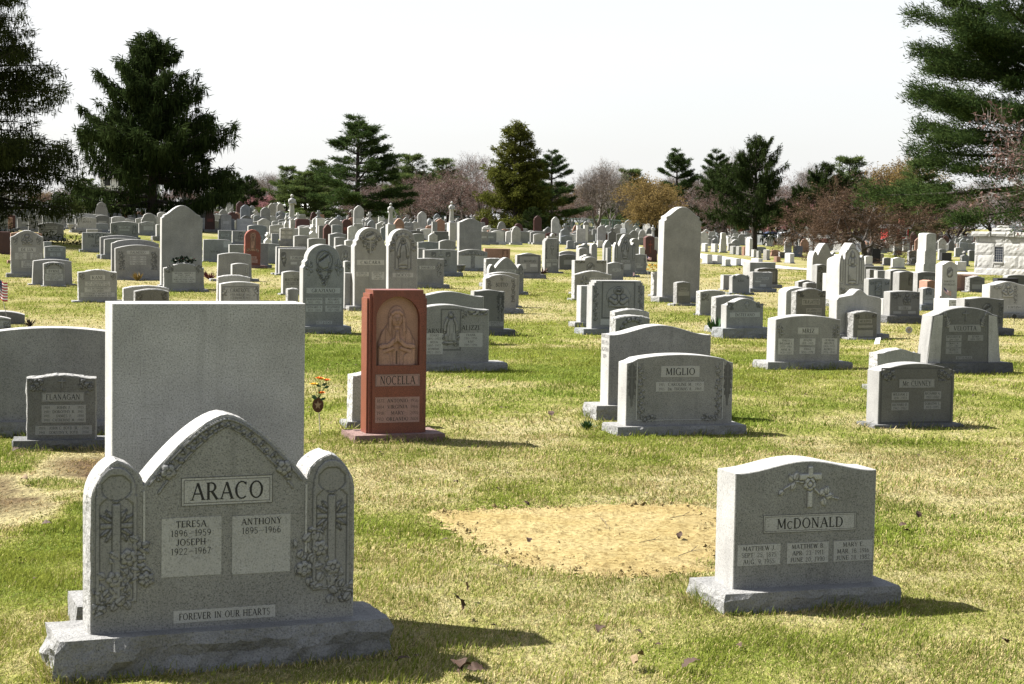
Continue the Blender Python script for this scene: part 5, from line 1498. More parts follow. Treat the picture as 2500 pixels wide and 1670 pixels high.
S('G1', 110, 165, 1045, 1260, 'flat', 'light', 'rough white stone end left of the dark name-band headstone', d=44, rock=.02, base=(.03, .03, .03))
S('G1', 385, 506, 1110, 1250, 'serp', 'pink', 'small pink-brown stone before the dark name-band headstone', d=42, base=None, t=.35)
S('G1', 1010, 1230, 1050, 1290, 'serp', 'dark', 'dark-faced rough-edged headstone in front of a pink-ended slab, far right', items=(('T', 'OTTERSON', 0, .70, .8, .12), ('B', -.05, .3, .6, .3)), rock=.02, base=(.03, .08, .05), t=.25)
S('G1', 880, 1130, 1035, 1275, 'flat', 'pink', 'pink-ended long slab behind the dark-faced rough-edged headstone, far right', rel=.8, t=.3)
S('G1', 1310, 1830, 1128, 1560, 'serp', 'light', 'pale headstone with carved cherub and vine border at the right edge', items=(('BUST', 0, .72, .36, .46), ('VI', .22, .60, .12, .6), ('N', 'FONTANA', .2, .18, .4, .12), ('VI', -.3, .80, .2, .1)), base=(.1, .1, .08), t=.3, d=36)
S('G1', 930, 1512, 1362, 1680, 'serp', 'dark', 'dark-faced headstone with heart wreath carving behind the flared-pillar headstone', items=(('OV', .08, .60, .26, .44), ('VI', -.42, .5, .12, .7), ('VI', .42, .5, .12, .7)), d=30, base=(.12, .16, .08), t=.26, k=.04)
S('G1', 700, 920, 1395, 1700, 'flat', 'white', 'white inscribed slab end behind the heart-wreath headstone', d=32.5, t=.5, base=None, items=(pp(['MOLLIE A.', 'MARIA'], 0, .85, .8, .2),))
S('G1', 1420, 1730, 1080, 1200, 'flat', 'black', 'low black slab top above the pale cherub headstone', d=41, base=None)
S('G1', 1565, 1860, 1030, 1200, 'arch', 'dark', 'dark rounded slab top at the right edge below the tomb house', d=43, k=.15)
# beyond the road, right: stones turned towards the sun
YB_ = -52
for (x0, x1, yt, yb, st, tn, lb) in (
    (545, 640, 740, 912, 'flat', 'white', 'first white square marker along the road right of the tallest slab'),
    (692, 818, 755, 916, 'flat', 'white', 'second and widest white square marker along the road'),
    (898, 966, 826, 957, 'flat', 'white', 'third, lower white square marker along the road'),
    (1060, 1158, 815, 948, 'flat', 'white', 'fourth white square marker along the road'),
    (1422, 1552, 816, 900, 'flat', 'white', 'fifth white marker at the road, half behind the stacked slabs'),
    (528, 600, 540, 696, 'arch', 'white', 'white rounded marker on the far side of the road, leftmost'),
    (700, 776, 550, 702, 'flat', 'white', 'white upright marker with cross beyond the road, second from left'),
    (1040, 1102, 590, 740, 'arch', 'light', 'narrow pale rounded marker left of a reddish one beyond the road'),
    (1150, 1202, 595, 752, 'arch', 'light', 'slim pale marker touching the reddish one beyond the road'),
    (1256, 1300, 600, 764, 'flat', 'pink', 'slim reddish marker next to the tall white pillar beyond the road'),
    (1320, 1398, 432, 772, 'capped', 'white', 'tall white pillar stone beyond the road near the spruce trunk'),
    (1420, 1470, 655, 797, 'flat', 'white', 'small white post marker right of the tall white pillar'),
    (1515, 1556, 678, 806, 'flat', 'light', 'smallest white post marker beyond the road'),
    (1635, 1700, 655, 842, 'arch', 'warm', 'buff rounded post marker beyond the road'),
    (1828, 1880, 780, 880, 'flat', 'pink', 'low orange-brown marker beyond the road'),
    (2022, 2122, 715, 902, 'arch', 'white', 'white arched marker with niche beside the road bed')):
    S('G3', x0, x1, yt, yb, st, tn, lb, yaw=YB_, t=.32 if yt > 700 else .26, base=(.05, .04, .04), k=.25 if st == 'arch' else None)
for (x0, x1, yt, yb, st, tn, lb) in (
    (872, 985, 352, 714, 'stele', 'white', 'white spire-like pillar with flared foot beyond the road'),
    (1790, 1945, 660, 778, 'oval', 'pink', 'reddish-brown low headstone beyond the road right of the spruce trunk'),
    (1935, 2030, 700, 812, 'flat', 'dark', 'dark low block between the reddish headstone and the white niche marker'),
    (2030, 2150, 466, 722, 'shoulder', 'cool', 'tall blue-grey shouldered headstone right of the spruce'),
    (2195, 2345, 585, 782, 'oval', 'blue', 'blue-grey headstone with letters right of the tall shouldered one'),
    (1492, 1692, 605, 722, 'oval', 'blue', 'low blue-grey headstone at the spruce trunk'),
    (1700, 1830, 380, 600, 'gothic', 'light', 'pale pointed headstone just right of the spruce trunk'),
    (1080, 1210, 476, 640, 'bell', 'cool', 'grey bell-topped headstone left of the tall white pillar'),
    (725, 835, 455, 640, 'bell', 'cool', 'grey bell-topped headstone behind the white cross marker'),
    (1015, 1130, 540, 680, 'oval', 'mid', 'grey headstone behind the narrow pale rounded marker')):
    S('G3', x0, x1, yt, yb, st, tn, lb, yaw=8, base=(.08, .06, .06), t=.3)
for (x0, x1, yt, yb, st, tn, lb) in (
    (1560, 1690, 770, 950, 'cutaway', 'white', 'white marker with niche right behind the holy-figure triptych'),
    (1690, 1835, 640, 905, 'flat', 'black', 'black polished headstone right of the holy-figure triptych'),
    (1780, 1890, 728, 870, 'flat', 'warm', 'buff headstone next to the black polished one'),
    (1890, 2035, 800, 945, 'oval', 'dark', 'dark oval headstone left of the white portrait marker'),
    (2045, 2265, 796, 1000, 'serp', 'white', 'white serpentine marker with oval portrait on a wide base'),
    (2080, 2215, 485, 755, 'arch', 'cool', 'tall grey arched headstone above the white portrait marker'),
    (1930, 2040, 442, 700, 'arch', 'white', 'pale arched headstone with white statue niche, right'),
    (1820, 1950, 605, 722, 'oval', 'cool', 'grey headstone behind the black polished one'),
    (2240, 2348, 540, 700, 'serp', 'light', 'pale serpentine stone far right of the arched headstone'),
    (615, 745, 460, 640, 'stepped', 'white', 'white stepped block monument behind the plain scalloped slab')):
    S('G2', x0, x1, yt, yb, st, tn, lb, yaw=4, base=(.08, .06, .06), t=.3, k=.5 if st == 'arch' else None)
for (x0, x1, yt, yb, st, tn, lb) in (
    (600, 745, 705, 828, 'flat', 'black', 'black glossy headstone left of the tomb house'),
    (830, 960, 835, 985, 'flat', 'white', 'white inscribed marker with flowers at its foot left of the tomb house'),
    (560, 660, 650, 820, 'oval', 'mid', 'grey headstone behind the black glossy one left of the tomb house'),
    (895, 1000, 680, 900, 'crosstop', 'cool', 'grey stone with curved cross top left of the tomb house'),
    (1000, 1090, 668, 830, 'arch', 'dark', 'dark rounded headstone touching the tomb house'),
    (115, 240, 672, 880, 'arch', 'olive', 'brownish headstone with white statuette niche, far right'),
    (150, 270, 782, 890, 'oval', 'olive', 'low brownish headstone before the statuette niche stone'),
    (800, 915, 630, 770, 'oval', 'cool', 'grey oval headstone between the black and the curved cross stones')):
    S('G1', x0, x1, yt, yb, st, tn, lb, yaw=6, base=(.06, .06, .06), t=.35, k=.3 if st == 'arch' else None)
# statue pillars behind the centre
S('G6', 1892, 2005, 318, 800, 'flat', 'light', 'pale square pillar under a robed statue, centre', d=100, t=.55)
S('G6', 788, 920, 350, 700, 'flat', 'light', 'broad pale pedestal under a statue behind the tall cross headstone', d=105, t=.55)
S('G6', 1582, 1670, 302, 620, 'flat', 'cool', 'slim grey tablet monument behind the robed-woman headstone', d=102)
S('G6', 1525, 1675, 505, 720, 'bell', 'light', 'pale stepped headstone behind the square-medallion headstone', d=84)
S('G6', 1612, 1870, 478, 660, 'flat', 'dark', 'dark low wide headstone behind the square-medallion headstone', d=88)
S('G6', 1225, 1435, 512, 760, 'oval', 'mid', 'grey headstone right behind the robed-woman headstone', d=80, k=.08)
S('G6', 1750, 1880, 520, 720, 'gothic', 'light', 'pale pointed stone left of the tall plain centre slab', d=90, k=.3)
# ------------------------------------------------------------------ filler stones of the far rows
STY = [('oval', .08), ('serp', .09), ('flat', None), ('arch', .4), ('shoulder', .12), ('bell', .2), ('oval', .05), ('gothic', .4), ('serp', .06), ('stepped', .05), ('crosstop', None), ('capped', None)]
FTON = ['mid', 'cool', 'light', 'blue', 'warm', 'mid', 'light', 'cool', 'dark', 'white', 'light', 'pink', 'mid', 'maroon']
WORD = {'oval': 'oval-topped', 'serp': 'serpentine-topped', 'flat': 'flat-topped', 'arch': 'round-arched', 'shoulder': 'round-shouldered', 'bell': 'bell-topped', 'gothic': 'pointed', 'stepped': 'stepped', 'crosstop': 'cross-topped', 'capped': 'tall shouldered'}
TW = {'mid': 'grey', 'cool': 'cool grey', 'light': 'pale grey', 'blue': 'blue-grey', 'warm': 'buff', 'dark': 'dark grey', 'white': 'white', 'pink': 'pinkish', 'maroon': 'dark brown', 'olive': 'olive', 'black': 'black', 'red': 'red'}
def to_px(p):
    q = Vector((p[0], p[1], p[2] - EYE))
    zc = q.dot(fwd)
    return CX + F * q.dot(rgt) / zc, CY - F * q.dot(upv) / zc

LAND = [(0, 'the left picture edge'), (110, 'the feathery fir'), (260, 'the left flank of the big spruce'), (360, 'the big spruce trunk'), (470, 'the right flank of the big spruce'), (560, 'the distant dark spruces'), (640, 'the pink blossom'), (715, 'the light green pine'),
        (790, 'the bushy pines'), (872, 'the tall layered pine'), (960, 'the right side of the tall pine'), (1040, 'the first reddish tree'), (1120, 'the reddish trees'), (1200, 'the left side of the golden cedar'), (1262, 'the golden cedar'), (1345, 'the narrow dark pine'), (1450, 'the grey leafless tree'),
        (1530, 'the green wire fence'), (1600, 'the golden budding tree'), (1700, 'the tallest slab'), (1770, 'the left side of the open spruce'), (1842, 'the open spruce trunk'), (1925, 'the parked cars'), (2010, 'the left of the brown tree'), (2110, 'the brown tree trunk'), (2200, 'the red shed'), (2300, 'the tall stepped pillar'), (2420, 'the tomb house'), (2520, 'the right picture edge')]
def land(px_):
    return min(LAND, key=lambda q: abs(q[0] - px_))[1]
def depthword(y): return 'near' if y < 82 else 'middle' if y < 95 else 'rear'

rs = random.Random(77)
cand = []
rv = (math.cos(YAW), math.sin(YAW)); nv_ = (-math.sin(YAW), math.cos(YAW))
b = 50.0
row = 0
while b < 330:
    a = -170 + rs.random() * 3
    while a < 200:
        a += rs.choice((1.15, 1.35, 1.5, 1.8, 2.2, 2.9)) * (1.0 if b < 160 else 1.5)
        x = rv[0] * a + nv_[0] * b; y = rv[1] * a + nv_[1] * b
        if y < 66 or abs(x / y) > 0.31: continue
        px_, py_ = to_px((x, y, zg(x, y)))
        if px_ < 620: lim = 572
        elif px_ < 1180: lim = 588
        elif px_ < 1480: lim = 598
        elif px_ < 1640: lim = 598
        elif px_ < 1960: lim = 600
        else: lim = 616
        if py_ > lim: continue
        if any((x - f[0]) ** 2 + (y - f[1]) ** 2 < 1.3 ** 2 for f in FOOT): continue
        if rs.random() < .16: continue
        cand.append((y, x, row, px_))
    row += 1
    b += rs.choice((2.4, 2.7, 3.0)) if row % 2 else 1.3
    if row % 14 == 13: b += 4.5
cand.sort()
NIND = 130
protos = {}
def proto(i):
    st, k = STY[i]
    w, h = {'crosstop': (.6, 1.3), 'capped': (.7, 1.7), 'gothic': (.7, 1.05), 'shoulder': (.7, 1.15), 'arch': (.62, .85), 'bell': (.75, .95), 'stepped': (.7, 1.0)}.get(st, (.92, .66))
    P = profile(st, w, h, k)
    if i not in protos:
        pm = MB().box(-w * .3, w * .3, -.104, -.09, h * .42, h * .58).mesh('name_panel')
        protos[i] = (die_mesh(P, .2, .012), base_mesh(w + .24, .36, .14, 0.012, .16, i), pm, w, h)
    return protos[i]
cache = {}
def tmesh(kind, i, tone):
    k = (kind, i, tone)
    if k not in cache:
        me = proto(i)[{'die': 0, 'base': 1, 'name_panel': 2}[kind]].copy()
        me.materials.append(G(tone, 'panel') if kind == 'name_panel' else G(tone))
        if kind == 'die':
            me.materials.append(G(tone, 'side')); mi = np.ones(len(me.polygons), np.int32); mi[0] = 0; mi[-1] = 0
            me.polygons.foreach_set('material_index', mi)
        cache[k] = me
    return cache[k]
stuffV = {}
nst = 0
for ci, (y, x, row, px_) in enumerate(cand):
    i = rs.randrange(len(STY)) if rs.random() < .75 else rs.choice((0, 1, 6, 8))
    if STY[i][0] in ('crosstop', 'capped') and rs.random() < .45: i = 0
    tone = rs.choice(FTON)
    sc = rs.uniform(.85, 1.2); sh = rs.uniform(.8, 1.25)
    yw = (YAW if px_ < 1500 else rs.choice((math.radians(5), math.radians(5), math.radians(-52)))) + rs.uniform(-.04, .04)
    z = zg(x, y)
    if ci < NIND:
        st = STY[i][0]
        reg_ = 'by ' + land(px_)
        root = empty('headstone', (x, y, z), yw)
        root.scale = (sc, 1, sh)
        tag(root, '%s%s %s headstone, %s far rows, %s' % ('low ' if sh < .92 else 'tall ' if sh > 1.14 else '', TW[tone], WORD[st], depthword(y), reg_), 'headstone', 'far-row headstones: %s %s %s' % (TW[tone], WORD[st], reg_))
        pr = proto(i)
        d_ = add('die', tmesh('die', i, tone), root); d_.location = (0, 0, .12)
        add('base', tmesh('base', i, 'mid'), root)
        if rs.random() < .6 and st not in ('crosstop',): n_ = add('name_panel', tmesh('name_panel', i, tone), root); n_.location = (0, 0, .12)
    else:
        pr = proto(i)
        for me, dz in ((pr[0], .12), (pr[1], 0)):
            n = len(me.vertices); co = np.empty(n * 3, np.float32); me.vertices.foreach_get('co', co); co = co.reshape(-1, 3)
            c_, s_ = math.cos(yw), math.sin(yw)
            W = np.stack([x + (co[:, 0] * c_ * sc - co[:, 1] * s_), y + (co[:, 0] * s_ * sc + co[:, 1] * c_), z + (co[:, 2] + dz) * sh], 1)
            S_ = stuffV.setdefault(tone, [[], [], 0])
            S_[0].append(W); S_[1] += [tuple(v + S_[2] for v in p.vertices) for p in me.polygons]; S_[2] += n
        nst += 1
V_, F_, MI_ = [], [], []
off_ = 0
me_mats = []
for k_, (vl, fl, n) in stuffV.items():
    V_.append(np.concatenate(vl)); F_ += [tuple(v + off_ for v in f) for f in fl]; MI_ += [len(me_mats)] * len(fl); me_mats.append(G(k_)); off_ += n
me = mk('distant_headstones', np.concatenate(V_), F_)
for mm_ in me_mats: me.materials.append(mm_)
me.polygons.foreach_set('material_index', np.array(MI_, np.int32))
tag(add('distant_headstones', me), 'mass of small pale headstones in the farthest rows below the tree line', 'headstones', kind='stuff')
print('fillers', len(cand), 'stuff', nst)

# ------------------------------------------------------------------ trees
def leafmat(name, col, col2, trans=0.25):
    m_ = bpy.data.materials.new(name); m_.use_nodes = True
    nt = m_.node_tree; N = nt.nodes; L = nt.links
    N.clear()
    out = N.new('ShaderNodeOutputMaterial'); mx = N.new('ShaderNodeMixShader'); df = N.new('ShaderNodeBsdfDiffuse'); tr = N.new('ShaderNodeBsdfTranslucent')
    at = N.new('ShaderNodeAttribute'); at.attribute_name = 'tint'
    rp = N.new('ShaderNodeValToRGB')
    rp.color_ramp.elements[0].color = (*col, 1); rp.color_ramp.elements[1].color = (*col2, 1)
    L.new(at.outputs['Fac'], rp.inputs['Fac'])
    L.new(rp.outputs['Color'], df.inputs['Color']); L.new(rp.outputs['Color'], tr.inputs['Color'])
    mx.inputs['Fac'].default_value = trans
    L.new(df.outputs[0], mx.inputs[1]); L.new(tr.outputs[0], mx.inputs[2]); L.new(mx.outputs[0], out.inputs['Surface'])
    return m_
M_SPRUCE = leafmat('spruce_needles', (0.010, 0.018, 0.006), (0.030, 0.042, 0.013))
M_PINE = leafmat('pine_needles', (0.012, 0.026, 0.010), (0.050, 0.072, 0.020), .28)
M_PINEL = leafmat('light_pine_needles', (0.030, 0.052, 0.020), (0.085, 0.105, 0.030), .3)
M_GOLD = leafmat('golden_cedar_sprays', (0.026, 0.034, 0.008), (0.095, 0.098, 0.020), .35)
M_HEM = leafmat('fir_needles', (0.012, 0.018, 0.006), (0.040, 0.047, 0.014), .25)
M_BUDR = leafmat('red_buds', (0.070, 0.042, 0.036), (0.135, 0.088, 0.075), .2)
M_BUDP = leafmat('pink_blossom', (0.15, 0.070, 0.070), (0.28, 0.15, 0.15), .3)
M_BUDG = leafmat('golden_buds', (0.088, 0.062, 0.022), (0.175, 0.125, 0.05), .3)
M_BUDB = leafmat('brown_twig_tips', (0.045, 0.031, 0.022), (0.095, 0.062, 0.040), .2)
M_TWIGG = leafmat('grey_twigs', (0.11, 0.095, 0.085), (0.20, 0.175, 0.155), .0)
M_BARK = simple('dark_bark', (0.028, 0.023, 0.018), .95, .35, 9, .6)
M_BARKG = simple('grey_bark', (0.085, 0.074, 0.064), .95, .3, 9, .5)

def cards(P, D, Ln, Wd, rg):
    """rhombic sprays: base P, direction D (unit), length, width"""
    n = len(P)
    R = rg.normal(size=(n, 3))
    Sd = np.cross(D, R); Sd /= np.linalg.norm(Sd, axis=1, keepdims=True) + 1e-9
    a = P; b = P + D * (Ln * .45)[:, None] + Sd * (Wd * .5)[:, None]
    c = P + D * Ln[:, None]; d = P + D * (Ln * .45)[:, None] - Sd * (Wd * .5)[:, None]
    return np.stack([a, b, c, d], 1).reshape(-1, 3)

def unit(v): return v / (np.linalg.norm(v, axis=-1, keepdims=True) + 1e-9)

def prism(mb, p, q, r0, r1, n=5): mb.tube(p, q, r0, r1, n, cap=False)

def conifer(seed, H, zb, R, nb, shape, elev, curve, nclump, ncard, cl, cw, crad, hang, up, trunk_r, leaders=1, bare=0.0, flat=0.35, whorls=0, vz=.05, lvar=(.72, 1.12), cz=.55):
    """returns (wood mesh builder, card verts, tint).  shape(u)->relative branch length, elev(u)->branch angle"""
    rg = np.random.default_rng(seed)
    wood = MB()
    lead = [(0, 0)] if leaders == 1 else [(-.35, 0), (.45, .1)]
    for (lx, ly) in lead:
        pz = 0; pr = trunk_r
        k = 8
        for i in range(k):
            z0, z1 = H * .985 * i / k, H * .985 * (i + 1) / k
            f0, f1 = (i / k), (i + 1) / k
            prism(wood, (lx * min(1, f0 * 2.5), ly * min(1, f0 * 2.5), z0 - (.3 if i == 0 else 0)), (lx * min(1, f1 * 2.5), ly * min(1, f1 * 2.5), z1), trunk_r * (1 - f0) ** .8 * (1.35 if i == 0 else 1) + .012, trunk_r * (1 - f1) ** .8 + .012, 8)
    u = np.sort(rg.random(nb) ** 0.85)
    if whorls: u = np.clip((np.floor(u * whorls) + .5 + rg.normal(0, .10, nb)) / whorls, 0, .995)
    az = rg.random(nb) * 2 * math.pi + np.arange(nb) * 2.4
    L = R * np.array([shape(v) for v in u]) * rg.uniform(lvar[0], lvar[1], nb)
    ev = np.array([elev(v) for v in u]) + rg.normal(0, .07, nb)
    cv = curve * rg.uniform(.6, 1.4, nb)
    li = rg.integers(0, len(lead), nb)
    ox = np.array([lead[i][0] for i in li]); oy = np.array([lead[i][1] for i in li])
    zz = zb + (H - zb) * u
    ca, sa = np.cos(az), np.sin(az)
    def bp(i, s):
        rad = L[i] * s * np.cos(ev[i])
        return np.stack([ox[i] + ca[i] * rad, oy[i] + sa[i] * rad, zz[i] + L[i] * s * np.sin(ev[i]) + cv[i] * L[i] * s * s], -1)
    for i in range(nb):
        ii = np.full(5, i); pts = bp(ii, np.linspace(0, .96, 5))
        r0 = max(.015, .022 * L[i] + .012)
        for k in range(4): prism(wood, pts[k], pts[k + 1], r0 * (1 - .22 * k), r0 * (1 - .22 * (k + 1)) * .98, 4)
    pr = L ** 1.35 / (L ** 1.35).sum()
    bi = rg.choice(nb, nclump, p=pr)
    s = bare + (1 - bare) * rg.random(nclump) ** .62
    C = bp(bi, s)
    l2 = L[bi] * flat * (1.12 - s)
    t = rg.uniform(-1, 1, nclump)
    side = np.stack([-sa[bi], ca[bi], np.zeros(nclump)], -1)
    C = C + side * (t * l2)[:, None]
    C[:, 2] += rg.normal(0, vz, nclump) * L[bi] - np.abs(t) * l2 * .12
    out = unit(np.stack([ca[bi], sa[bi], np.zeros(nclump)], -1) * .8 + side * t[:, None] * .8)
    n = nclump * ncard
    Cc = np.repeat(C, ncard, 0); O = np.repeat(out, ncard, 0)
    P = Cc + rg.normal(0, crad, (n, 3)) * np.array([1, 1, cz])
    hg = rg.random(n) < hang
    D = O * .75 + rg.normal(0, .45, (n, 3)) + np.array([0, 0, up])
    D[hg] = rg.normal(0, .16, (hg.sum(), 3)) + np.array([0, 0, -1.0])
    D = unit(D)
    Ln = cl * rg.uniform(.6, 1.3, n); Ln[hg] *= 1.35
    Wd = cw * rg.uniform(.6, 1.3, n)
    tint = np.clip(np.repeat(rg.random(nclump), ncard) * .7 + rg.random(n) * .3 + .0, 0, 1)
    return wood, cards(P, D, Ln, Wd, rg), np.repeat(tint, 4)

def bare_tree(seed, H, spread, trunk_r, stems=1, levels=5, kids=3, up=.55, twig=.5, nt=5, budn=0, budl=.12, budw=.05, first=.22, tw=.014):
    rg = np.random.default_rng(seed)
    wood = MB()
    ends = []
    def grow(p, d, L, r, lev):
        k = 3 if lev < 3 else 2
        q = np.array(p)
        dd = np.array(d)
        for i in range(k):
            nd = unit(dd + rg.normal(0, .13, 3) + np.array([0, 0, .05 * up]))
            n_ = q + nd * L / k
            r1 = r * (1 - .32 / k * (i + 1) * .6)
            prism(wood, q, n_, r, r1, 6 if lev < 2 else 4 if lev < 3 else 3)
            r = r1; q = n_; dd = nd
            if lev >= levels - 1: ends.append((q.copy(), nd))
            if i == k - 2 and lev < levels and k > 1 and rg.random() < .8:
                ax = unit(np.cross(nd, rg.normal(size=3)))
                sd = unit(nd * .6 + ax * rg.uniform(.6, 1.0) * spread)
                grow(q, sd, L * rg.uniform(.55, .75), r * .6, lev + 1)
        if lev < levels:
            base = rg.random() * 6.28
            for j in range(kids):
                ax = unit(np.cross(dd, np.array([.2, .3, 1.0])) + 1e-6); bx_ = np.cross(dd, ax)
                a_ = base + j * 6.28 / kids + rg.normal(0, .3)
                sd = unit(dd * rg.uniform(.7, 1.1) + (ax * math.cos(a_) + bx_ * math.sin(a_)) * spread * rg.uniform(.6, 1.1) + np.array([0, 0, .18 * up]))
                grow(q, sd, L * rg.uniform(.66, .86), r * .68, lev + 1)
    for s_ in range(stems):
        a_ = 6.28 * s_ / max(1, stems) + rg.random()
        d0 = np.array([0, 0, 1.0]) if stems == 1 else unit(np.array([math.cos(a_) * .35, math.sin(a_) * .35, 1.0]))
        grow(np.array([math.cos(a_), math.sin(a_), 0]) * (.0 if stems == 1 else trunk_r) + np.array([0, 0, -.2]), d0, H * first + .2, trunk_r, 0)
    E = np.array([e[0] for e in ends]); Dn = np.array([e[1] for e in ends])
    n = len(E) * nt
    P = np.repeat(E, nt, 0) + rg.normal(0, .03, (n, 3)); D = unit(np.repeat(Dn, nt, 0) + rg.normal(0, .55, (n, 3)) + np.array([0, 0, .15 * up]))
    tw_ = cards(P, D, twig * rg.uniform(.5, 1.3, n), np.full(n, tw), rg)
    tt = np.repeat(rg.random(n), 4)
    bud = None; bt = None
    if budn:
        m_ = n * budn
        Pb = np.repeat(P, budn, 0) + np.repeat(D, budn, 0) * (rg.random(m_) * twig)[:, None] + rg.normal(0, .05, (m_, 3))
        Db = unit(rg.normal(size=(m_, 3)))
        bud = cards(Pb, Db, budl * rg.uniform(.6, 1.3, m_), budw * rg.uniform(.6, 1.3, m_), rg); bt = np.repeat(rg.random(m_), 4)
    zmax = E[:, 2].max() + twig * .4
    return wood, tw_, tt, bud, bt, zmax

TREES = {}
def tree_proto(key, wood, V, tint, mat, bark, H, extra=None):
    wm = wood.mesh('trunk', bark, True)
    cm = mk_np('crown', V, 4, mat); pt_attr(cm, 'tint', tint)
    ex = None
    if extra is not None:
        ex = mk_np('twigs', extra[0], 4, extra[2]); pt_attr(ex, 'tint', extra[1])
    TREES[key] = (wm, cm, ex, H)

w_, V_, t_ = conifer(1, 12.4, 1.3, 6.9, 210, lambda u: (1 - u) ** .80 * (0.90 + .10 * math.sin(u * 23)) + .015, lambda u: -.22 + .75 * u, .24, 5200, 10, .42, .075, .12, .55, -.05, .34, flat=.26, bare=.12, lvar=(.80, 1.08), vz=.03)
tree_proto('spruce', w_, V_, t_, M_SPRUCE, M_BARK, 12.4)
w_, V_, t_ = conifer(2, 7.6, 1.15, 3.9, 78, lambda u: (1 - u) ** .78 + .03, lambda u: -.10 + .80 * u, .20, 2300, 10, .27, .046, .055, .62, 0, .2, flat=.20, bare=.10)
tree_proto('spruce_small', w_, V_, t_, M_SPRUCE, M_BARK, 7.6)
w_, V_, t_ = conifer(3, 10.4, 1.2, 5.7, 84, lambda u: (1 - u) ** .66 * (.80 + .20 * math.sin(u * 40)) + .06, lambda u: -.02 + .46 * u, .08, 2600, 20, .30, .055, .17, .0, .35, .3, flat=.38, bare=.22, whorls=12, vz=.02, lvar=(.62, 1.15), cz=.4)
tree_proto('pine', w_, V_, t_, M_PINE, M_BARK, 10.4)
w_, V_, t_ = conifer(4, 9.0, .7, 4.8, 90, lambda u: (.8 + .2 * math.sin(u * 15)) * (1 - u) ** .55 + .06, lambda u: .02 + .5 * u, .08, 1900, 18, .32, .065, .20, .0, .35, .24, flat=.38, bare=.18, whorls=11, vz=.025, lvar=(.65, 1.12), cz=.45)
tree_proto('pine_bushy', w_, V_, t_, M_PINEL, M_BARK, 9.0)
w_, V_, t_ = conifer(5, 11.4, .35, 3.9, 220, lambda u: (1 - u) ** .66 * (.88 + .12 * math.sin(u * 31)) + .03, lambda u: .04 + .65 * u, .04, 5600, 9, .28, .08, .13, .12, .12, .26, leaders=2, flat=.5)
tree_proto('cedar', w_, V_, t_, M_GOLD, M_BARK, 11.4)
w_, V_, t_ = conifer(6, 15.0, .4, 5.6, 210, lambda u: (1 - u) ** .34 * (.84 + .16 * math.sin(u * 29)) + .03, lambda u: -.06 + .35 * u, -.04, 9000, 11, .26, .05, .15, .40, .0, .35, flat=.36)
tree_proto('fir', w_, V_, t_, M_HEM, M_BARK, 15.0)
w_, V_, t_ = conifer(8, 17.0, 2.9, 6.4, 150, lambda u: (1.15 if u < .12 else .92) * (1 - max(0, u - .45) * .8) + .03, lambda u: -.08 + .34 * u, .09, 15000, 24, .22, .038, .19, .0, .38, .42, flat=.36, bare=.20, whorls=19, vz=.03, lvar=(.62, 1.12), cz=.48)
tree_proto('white_pine', w_, V_, t_, M_PINE, M_BARK, 17.0)
for key, args, bm, bark, tm in (
    ('bare_grey', dict(seed=21, H=8.2, spread=.62, trunk_r=.22, levels=5, kids=3, up=.8, twig=.55, nt=3, budn=1, budl=.10, budw=.03), M_BUDB, M_BARKG, M_TWIGG),
    ('bare_red', dict(seed=22, H=7.0, spread=.85, trunk_r=.22, stems=3, levels=5, kids=2, up=.5, twig=.5, nt=4, budn=2, budl=.13, budw=.06, first=.3), M_BUDR, M_BARK, M_TWIGG),
    ('golden', dict(seed=23, H=6.6, spread=.85, trunk_r=.2, levels=5, kids=3, up=.45, twig=.45, nt=3, budn=2, budl=.14, budw=.06), M_BUDG, M_BARK, M_BUDG),
    ('brown', dict(seed=24, H=5.2, spread=.95, trunk_r=.14, stems=3, levels=5, kids=2, up=.35, twig=.42, nt=9, budn=1, budl=.10, budw=.04, first=.26), M_BUDB, M_BARKG, M_BUDB),
    ('pink', dict(seed=25, H=5.2, spread=.9, trunk_r=.15, stems=2, levels=4, kids=3, up=.4, twig=.5, nt=4, budn=2, budl=.16, budw=.09), M_BUDP, M_BARK, M_BUDP)):
    w_, tv, tt, bv, bt, zm = bare_tree(**args)
    tree_proto(key, w_, bv, bt, bm, bark, zm, (tv, tt, tm))

ntree = [0]
def plant(key, px_, ytop, dist, width=None, name='tree', label='', cat='tree', rot=None, group=None, wm=1.0):
    """tree of the given prototype, crown top at photo row ytop, at distance dist"""
    wmesh, cm, ex, H = TREES[key]
    p = at_depth(px_, dist)
    h = z_at(px_, ytop, dist) - p.z
    sc = h / H
    root = empty(name, p, rot if rot is not None else random.uniform(0, 6.28))
    sx = sc * wm if width is None else width
    root.scale = (sx, sx, sc)
    tag(root, label, cat, group)
    add('trunk', wmesh, root); add('crown', cm, root)
    if ex: add('twigs', ex, root)
    ntree[0] += 1
    return root

plant('spruce', 372, 78, 115, None, 'spruce_tree', 'big dark spruce with drooping branchlets, left, above the headstones', rot=3.6)
plant('fir', -75, -190, 74, None, 'fir_tree', 'feathery dark fir cut off by the left edge of the picture', rot=1.2)
plant('pine', 872, 286, 150, 1.02, 'pine_tree', 'tall layered pine left of centre, tallest of the pines', rot=2.0)
plant('pine_bushy', 700, 412, 195, None, 'pine_tree', 'light green bushy pine left of the tall layered pine', rot=.3)
plant('pine_bushy', 775, 398, 205, None, 'pine_tree', 'bushy pine touching the left side of the tall layered pine', rot=1.4)
plant('pine_bushy', 745, 425, 185, .9, 'pine_tree', 'lower bushy pine between the light green pine and the tall pine', rot=2.6)
plant('cedar', 1262, 298, 176, 1.2, 'cedar_tree', 'golden-green pointed cedar with two leaders, centre', rot=.9)
plant('pine', 1345, 370, 190, .78, 'pine_tree', 'narrow dark pine right behind the golden cedar', rot=4.0)
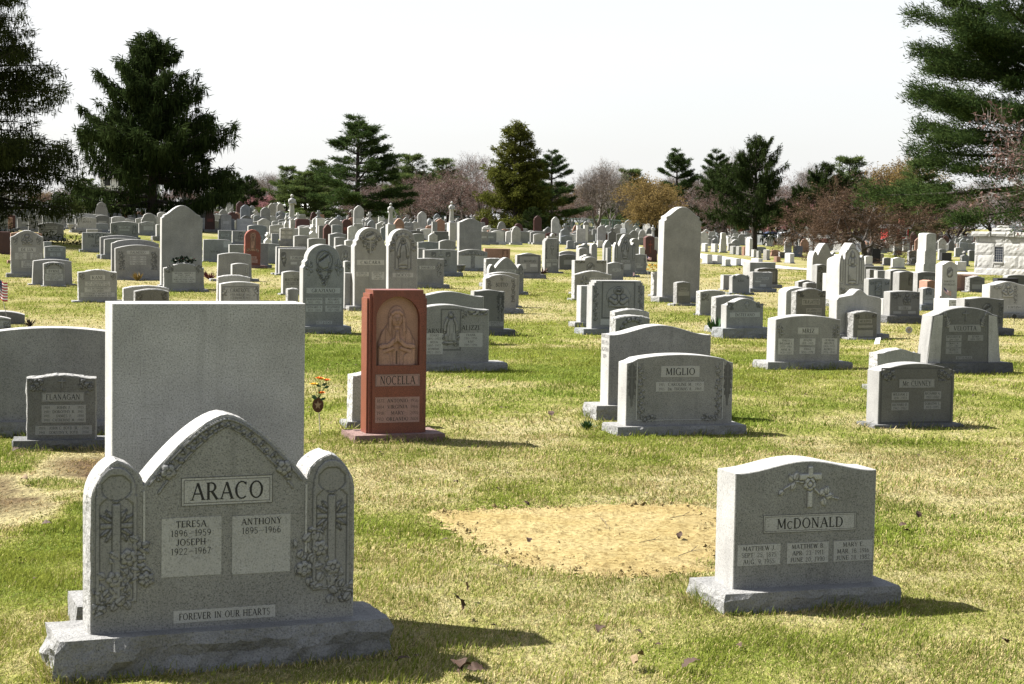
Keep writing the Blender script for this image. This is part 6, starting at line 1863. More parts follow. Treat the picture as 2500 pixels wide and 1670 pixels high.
plant('spruce_small', 1302, 505, 168, .5, 'yew_bush', 'small dark evergreen bush at the foot of the golden cedar', 'bush', rot=1.0)
plant('bare_grey', 1450, 388, 205, None, 'bare_tree', 'grey leafless tree standing right of the cedar', rot=.5)
plant('bare_grey', 1490, 430, 240, None, 'bare_tree', 'second leafless tree behind the grey one', rot=2.5)
plant('golden', 1600, 425, 150, 1.35, 'budding_tree', 'golden budding tree left of the tallest plain slab', rot=.2)
plant('pine', 1650, 366, 262, .95, 'pine_tree', 'far pine with rounded head behind the golden budding tree', rot=1.0)
plant('pine', 1745, 368, 265, .8, 'pine_tree', 'far pine just left of the right-hand spruce', rot=3.0)
plant('spruce_small', 1842, 332, 122, None, 'spruce_tree', 'open-branched spruce on a bare dark trunk, right', rot=2.2)
plant('brown', 2110, 430, 108, 1.5, 'bushy_tree', 'brown many-stemmed leafless tree, right', rot=.8)
plant('white_pine', 2560, -330, 60, None, 'white_pine_tree', 'huge white pine with sweeping limbs at the right edge', rot=2.75)
plant('bare_red', 2670, 140, 40, None, 'magnolia_tree', 'reddish twiggy tree reaching in from the right edge', rot=1.1)
for i, (k, x, yt, d, nm_, lb) in enumerate((
    ('spruce_small', 575, 420, 235, 'spruce_tree', 'distant blue-dark spruce right of the big spruce, nearer one'),
    ('spruce_small', 606, 428, 250, 'spruce_tree', 'distant pointed spruce just left of the pink blossom'),
    ('pine_bushy', 545, 440, 225, 'pine_tree', 'distant green pine behind the right flank of the big spruce'),
    ('bare_grey', 655, 425, 265, 'bare_tree', 'pale leafless tree above the pink blossom, left'),
    ('pink', 625, 482, 245, 'blossom_tree', 'pink blossoming tree left of the bushy pines'),
    ('pink', 675, 470, 255, 'blossom_tree', 'dusky pink tree just left of the light green pine'),
    ('bare_red', 1150, 384, 205, 'bare_tree', 'reddish leafless tree left of the golden cedar'),
    ('bare_red', 1085, 400, 220, 'bare_tree', 'reddish leafless tree second left of the golden cedar'),
    ('bare_red', 1020, 425, 215, 'bare_tree', 'dark leafless tree right of the tall layered pine'),
    ('pine_bushy', 1005, 385, 245, 'pine_tree', 'pale green far pine right of the tall layered pine'),
    ('pine_bushy', 1080, 395, 265, 'pine_tree', 'pale green far pine among the reddish trees'),
    ('bare_grey', 1120, 372, 275, 'bare_tree', 'tall pale leafless tree behind the reddish trees'),
    ('bare_grey', 960, 390, 270, 'bare_tree', 'pale leafless tree just right of the tall layered pine'),
    ('bare_red', 1400, 470, 240, 'bare_tree', 'low reddish tree between cedar and grey leafless tree'),
    ('spruce_small', 1545, 415, 280, 'spruce_tree', 'far dark spruce above the golden budding tree'),
    ('pine_bushy', 1535, 420, 275, 'pine_tree', 'far green pine left above the golden budding tree'),
    ('bare_red', 1700, 450, 230, 'bare_tree', 'dark leafless tree behind the tallest plain slab'),
    ('spruce_small', 1770, 400, 250, 'spruce_tree', 'far dark spruce behind the open-branched spruce'),
    ('bare_grey', 1790, 365, 290, 'bare_tree', 'thin pale leafless tree left behind the open-branched spruce'),
    ('bare_grey', 1962, 400, 300, 'bare_tree', 'thin pale leafless tree right behind the open-branched spruce'),
    ('pink', 1965, 475, 255, 'blossom_tree', 'pink blossoming tree right of the open-branched spruce'),
    ('spruce_small', 2012, 396, 240, 'spruce_tree', 'dark spruce above the left flank of the brown tree'),
    ('pine_bushy', 2070, 392, 255, 'pine_tree', 'green pine above the brown tree'),
    ('bare_red', 2135, 400, 245, 'bare_tree', 'brownish tree crown above the right of the brown tree'),
    ('golden', 2185, 372, 240, 'budding_tree', 'tan budding tree left of the white pine'),
    ('pine_bushy', 2240, 400, 235, 'pine_tree', 'far pine behind the low limb of the white pine'),
    ('bare_red', 120, 455, 250, 'bare_tree', 'far reddish tree behind the left fir'),
    ('bare_grey', 30, 440, 260, 'bare_tree', 'far pale tree behind the left fir'),
    ('pine_bushy', 215, 440, 250, 'pine_tree', 'far pine behind the left flank of the big spruce'),
    ('bare_red', 440, 450, 250, 'bare_tree', 'far reddish tree behind the right flank of the big spruce'),
    ('bare_red', 2330, 440, 250, 'bare_tree', 'far brown tree behind the white pine limbs'),
    ('bare_grey', 2440, 430, 260, 'bare_tree', 'far pale tree behind the tomb house'),
    ('bare_red', 900, 450, 260, 'bare_tree', 'far brown tree behind the trunk of the tall layered pine'),
    ('bare_red', 820, 440, 270, 'bare_tree', 'far brown tree left behind the tall layered pine'),
    ('bare_red', 1250, 440, 270, 'bare_tree', 'far brown tree behind the golden cedar'),
    ('bare_red', 1880, 440, 270, 'bare_tree', 'far brown tree behind the trunk of the open-branched spruce'),
    ('bare_red', 2040, 450, 265, 'bare_tree', 'far brown tree behind the brown many-stemmed tree'))):
    plant(k, x, yt, d, None, nm_, lb, rot=i * 1.7, wm=1.15)
for i in range(32):
    x = 460 + i * 58
    k = ('bare_grey', 'bare_red', 'bare_grey')[i % 3]
    plant(k, x, 412 + (i * 29 % 40), 280 + (i * 31 % 30), None, 'far_tree', '%s leafless tree, hazy row behind %s' % ({'bare_red': 'brownish', 'bare_grey': 'pale grey'}[k], land(x)), rot=i * 1.9, wm=1.3, group='hazy row of leafless trees: ' + k)
# hedge-like belt of woodland far behind everything
for i in range(34):
    x = -260 + i * 90
    k = ('bare_red', 'bare_grey', 'bare_red', 'spruce_small', 'golden')[i % 5]
    plant(k, x, 436 + (i * 37 % 30), 330 + (i * 53 % 40), None, 'far_tree', 'small %s tree, farthest belt behind %s' % ({'bare_red': 'reddish leafless', 'bare_grey': 'pale leafless', 'spruce_small': 'dark evergreen', 'golden': 'tan budding'}[k], land(x)), rot=i * 2.3, wm=1.4,
          group='farthest belt of woodland: ' + k)
# ------------------------------------------------------------------ fresh sandy grave
SAND = [(1052, 1256), (1100, 1250), (1190, 1243), (1290, 1240), (1400, 1236), (1490, 1232), (1560, 1228), (1640, 1232), (1740, 1240), (1800, 1262), (1812, 1310), (1795, 1362), (1745, 1392), (1690, 1398), (1640, 1402), (1560, 1412), (1480, 1418), (1400, 1412), (1330, 1400), (1270, 1388), (1200, 1356), (1150, 1330), (1105, 1305), (1075, 1285)]
SP = [ground_hit(*p) for p in SAND]
sx_ = np.array([p.x for p in SP]); sy_ = np.array([p.y for p in SP])
def in_poly(x, y, px_, py_):
    ins = np.zeros(np.shape(x), bool)
    n = len(px_)
    for i in range(n):
        j = (i + 1) % n
        c = ((py_[i] > y) != (py_[j] > y)) & (x < (px_[j] - px_[i]) * (y - py_[i]) / (py_[j] - py_[i] + 1e-12) + px_[i])
        ins ^= c
    return ins
def poly_dist(x, y, px_, py_):
    dm = np.full(np.shape(x), 1e9)
    n = len(px_)
    for i in range(n):
        j = (i + 1) % n
        dx, dy = px_[j] - px_[i], py_[j] - py_[i]
        t = np.clip(((x - px_[i]) * dx + (y - py_[i]) * dy) / (dx * dx + dy * dy), 0, 1)
        dm = np.minimum(dm, np.hypot(x - px_[i] - t * dx, y - py_[i] - t * dy))
    return dm
def sand_mat():
    m_, nt, bs = newmat('yellow_sand')
    N = nt.nodes; L = nt.links
    tc = N.new('ShaderNodeTexCoord')
    n1 = N.new('ShaderNodeTexNoise'); n1.inputs['Scale'].default_value = 34; n1.inputs['Detail'].default_value = 8; n1.inputs['Roughness'].default_value = .7
    n2 = N.new('ShaderNodeTexNoise'); n2.inputs['Scale'].default_value = 2.2; n2.inputs['Detail'].default_value = 3
    L.new(tc.outputs['Object'], n1.inputs['Vector']); L.new(tc.outputs['Object'], n2.inputs['Vector'])
    rp = N.new('ShaderNodeValToRGB'); e = rp.color_ramp.elements
    e[0].position = .36; e[0].color = (0.120, 0.088, 0.038, 1); e[1].position = .56; e[1].color = (0.240, 0.196, 0.096, 1)
    L.new(n1.outputs['Fac'], rp.inputs['Fac'])
    mx = N.new('ShaderNodeMixRGB'); mx.blend_type = 'MULTIPLY'; mx.inputs['Fac'].default_value = .5
    r2 = N.new('ShaderNodeValToRGB'); r2.color_ramp.elements[0].position = .35; r2.color_ramp.elements[0].color = (.80, .72, .54, 1); r2.color_ramp.elements[1].position = .6; r2.color_ramp.elements[1].color = (1, 1, 1, 1)
    L.new(n2.outputs['Fac'], r2.inputs['Fac']); L.new(rp.outputs['Color'], mx.inputs['Color1']); L.new(r2.outputs['Color'], mx.inputs['Color2'])
    L.new(mx.outputs['Color'], bs.inputs['Base Color']); bs.inputs['Roughness'].default_value = 1; bs.inputs['Specular IOR Level'].default_value = 0
    bp = N.new('ShaderNodeBump'); bp.inputs['Strength'].default_value = .9; bp.inputs['Distance'].default_value = .02
    L.new(n1.outputs['Fac'], bp.inputs['Height']); L.new(bp.outputs['Normal'], bs.inputs['Normal'])
    return m_
M_SAND = sand_mat()
gx = np.arange(sx_.min() - .1, sx_.max() + .1, .022); gy = np.arange(sy_.min() - .1, sy_.max() + .1, .03)
GX, GY = np.meshgrid(gx, gy)
edge_n = (fbm(GX * 5, GY * 5, 88, 4) - .5) * .24
ins = in_poly(GX, GY, sx_, sy_); dd = poly_dist(GX, GY, sx_, sy_) * np.where(ins, 1, -1) + edge_n
lump = fbm(GX * 9, GY * 9, 90, 4)
clod = np.clip(fbm(GX * 26, GY * 26, 97, 2) - .58, 0, 1) * .10
hgt = .002 + .020 * sstep(0, .5, dd) + .016 * (lump - .5) + clod * .6
GZ = zf(GX, GY) + np.where(dd > 0, hgt, -.03)
W_ = GX.shape[1]
ok = dd > -.02
i_, j_ = np.meshgrid(np.arange(GX.shape[0] - 1), np.arange(W_ - 1), indexing='ij')
kk = ok[:-1, :-1] & ok[1:, :-1] & ok[:-1, 1:] & ok[1:, 1:]
i_ = i_[kk]; j_ = j_[kk]
Fq = np.stack([i_ * W_ + j_, i_ * W_ + j_ + 1, (i_ + 1) * W_ + j_ + 1, (i_ + 1) * W_ + j_], 1)
used = np.unique(Fq); rm = np.zeros(GX.size, int); rm[used] = np.arange(len(used))
VV = np.stack([GX, GY, GZ], -1).reshape(-1, 3)[used]
tag(add('grave_sand', mk('grave_sand', VV, rm[Fq].tolist(), M_SAND, True)), kind='structure')
# crumbs and clods of sand
rg = np.random.default_rng(31)
n = 5200
cx_ = rg.uniform(sx_.min() - .3, sx_.max() + .3, n); cy_ = rg.uniform(sy_.min() - .3, sy_.max() + .3, n)
dd2 = poly_dist(cx_, cy_, sx_, sy_)
okk = (in_poly(cx_, cy_, sx_, sy_) | (dd2 < .10 * rg.random(n))) & ((rg.random(n) < .45) | (dd2 < .14)) & (fbm(cx_ * 3, cy_ * 3, 5, 2) > .40)
cx_, cy_ = cx_[okk], cy_[okk]; n = len(cx_)
s_ = rg.lognormal(-5.2, .5, n)
oct_ = np.array([(1, 0, 0), (0, 1, 0), (-1, 0, 0), (0, -1, 0), (0, 0, .8), (0, 0, -.6)], float)
V_ = (oct_[None] + rg.normal(0, .22, (n, 6, 3))) * s_[:, None, None]
V_[:, :, 0] += cx_[:, None]; V_[:, :, 1] += cy_[:, None]; V_[:, :, 2] += (zf(cx_, cy_) + .016)[:, None]
fo = [(0, 1, 4), (1, 2, 4), (2, 3, 4), (3, 0, 4), (1, 0, 5), (2, 1, 5), (3, 2, 5), (0, 3, 5)]
Fq = [tuple(6 * k + a for a in f) for k in range(n) for f in fo]
tag(add('sand_clods', mk('sand_clods', V_.reshape(-1, 3), Fq, M_SAND)), 'loose yellow clods crumbled over the fresh sandy grave', 'sand', kind='stuff')

# ------------------------------------------------------------------ grass blades
def blade_material():
    m_ = bpy.data.materials.new('grass_blades'); m_.use_nodes = True
    nt = m_.node_tree; N = nt.nodes; L = nt.links; N.clear()
    out = N.new('ShaderNodeOutputMaterial'); mx = N.new('ShaderNodeMixShader'); df = N.new('ShaderNodeBsdfDiffuse'); tr = N.new('ShaderNodeBsdfTranslucent')
    at = N.new('ShaderNodeAttribute'); at.attribute_name = 'blade'
    L.new(at.outputs['Color'], df.inputs['Color']); L.new(at.outputs['Color'], tr.inputs['Color'])
    mx.inputs['Fac'].default_value = .25
    L.new(df.outputs[0], mx.inputs[1]); L.new(tr.outputs[0], mx.inputs[2]); L.new(mx.outputs[0], out.inputs['Surface'])
    return m_
M_BLADE = blade_material()
FT = np.array(FOOT)
def blades(n, y0, y1, hw, L0, L1, W0, seed, lod):
    rg = np.random.default_rng(seed)
    y = np.sqrt(rg.uniform(y0 ** 2, y1 ** 2, n))
    x = rg.uniform(-1, 1, n) * hw * y
    ok = np.ones(n, bool)
    near = np.zeros(n)
    for (cx0, cy0, yw, a, b_) in FOOT:
        if cy0 > y1 + 2 or cy0 < y0 - 2: continue
        m_ = (np.abs(x - cx0) < a + b_ + .3) & (np.abs(y - cy0) < a + b_ + .3)
        if not m_.any(): continue
        u = (x - cx0) * math.cos(yw) + (y - cy0) * math.sin(yw); v = -(x - cx0) * math.sin(yw) + (y - cy0) * math.cos(yw)
        ok &= ~((np.abs(u) < a + .004) & (np.abs(v) < b_ + .004))
        near = np.maximum(near, ((np.abs(u) < a + .07) & (np.abs(v) < b_ + .07)) * 1.0)
    if y0 < 13:
        si = in_poly(x, y, sx_, sy_); dd_ = poly_dist(x, y, sx_, sy_) * np.where(si, 1, -1) + (fbm(x * 5, y * 5, 88, 4) - .5) * .24
        ok &= (dd_ < .0) | ((dd_ < .22) & (rg.random(n) < .42 * (1 - dd_ / .22) ** 2)) | (rg.random(n) < .003)
    x, y, near = x[ok], y[ok], near[ok]; n = len(x)
    dry = dryness(x, y)
    th = thatch(x, y)
    kp = rg.random(n) > th * .86
    x, y, near, dry, th = x[kp], y[kp], near[kp], dry[kp], th[kp]; n = len(x)
    isdry = rg.random(n) < np.clip(dry * .95 - .10, .06, .92)
    L = rg.uniform(L0, L1, n) * (.75 + .5 * fbm(x / .5, y / .5, 9, 2)) * np.where(isdry, .85, 1.05) * (1 + 1.1 * near)
    tuftn = fbm(x / .22, y / .22, 19, 2)
    L *= .65 + .8 * sstep(.35, .75, tuftn)
    tilt = np.abs(rg.normal(0, .6, n)) + np.where(isdry, .55, .18)
    tilt = np.clip(tilt + th * .9, 0, 1.45)
    az = rg.uniform(0, 6.283, n) * .7 + fbm(x / .8, y / .8, 33, 2) * 6.283
    W = W0 * rg.uniform(.6, 1.4, n)
    ca, sa = np.cos(az), np.sin(az)
    pa = rg.uniform(0, 6.283, n)
    wx, wy = np.cos(pa) * W * .5, np.sin(pa) * W * .5
    z = zf(x, y) - .004
    b0 = np.stack([x - wx, y - wy, z], 1); b1 = np.stack([x + wx, y + wy, z], 1)
    t1 = tilt * .6; h1 = L * .55
    mxx, mzz = np.sin(t1) * h1, np.cos(t1) * h1
    t2 = np.clip(tilt * 1.5, 0, 1.7)
    M0 = np.stack([x + ca * mxx - wx * .8, y + sa * mxx - wy * .8, z + mzz], 1); M1 = np.stack([x + ca * mxx + wx * .8, y + sa * mxx + wy * .8, z + mzz], 1)
    tx, tz = mxx + np.sin(t2) * L * .45, mzz + np.cos(t2) * L * .45
    T = np.stack([x + ca * tx, y + sa * tx, np.maximum(z + tz, z + .006)], 1)
    gr = np.array([0.092, 0.130, 0.018]); gy_ = np.array([0.176, 0.190, 0.034]); st1 = np.array([0.385, 0.330, 0.168]); st2 = np.array([0.265, 0.210, 0.092])
    a = rg.random(n)[:, None]
    yellow = np.clip(fbm(x / 3, y / 3, 61, 2)[:, None] * 1.6 - .45 + .35 * sstep(14, 36, y)[:, None] + (a - .5) * .5, 0, 1)
    cg = gr * (1 - yellow) + gy_ * yellow
    cs = st1 * a + st2 * (1 - a)
    c = np.where(isdry[:, None], cs, cg) * rg.uniform(.75, 1.25, n)[:, None]
    c = c * (1 - th[:, None] * np.array([.5, .6, .62]))
    if lod == 0:
        # quad + tip triangle as two polygons of 4 and 3: use degenerate-free quads (b0,b1,M1,M0) and (M0,M1,T,T')
        T2 = T + np.stack([wx * .12, wy * .12, np.zeros(n)], 1)
        V = np.stack([b0, b1, M1, M0, M0, M1, T2, T], 1).reshape(-1, 3)
        return V, np.repeat(c, 8, 0)
    V = np.stack([b0, b1, T + np.stack([wx * .25, wy * .25, np.zeros(n)], 1), T - np.stack([wx * .25, wy * .25, np.zeros(n)], 1)], 1).reshape(-1, 3)
    return V, np.repeat(c, 4, 0)
parts_ = [blades(200000, 5.9, 9.5, .33, .018, .040, .0036, 1, 0), blades(270000, 9.3, 15, .32, .018, .042, .0052, 2, 0), blades(240000, 14.8, 26, .31, .018, .040, .009, 3, 1), blades(210000, 25.5, 46, .305, .018, .042, .016, 4, 1), blades(150000, 45, 85, .30, .02, .045, .030, 5, 1)]
V_ = np.concatenate([p[0] for p in parts_]); C_ = np.concatenate([p[1] for p in parts_])
me = mk_np('lawn_grass', V_, 4, M_BLADE); pt_col(me, 'blade', C_)
tag(add('lawn_grass', me), 'short patchy green and straw-coloured lawn grass between the headstones', 'grass', kind='stuff')

# ------------------------------------------------------------------ fallen leaves and twigs
M_LEAF = simple('dead_leaf', (0.030, 0.014, 0.006), .8, .4, 20)
M_LEAF2 = simple('pale_dead_leaf', (0.12, 0.085, 0.045), .9, .3, 20)
def leaf_mesh(seed, mat):
    rr = random.Random(seed); V = []; Fc = []
    n = 9
    for i in range(n + 1):
        t = i / n; w = .5 * math.sin(math.pi * t ** .8) * (1 + .35 * (i % 2)) * .55
        cz = .28 * math.sin(t * 3 + rr.random())
        V += [(t - .5, -w, cz + .25 * w), (t - .5, 0, cz), (t - .5, w, cz + .3 * w)]
    for i in range(n):
        for j in range(2): a = 3 * i + j; Fc.append((a, a + 1, a + 4, a + 3))
    return mk('leaf', V, Fc, mat, True)
LM = [leaf_mesh(i, M_LEAF if i < 3 else M_LEAF2) for i in range(4)]
leafs = [(1110, 1512, .10, 0, 'curled brown leaf standing upright in the grass below the sandy grave'), (1128, 1470, .07, 3, 'pale leaf on a stalk above the curled brown leaf'), (1467, 1562, .075, 1, 'dark folded leaf alone in the grass, bottom centre'),
         (1120, 1655, .10, 0, 'brown leaf of the heap at the bottom edge, left one'), (1145, 1660, .09, 1, 'brown leaf of the heap at the bottom edge, right one'), (1165, 1664, .08, 2, 'brown leaf of the heap at the bottom edge, outermost one'),
         (1560, 1638, .09, 3, 'pale dry leaf near the bottom edge right of centre'), (1690, 1648, .08, 2, 'dark leaf near the bottom edge, second right of centre'), (1660, 1325, .055, 1, 'ochre leaf lying on the right part of the sand'),
         (1283, 1246, .05, 2, 'dark leaf on the upper rim of the sand'), (1085, 1338, .04, 2, 'small dark leaf left of the sand'), (1112, 1193, .05, 1, 'brown leaf in the dry grass above the sand'), (985, 1640, .07, 2, 'brown leaf right of the triptych base'),
         (792, 1588, .09, 0, 'rusty leaf resting against the triptych base'), (1345, 1022, .09, 2, 'dark leaf beside the rear slab base, centre'), (60, 1185, .07, 3, 'pale leaf on the worn thatch at left'), (115, 1298, .06, 0, 'dark red leaf on the worn thatch at left'),
         (2240, 1272, .06, 2, 'dark leaf in the grass right of the nearest right headstone'), (2205, 1300, .05, 2, 'small dark leaf right of the nearest right headstone'), (2450, 1590, .05, 0, 'reddish leaf near the right bottom corner'), (40, 1112, .06, 0, 'rusty leaf before the wide slab at left'),
         (1290, 1400 - 60, .05, 1, 'small ochre clump leaf on the left part of the sand'), (2380, 975, .06, 2, 'dark leaf on the lawn right of the low dark-faced stone')]
for i, (x, y, s, k, lb) in enumerate(leafs):
    p = ground_hit(x, y)
    o = add('dead_leaf', LM[k]); o.location = (p.x, p.y, p.z + .03 + (.05 if i in (0, 1) else .012)); o.scale = (s, s, s)
    o.rotation_euler = (random.uniform(-.6, .6), random.uniform(-.9, .2) if i > 1 else -1.3, random.uniform(0, 6.28))
    tag(o, lb, 'leaf')
# uncounted small bits of leaf litter in the turf
rg = np.random.default_rng(55)
n = 420
ly = np.sqrt(rg.uniform(6.2 ** 2, 30 ** 2, n)); lx = rg.uniform(-.3, .3, n) * ly
keep_ = fbm(lx / 1.3, ly / 1.3, 101, 2) > .42
lx, ly = lx[keep_], ly[keep_]; n = len(lx)
V_ = np.zeros((n, 4, 3))
a_ = rg.uniform(0, 6.283, n); s_ = rg.uniform(.010, .030, n)
for q_, (u_, v_, w_) in enumerate(((-1, 0, .1), (0, -.5, .5), (1, 0, .2), (0, .5, .6))):
    V_[:, q_, 0] = lx + s_ * (u_ * np.cos(a_) - v_ * np.sin(a_)); V_[:, q_, 1] = ly + s_ * (u_ * np.sin(a_) + v_ * np.cos(a_))
    V_[:, q_, 2] = zf(lx, ly) + .018 + s_ * w_ * rg.uniform(.3, 1.2, n)
tag(add('leaf_litter', mk_np('leaf_litter', V_.reshape(-1, 3), 4, M_LEAF)), 'scattered dark crumbs of dead leaves in the lawn', 'leaves', kind='stuff')
M_TWIG = simple('twig_bark', (0.05, 0.035, 0.022), .9, .3, 40)
for (a, b_, lb) in (((1465, 1280), (1482, 1310), 'thin dark twig standing on the sand'), ((1655, 1376), (1708, 1362), 'brown twig lying on the right of the sand'), ((1560, 1342), (1620, 1338), 'fine twig across the middle of the sand'), ((1635, 1281), (1690, 1278), 'fine twig at the upper right of the sand'), ((1205, 1396), (1245, 1420), 'grey twig at the lower left rim of the sand')):
    p = ground_hit(*a); q = ground_hit(*b_)
    mb = MB(); m_ = (p + q) / 2 + Vector((0.01, 0, .012))
    mb.tube(p + Vector((0, 0, .04)), m_ + Vector((0, 0, .04)), .0018, .0016, 5); mb.tube(m_ + Vector((0, 0, .04)), q + Vector((0, 0, .045)), .0016, .001, 5)
    mb.tube(m_ + Vector((0, 0, .04)), m_ + (q - p) * .25 + Vector((.01, .02, .06)), .002, .001, 4)
    tag(mb.build('twig', M_TWIG), lb, 'twig')
# ------------------------------------------------------------------ small things among the stones
M_STEM = simple('green_stem', (0.02, 0.06, 0.015), .6)
M_YEL = simple('yellow_petals', (0.62, 0.36, 0.02), .6, .2)
M_ORA = simple('orange_petals', (0.60, 0.14, 0.01), .6, .3)
M_BRONZE = simple('bronze', (0.055, 0.026, 0.016), .45, .3, 60, 0, .5)
M_BRONZEL = simple('worn_bronze', (0.20, 0.15, 0.10), .4, .2, 60, 0, .5)
M_ROD = simple('pale_rod', (0.45, 0.42, 0.36), .6)
M_STEEL = simple('grey_metal', (0.24, 0.24, 0.24), .4, .1, 30, 0, .6)
M_BLK = simple('black_metal', (0.012, 0.012, 0.012), .5)
M_FRED = simple('flag_red', (0.30, 0.022, 0.03), .8); M_FWHT = simple('flag_white', (0.62, 0.60, 0.58), .8); M_FBLU = simple('flag_blue', (0.022, 0.03, 0.10), .8)
M_PAPER = simple('white_paper', (0.7, 0.7, 0.68), .8, .05)
M_DARKFL = simple('dark_red_flowers', (0.07, 0.012, 0.012), .8, .4); M_EVER = simple('wreath_greens', (0.012, 0.022, 0.01), .9, .4)
M_STRAW = simple('dried_plant', (0.20, 0.14, 0.045), .9, .3)

def rose(root, c, r, mat, nm_='flower'):
    V, Fc = [], []
    for ring, (n, rr, tilt) in enumerate(((6, 1.0, .35), (5, .72, .75), (4, .42, 1.15))):
        for i in range(n):
            a = 6.283 * i / n + ring * .5
            d = Vector((math.cos(a), math.sin(a), 0)); s = Vector((-d.y, d.x, 0))
            b = len(V)
            up_ = Vector((0, 0, math.sin(tilt))); o = d * math.cos(tilt)
            p0 = Vector(c) + d * r * .12
            for q in (p0 - s * r * .2, p0 + s * r * .2, p0 + (o + up_) * r * rr * .7 + s * r * .45, p0 + (o + up_) * r * rr, p0 + (o + up_) * r * rr * .7 - s * r * .45): V.append(tuple(q))
            Fc.append((b, b + 1, b + 2, b + 3, b + 4))
    return add(nm_, mk(nm_, V, Fc, mat), root)

def leafs_at(root, pts, L_, mat, nm_='leaf'):
    for (p, a) in pts:
        d = Vector((math.cos(a), .3 * math.sin(a * 3), .35)).normalized(); s = d.cross(Vector((0, -1, .2))).normalized(); p = Vector(p)
        mb = MB().poly([tuple(p), tuple(p + d * L_ * .5 + s * L_ * .25), tuple(p + d * L_), tuple(p + d * L_ * .5 - s * L_ * .25)])
        mb.build(nm_, mat, root)

# yellow roses and a bronze veteran medallion on a rod, beside the tall slab
p = ground_hit(783, 1062)
sc_ = p.y / F
root = tag(empty('flower_marker', p), 'yellow and orange roses above a round bronze star medallion on a thin rod', 'grave marker')
hm = (1062 - 988) * sc_
MB().tube((.0, 0, -.05), (-.02, 0, hm), .004, .004, 6).build('rod', M_ROD, root)
mb = MB(); n_ = 20
for yy in (-.006, .006): mb.v += [(-.025 + .046 * math.cos(6.283 * i / n_), yy, hm + .062 * math.sin(6.283 * i / n_)) for i in range(n_)]
mb.f += [tuple(range(n_)), tuple(range(n_, 2 * n_))[::-1]] + [(i, i + n_, (i + 1) % n_ + n_, (i + 1) % n_) for i in range(n_)]
md = mb.build('medallion', M_BRONZE, root)
st = []
for i in range(10):
    rr = .036 if i % 2 == 0 else .015
    st.append((-.025 + rr * math.cos(1.571 + .6283 * i) * .9, -.0075, hm + rr * math.sin(1.571 + .6283 * i) * 1.1))
MB().poly(st).build('star', M_BRONZEL, md)
zt = (1062 - 925) * sc_
for i, (dx, dz, m_) in enumerate(((-.06, zt - .045, M_YEL), (0.0, zt, M_YEL), (.045, zt - .01, M_ORA), (-.015, zt + .005, M_ORA), (.005, zt - .115, M_ORA))):
    MB().tube((-.02, 0, hm + .05), (dx, -.01, dz), .003, .002, 5).build('stem', M_STEM, root)
    rose(root, (dx, -.012, dz), .035, m_)
leafs_at(root, [((.0, -.01, zt - .05), .3), ((.0, -.012, zt - .06), 2.6), ((.02, -.01, zt - .07), -.2), ((-.03, -.01, zt - .15), 2.9), ((-.03, -.012, zt - .16), 3.6), ((-.01, -.01, zt - .17), .4)], .055, M_STEM)

def flag(reg, xp, yp, xt, yt, wpx, hpx, lb, lean=0, d=None, droop=.25, faded=False):
    """stick flag: foot pixel, top pixel, cloth size in pixels"""
    a, b_ = PX(reg, xp, yp); c, e = PX(reg, xt, yt)
    p = at_depth(a, d) if d else ground_hit(a, b_)
    s = p.y / F
    k = REG[reg][2]
    w, h = wpx / k * s, hpx / k * s
    zt_ = z_at(c, e, p.y) - p.z
    xt_ = (c - a) * s
    root = tag(empty('flag', p), lb, 'flag')
    MB().tube((0, 0, -.05), (xt_, 0, zt_), .005, .004, 5).build('pole', M_STEEL if not faded else M_ROD, root)
    if d: MB().tube((0, 0, -.05), (xt_, 0, zt_ + .02), .006, .005, 5)
    def P(u, v):
        return (xt_ + u * w, .02 * math.sin(u * 7 + v), zt_ - .01 - v * h - droop * w * u * (1 + .3 * math.sin(u * 4)))
    for i in range(13):
        mb = MB(); m_ = 6
        mt = M_FRED if i % 2 == 0 else M_FWHT
        u0 = .42 if i < 7 else 0
        for j in range(m_):
            ua, ub = u0 + (1 - u0) * j / m_, u0 + (1 - u0) * (j + 1) / m_
            mb.quad(P(ua, i / 13), P(ub, i / 13), P(ub, (i + 1) / 13), P(ua, (i + 1) / 13))
        mb.build('stripe', mt, root)
    mb = MB()
    for j in range(4): mb.quad(P(.42 * j / 4, 0), P(.42 * (j + 1) / 4, 0), P(.42 * (j + 1) / 4, 7 / 13), P(.42 * j / 4, 7 / 13))
    cn = mb.build('canton', M_FBLU, root)
    mb = MB()
    for a_ in range(5):
        for b2 in range(4):
            q = P(.04 + .08 * a_, .05 + .125 * b2); mb.quad((q[0] - .004 * w * 3, q[1] - .003, q[2]), (q[0], q[1] - .003, q[2] - .02 * h), (q[0] + .004 * w * 3, q[1] - .003, q[2]), (q[0], q[1] - .003, q[2] + .02 * h))
    tag(mb.build('stars', M_FWHT, cn), kind='stuff')
    return root
flag('R1', 84, 1105, -20, 800, 85, 170, 'small striped stick flag at the left edge above the dark block', d=28.0, droop=.55)
flag('G1', 648, 1420, 655, 1200, 118, 62, 'small striped stick flag before the tall white medallion headstone', d=42, droop=.75)
flag('G4', 1818, 1225, 1742, 1078, 110, 62, 'faded little flag beside the dark brown cross monument', d=50, droop=.35, faded=True)
flag('G4', 1470, 1545, 1462, 1430, 40, 60, 'tiny flag at the foot of the Madonna triptych', d=52, droop=.3)

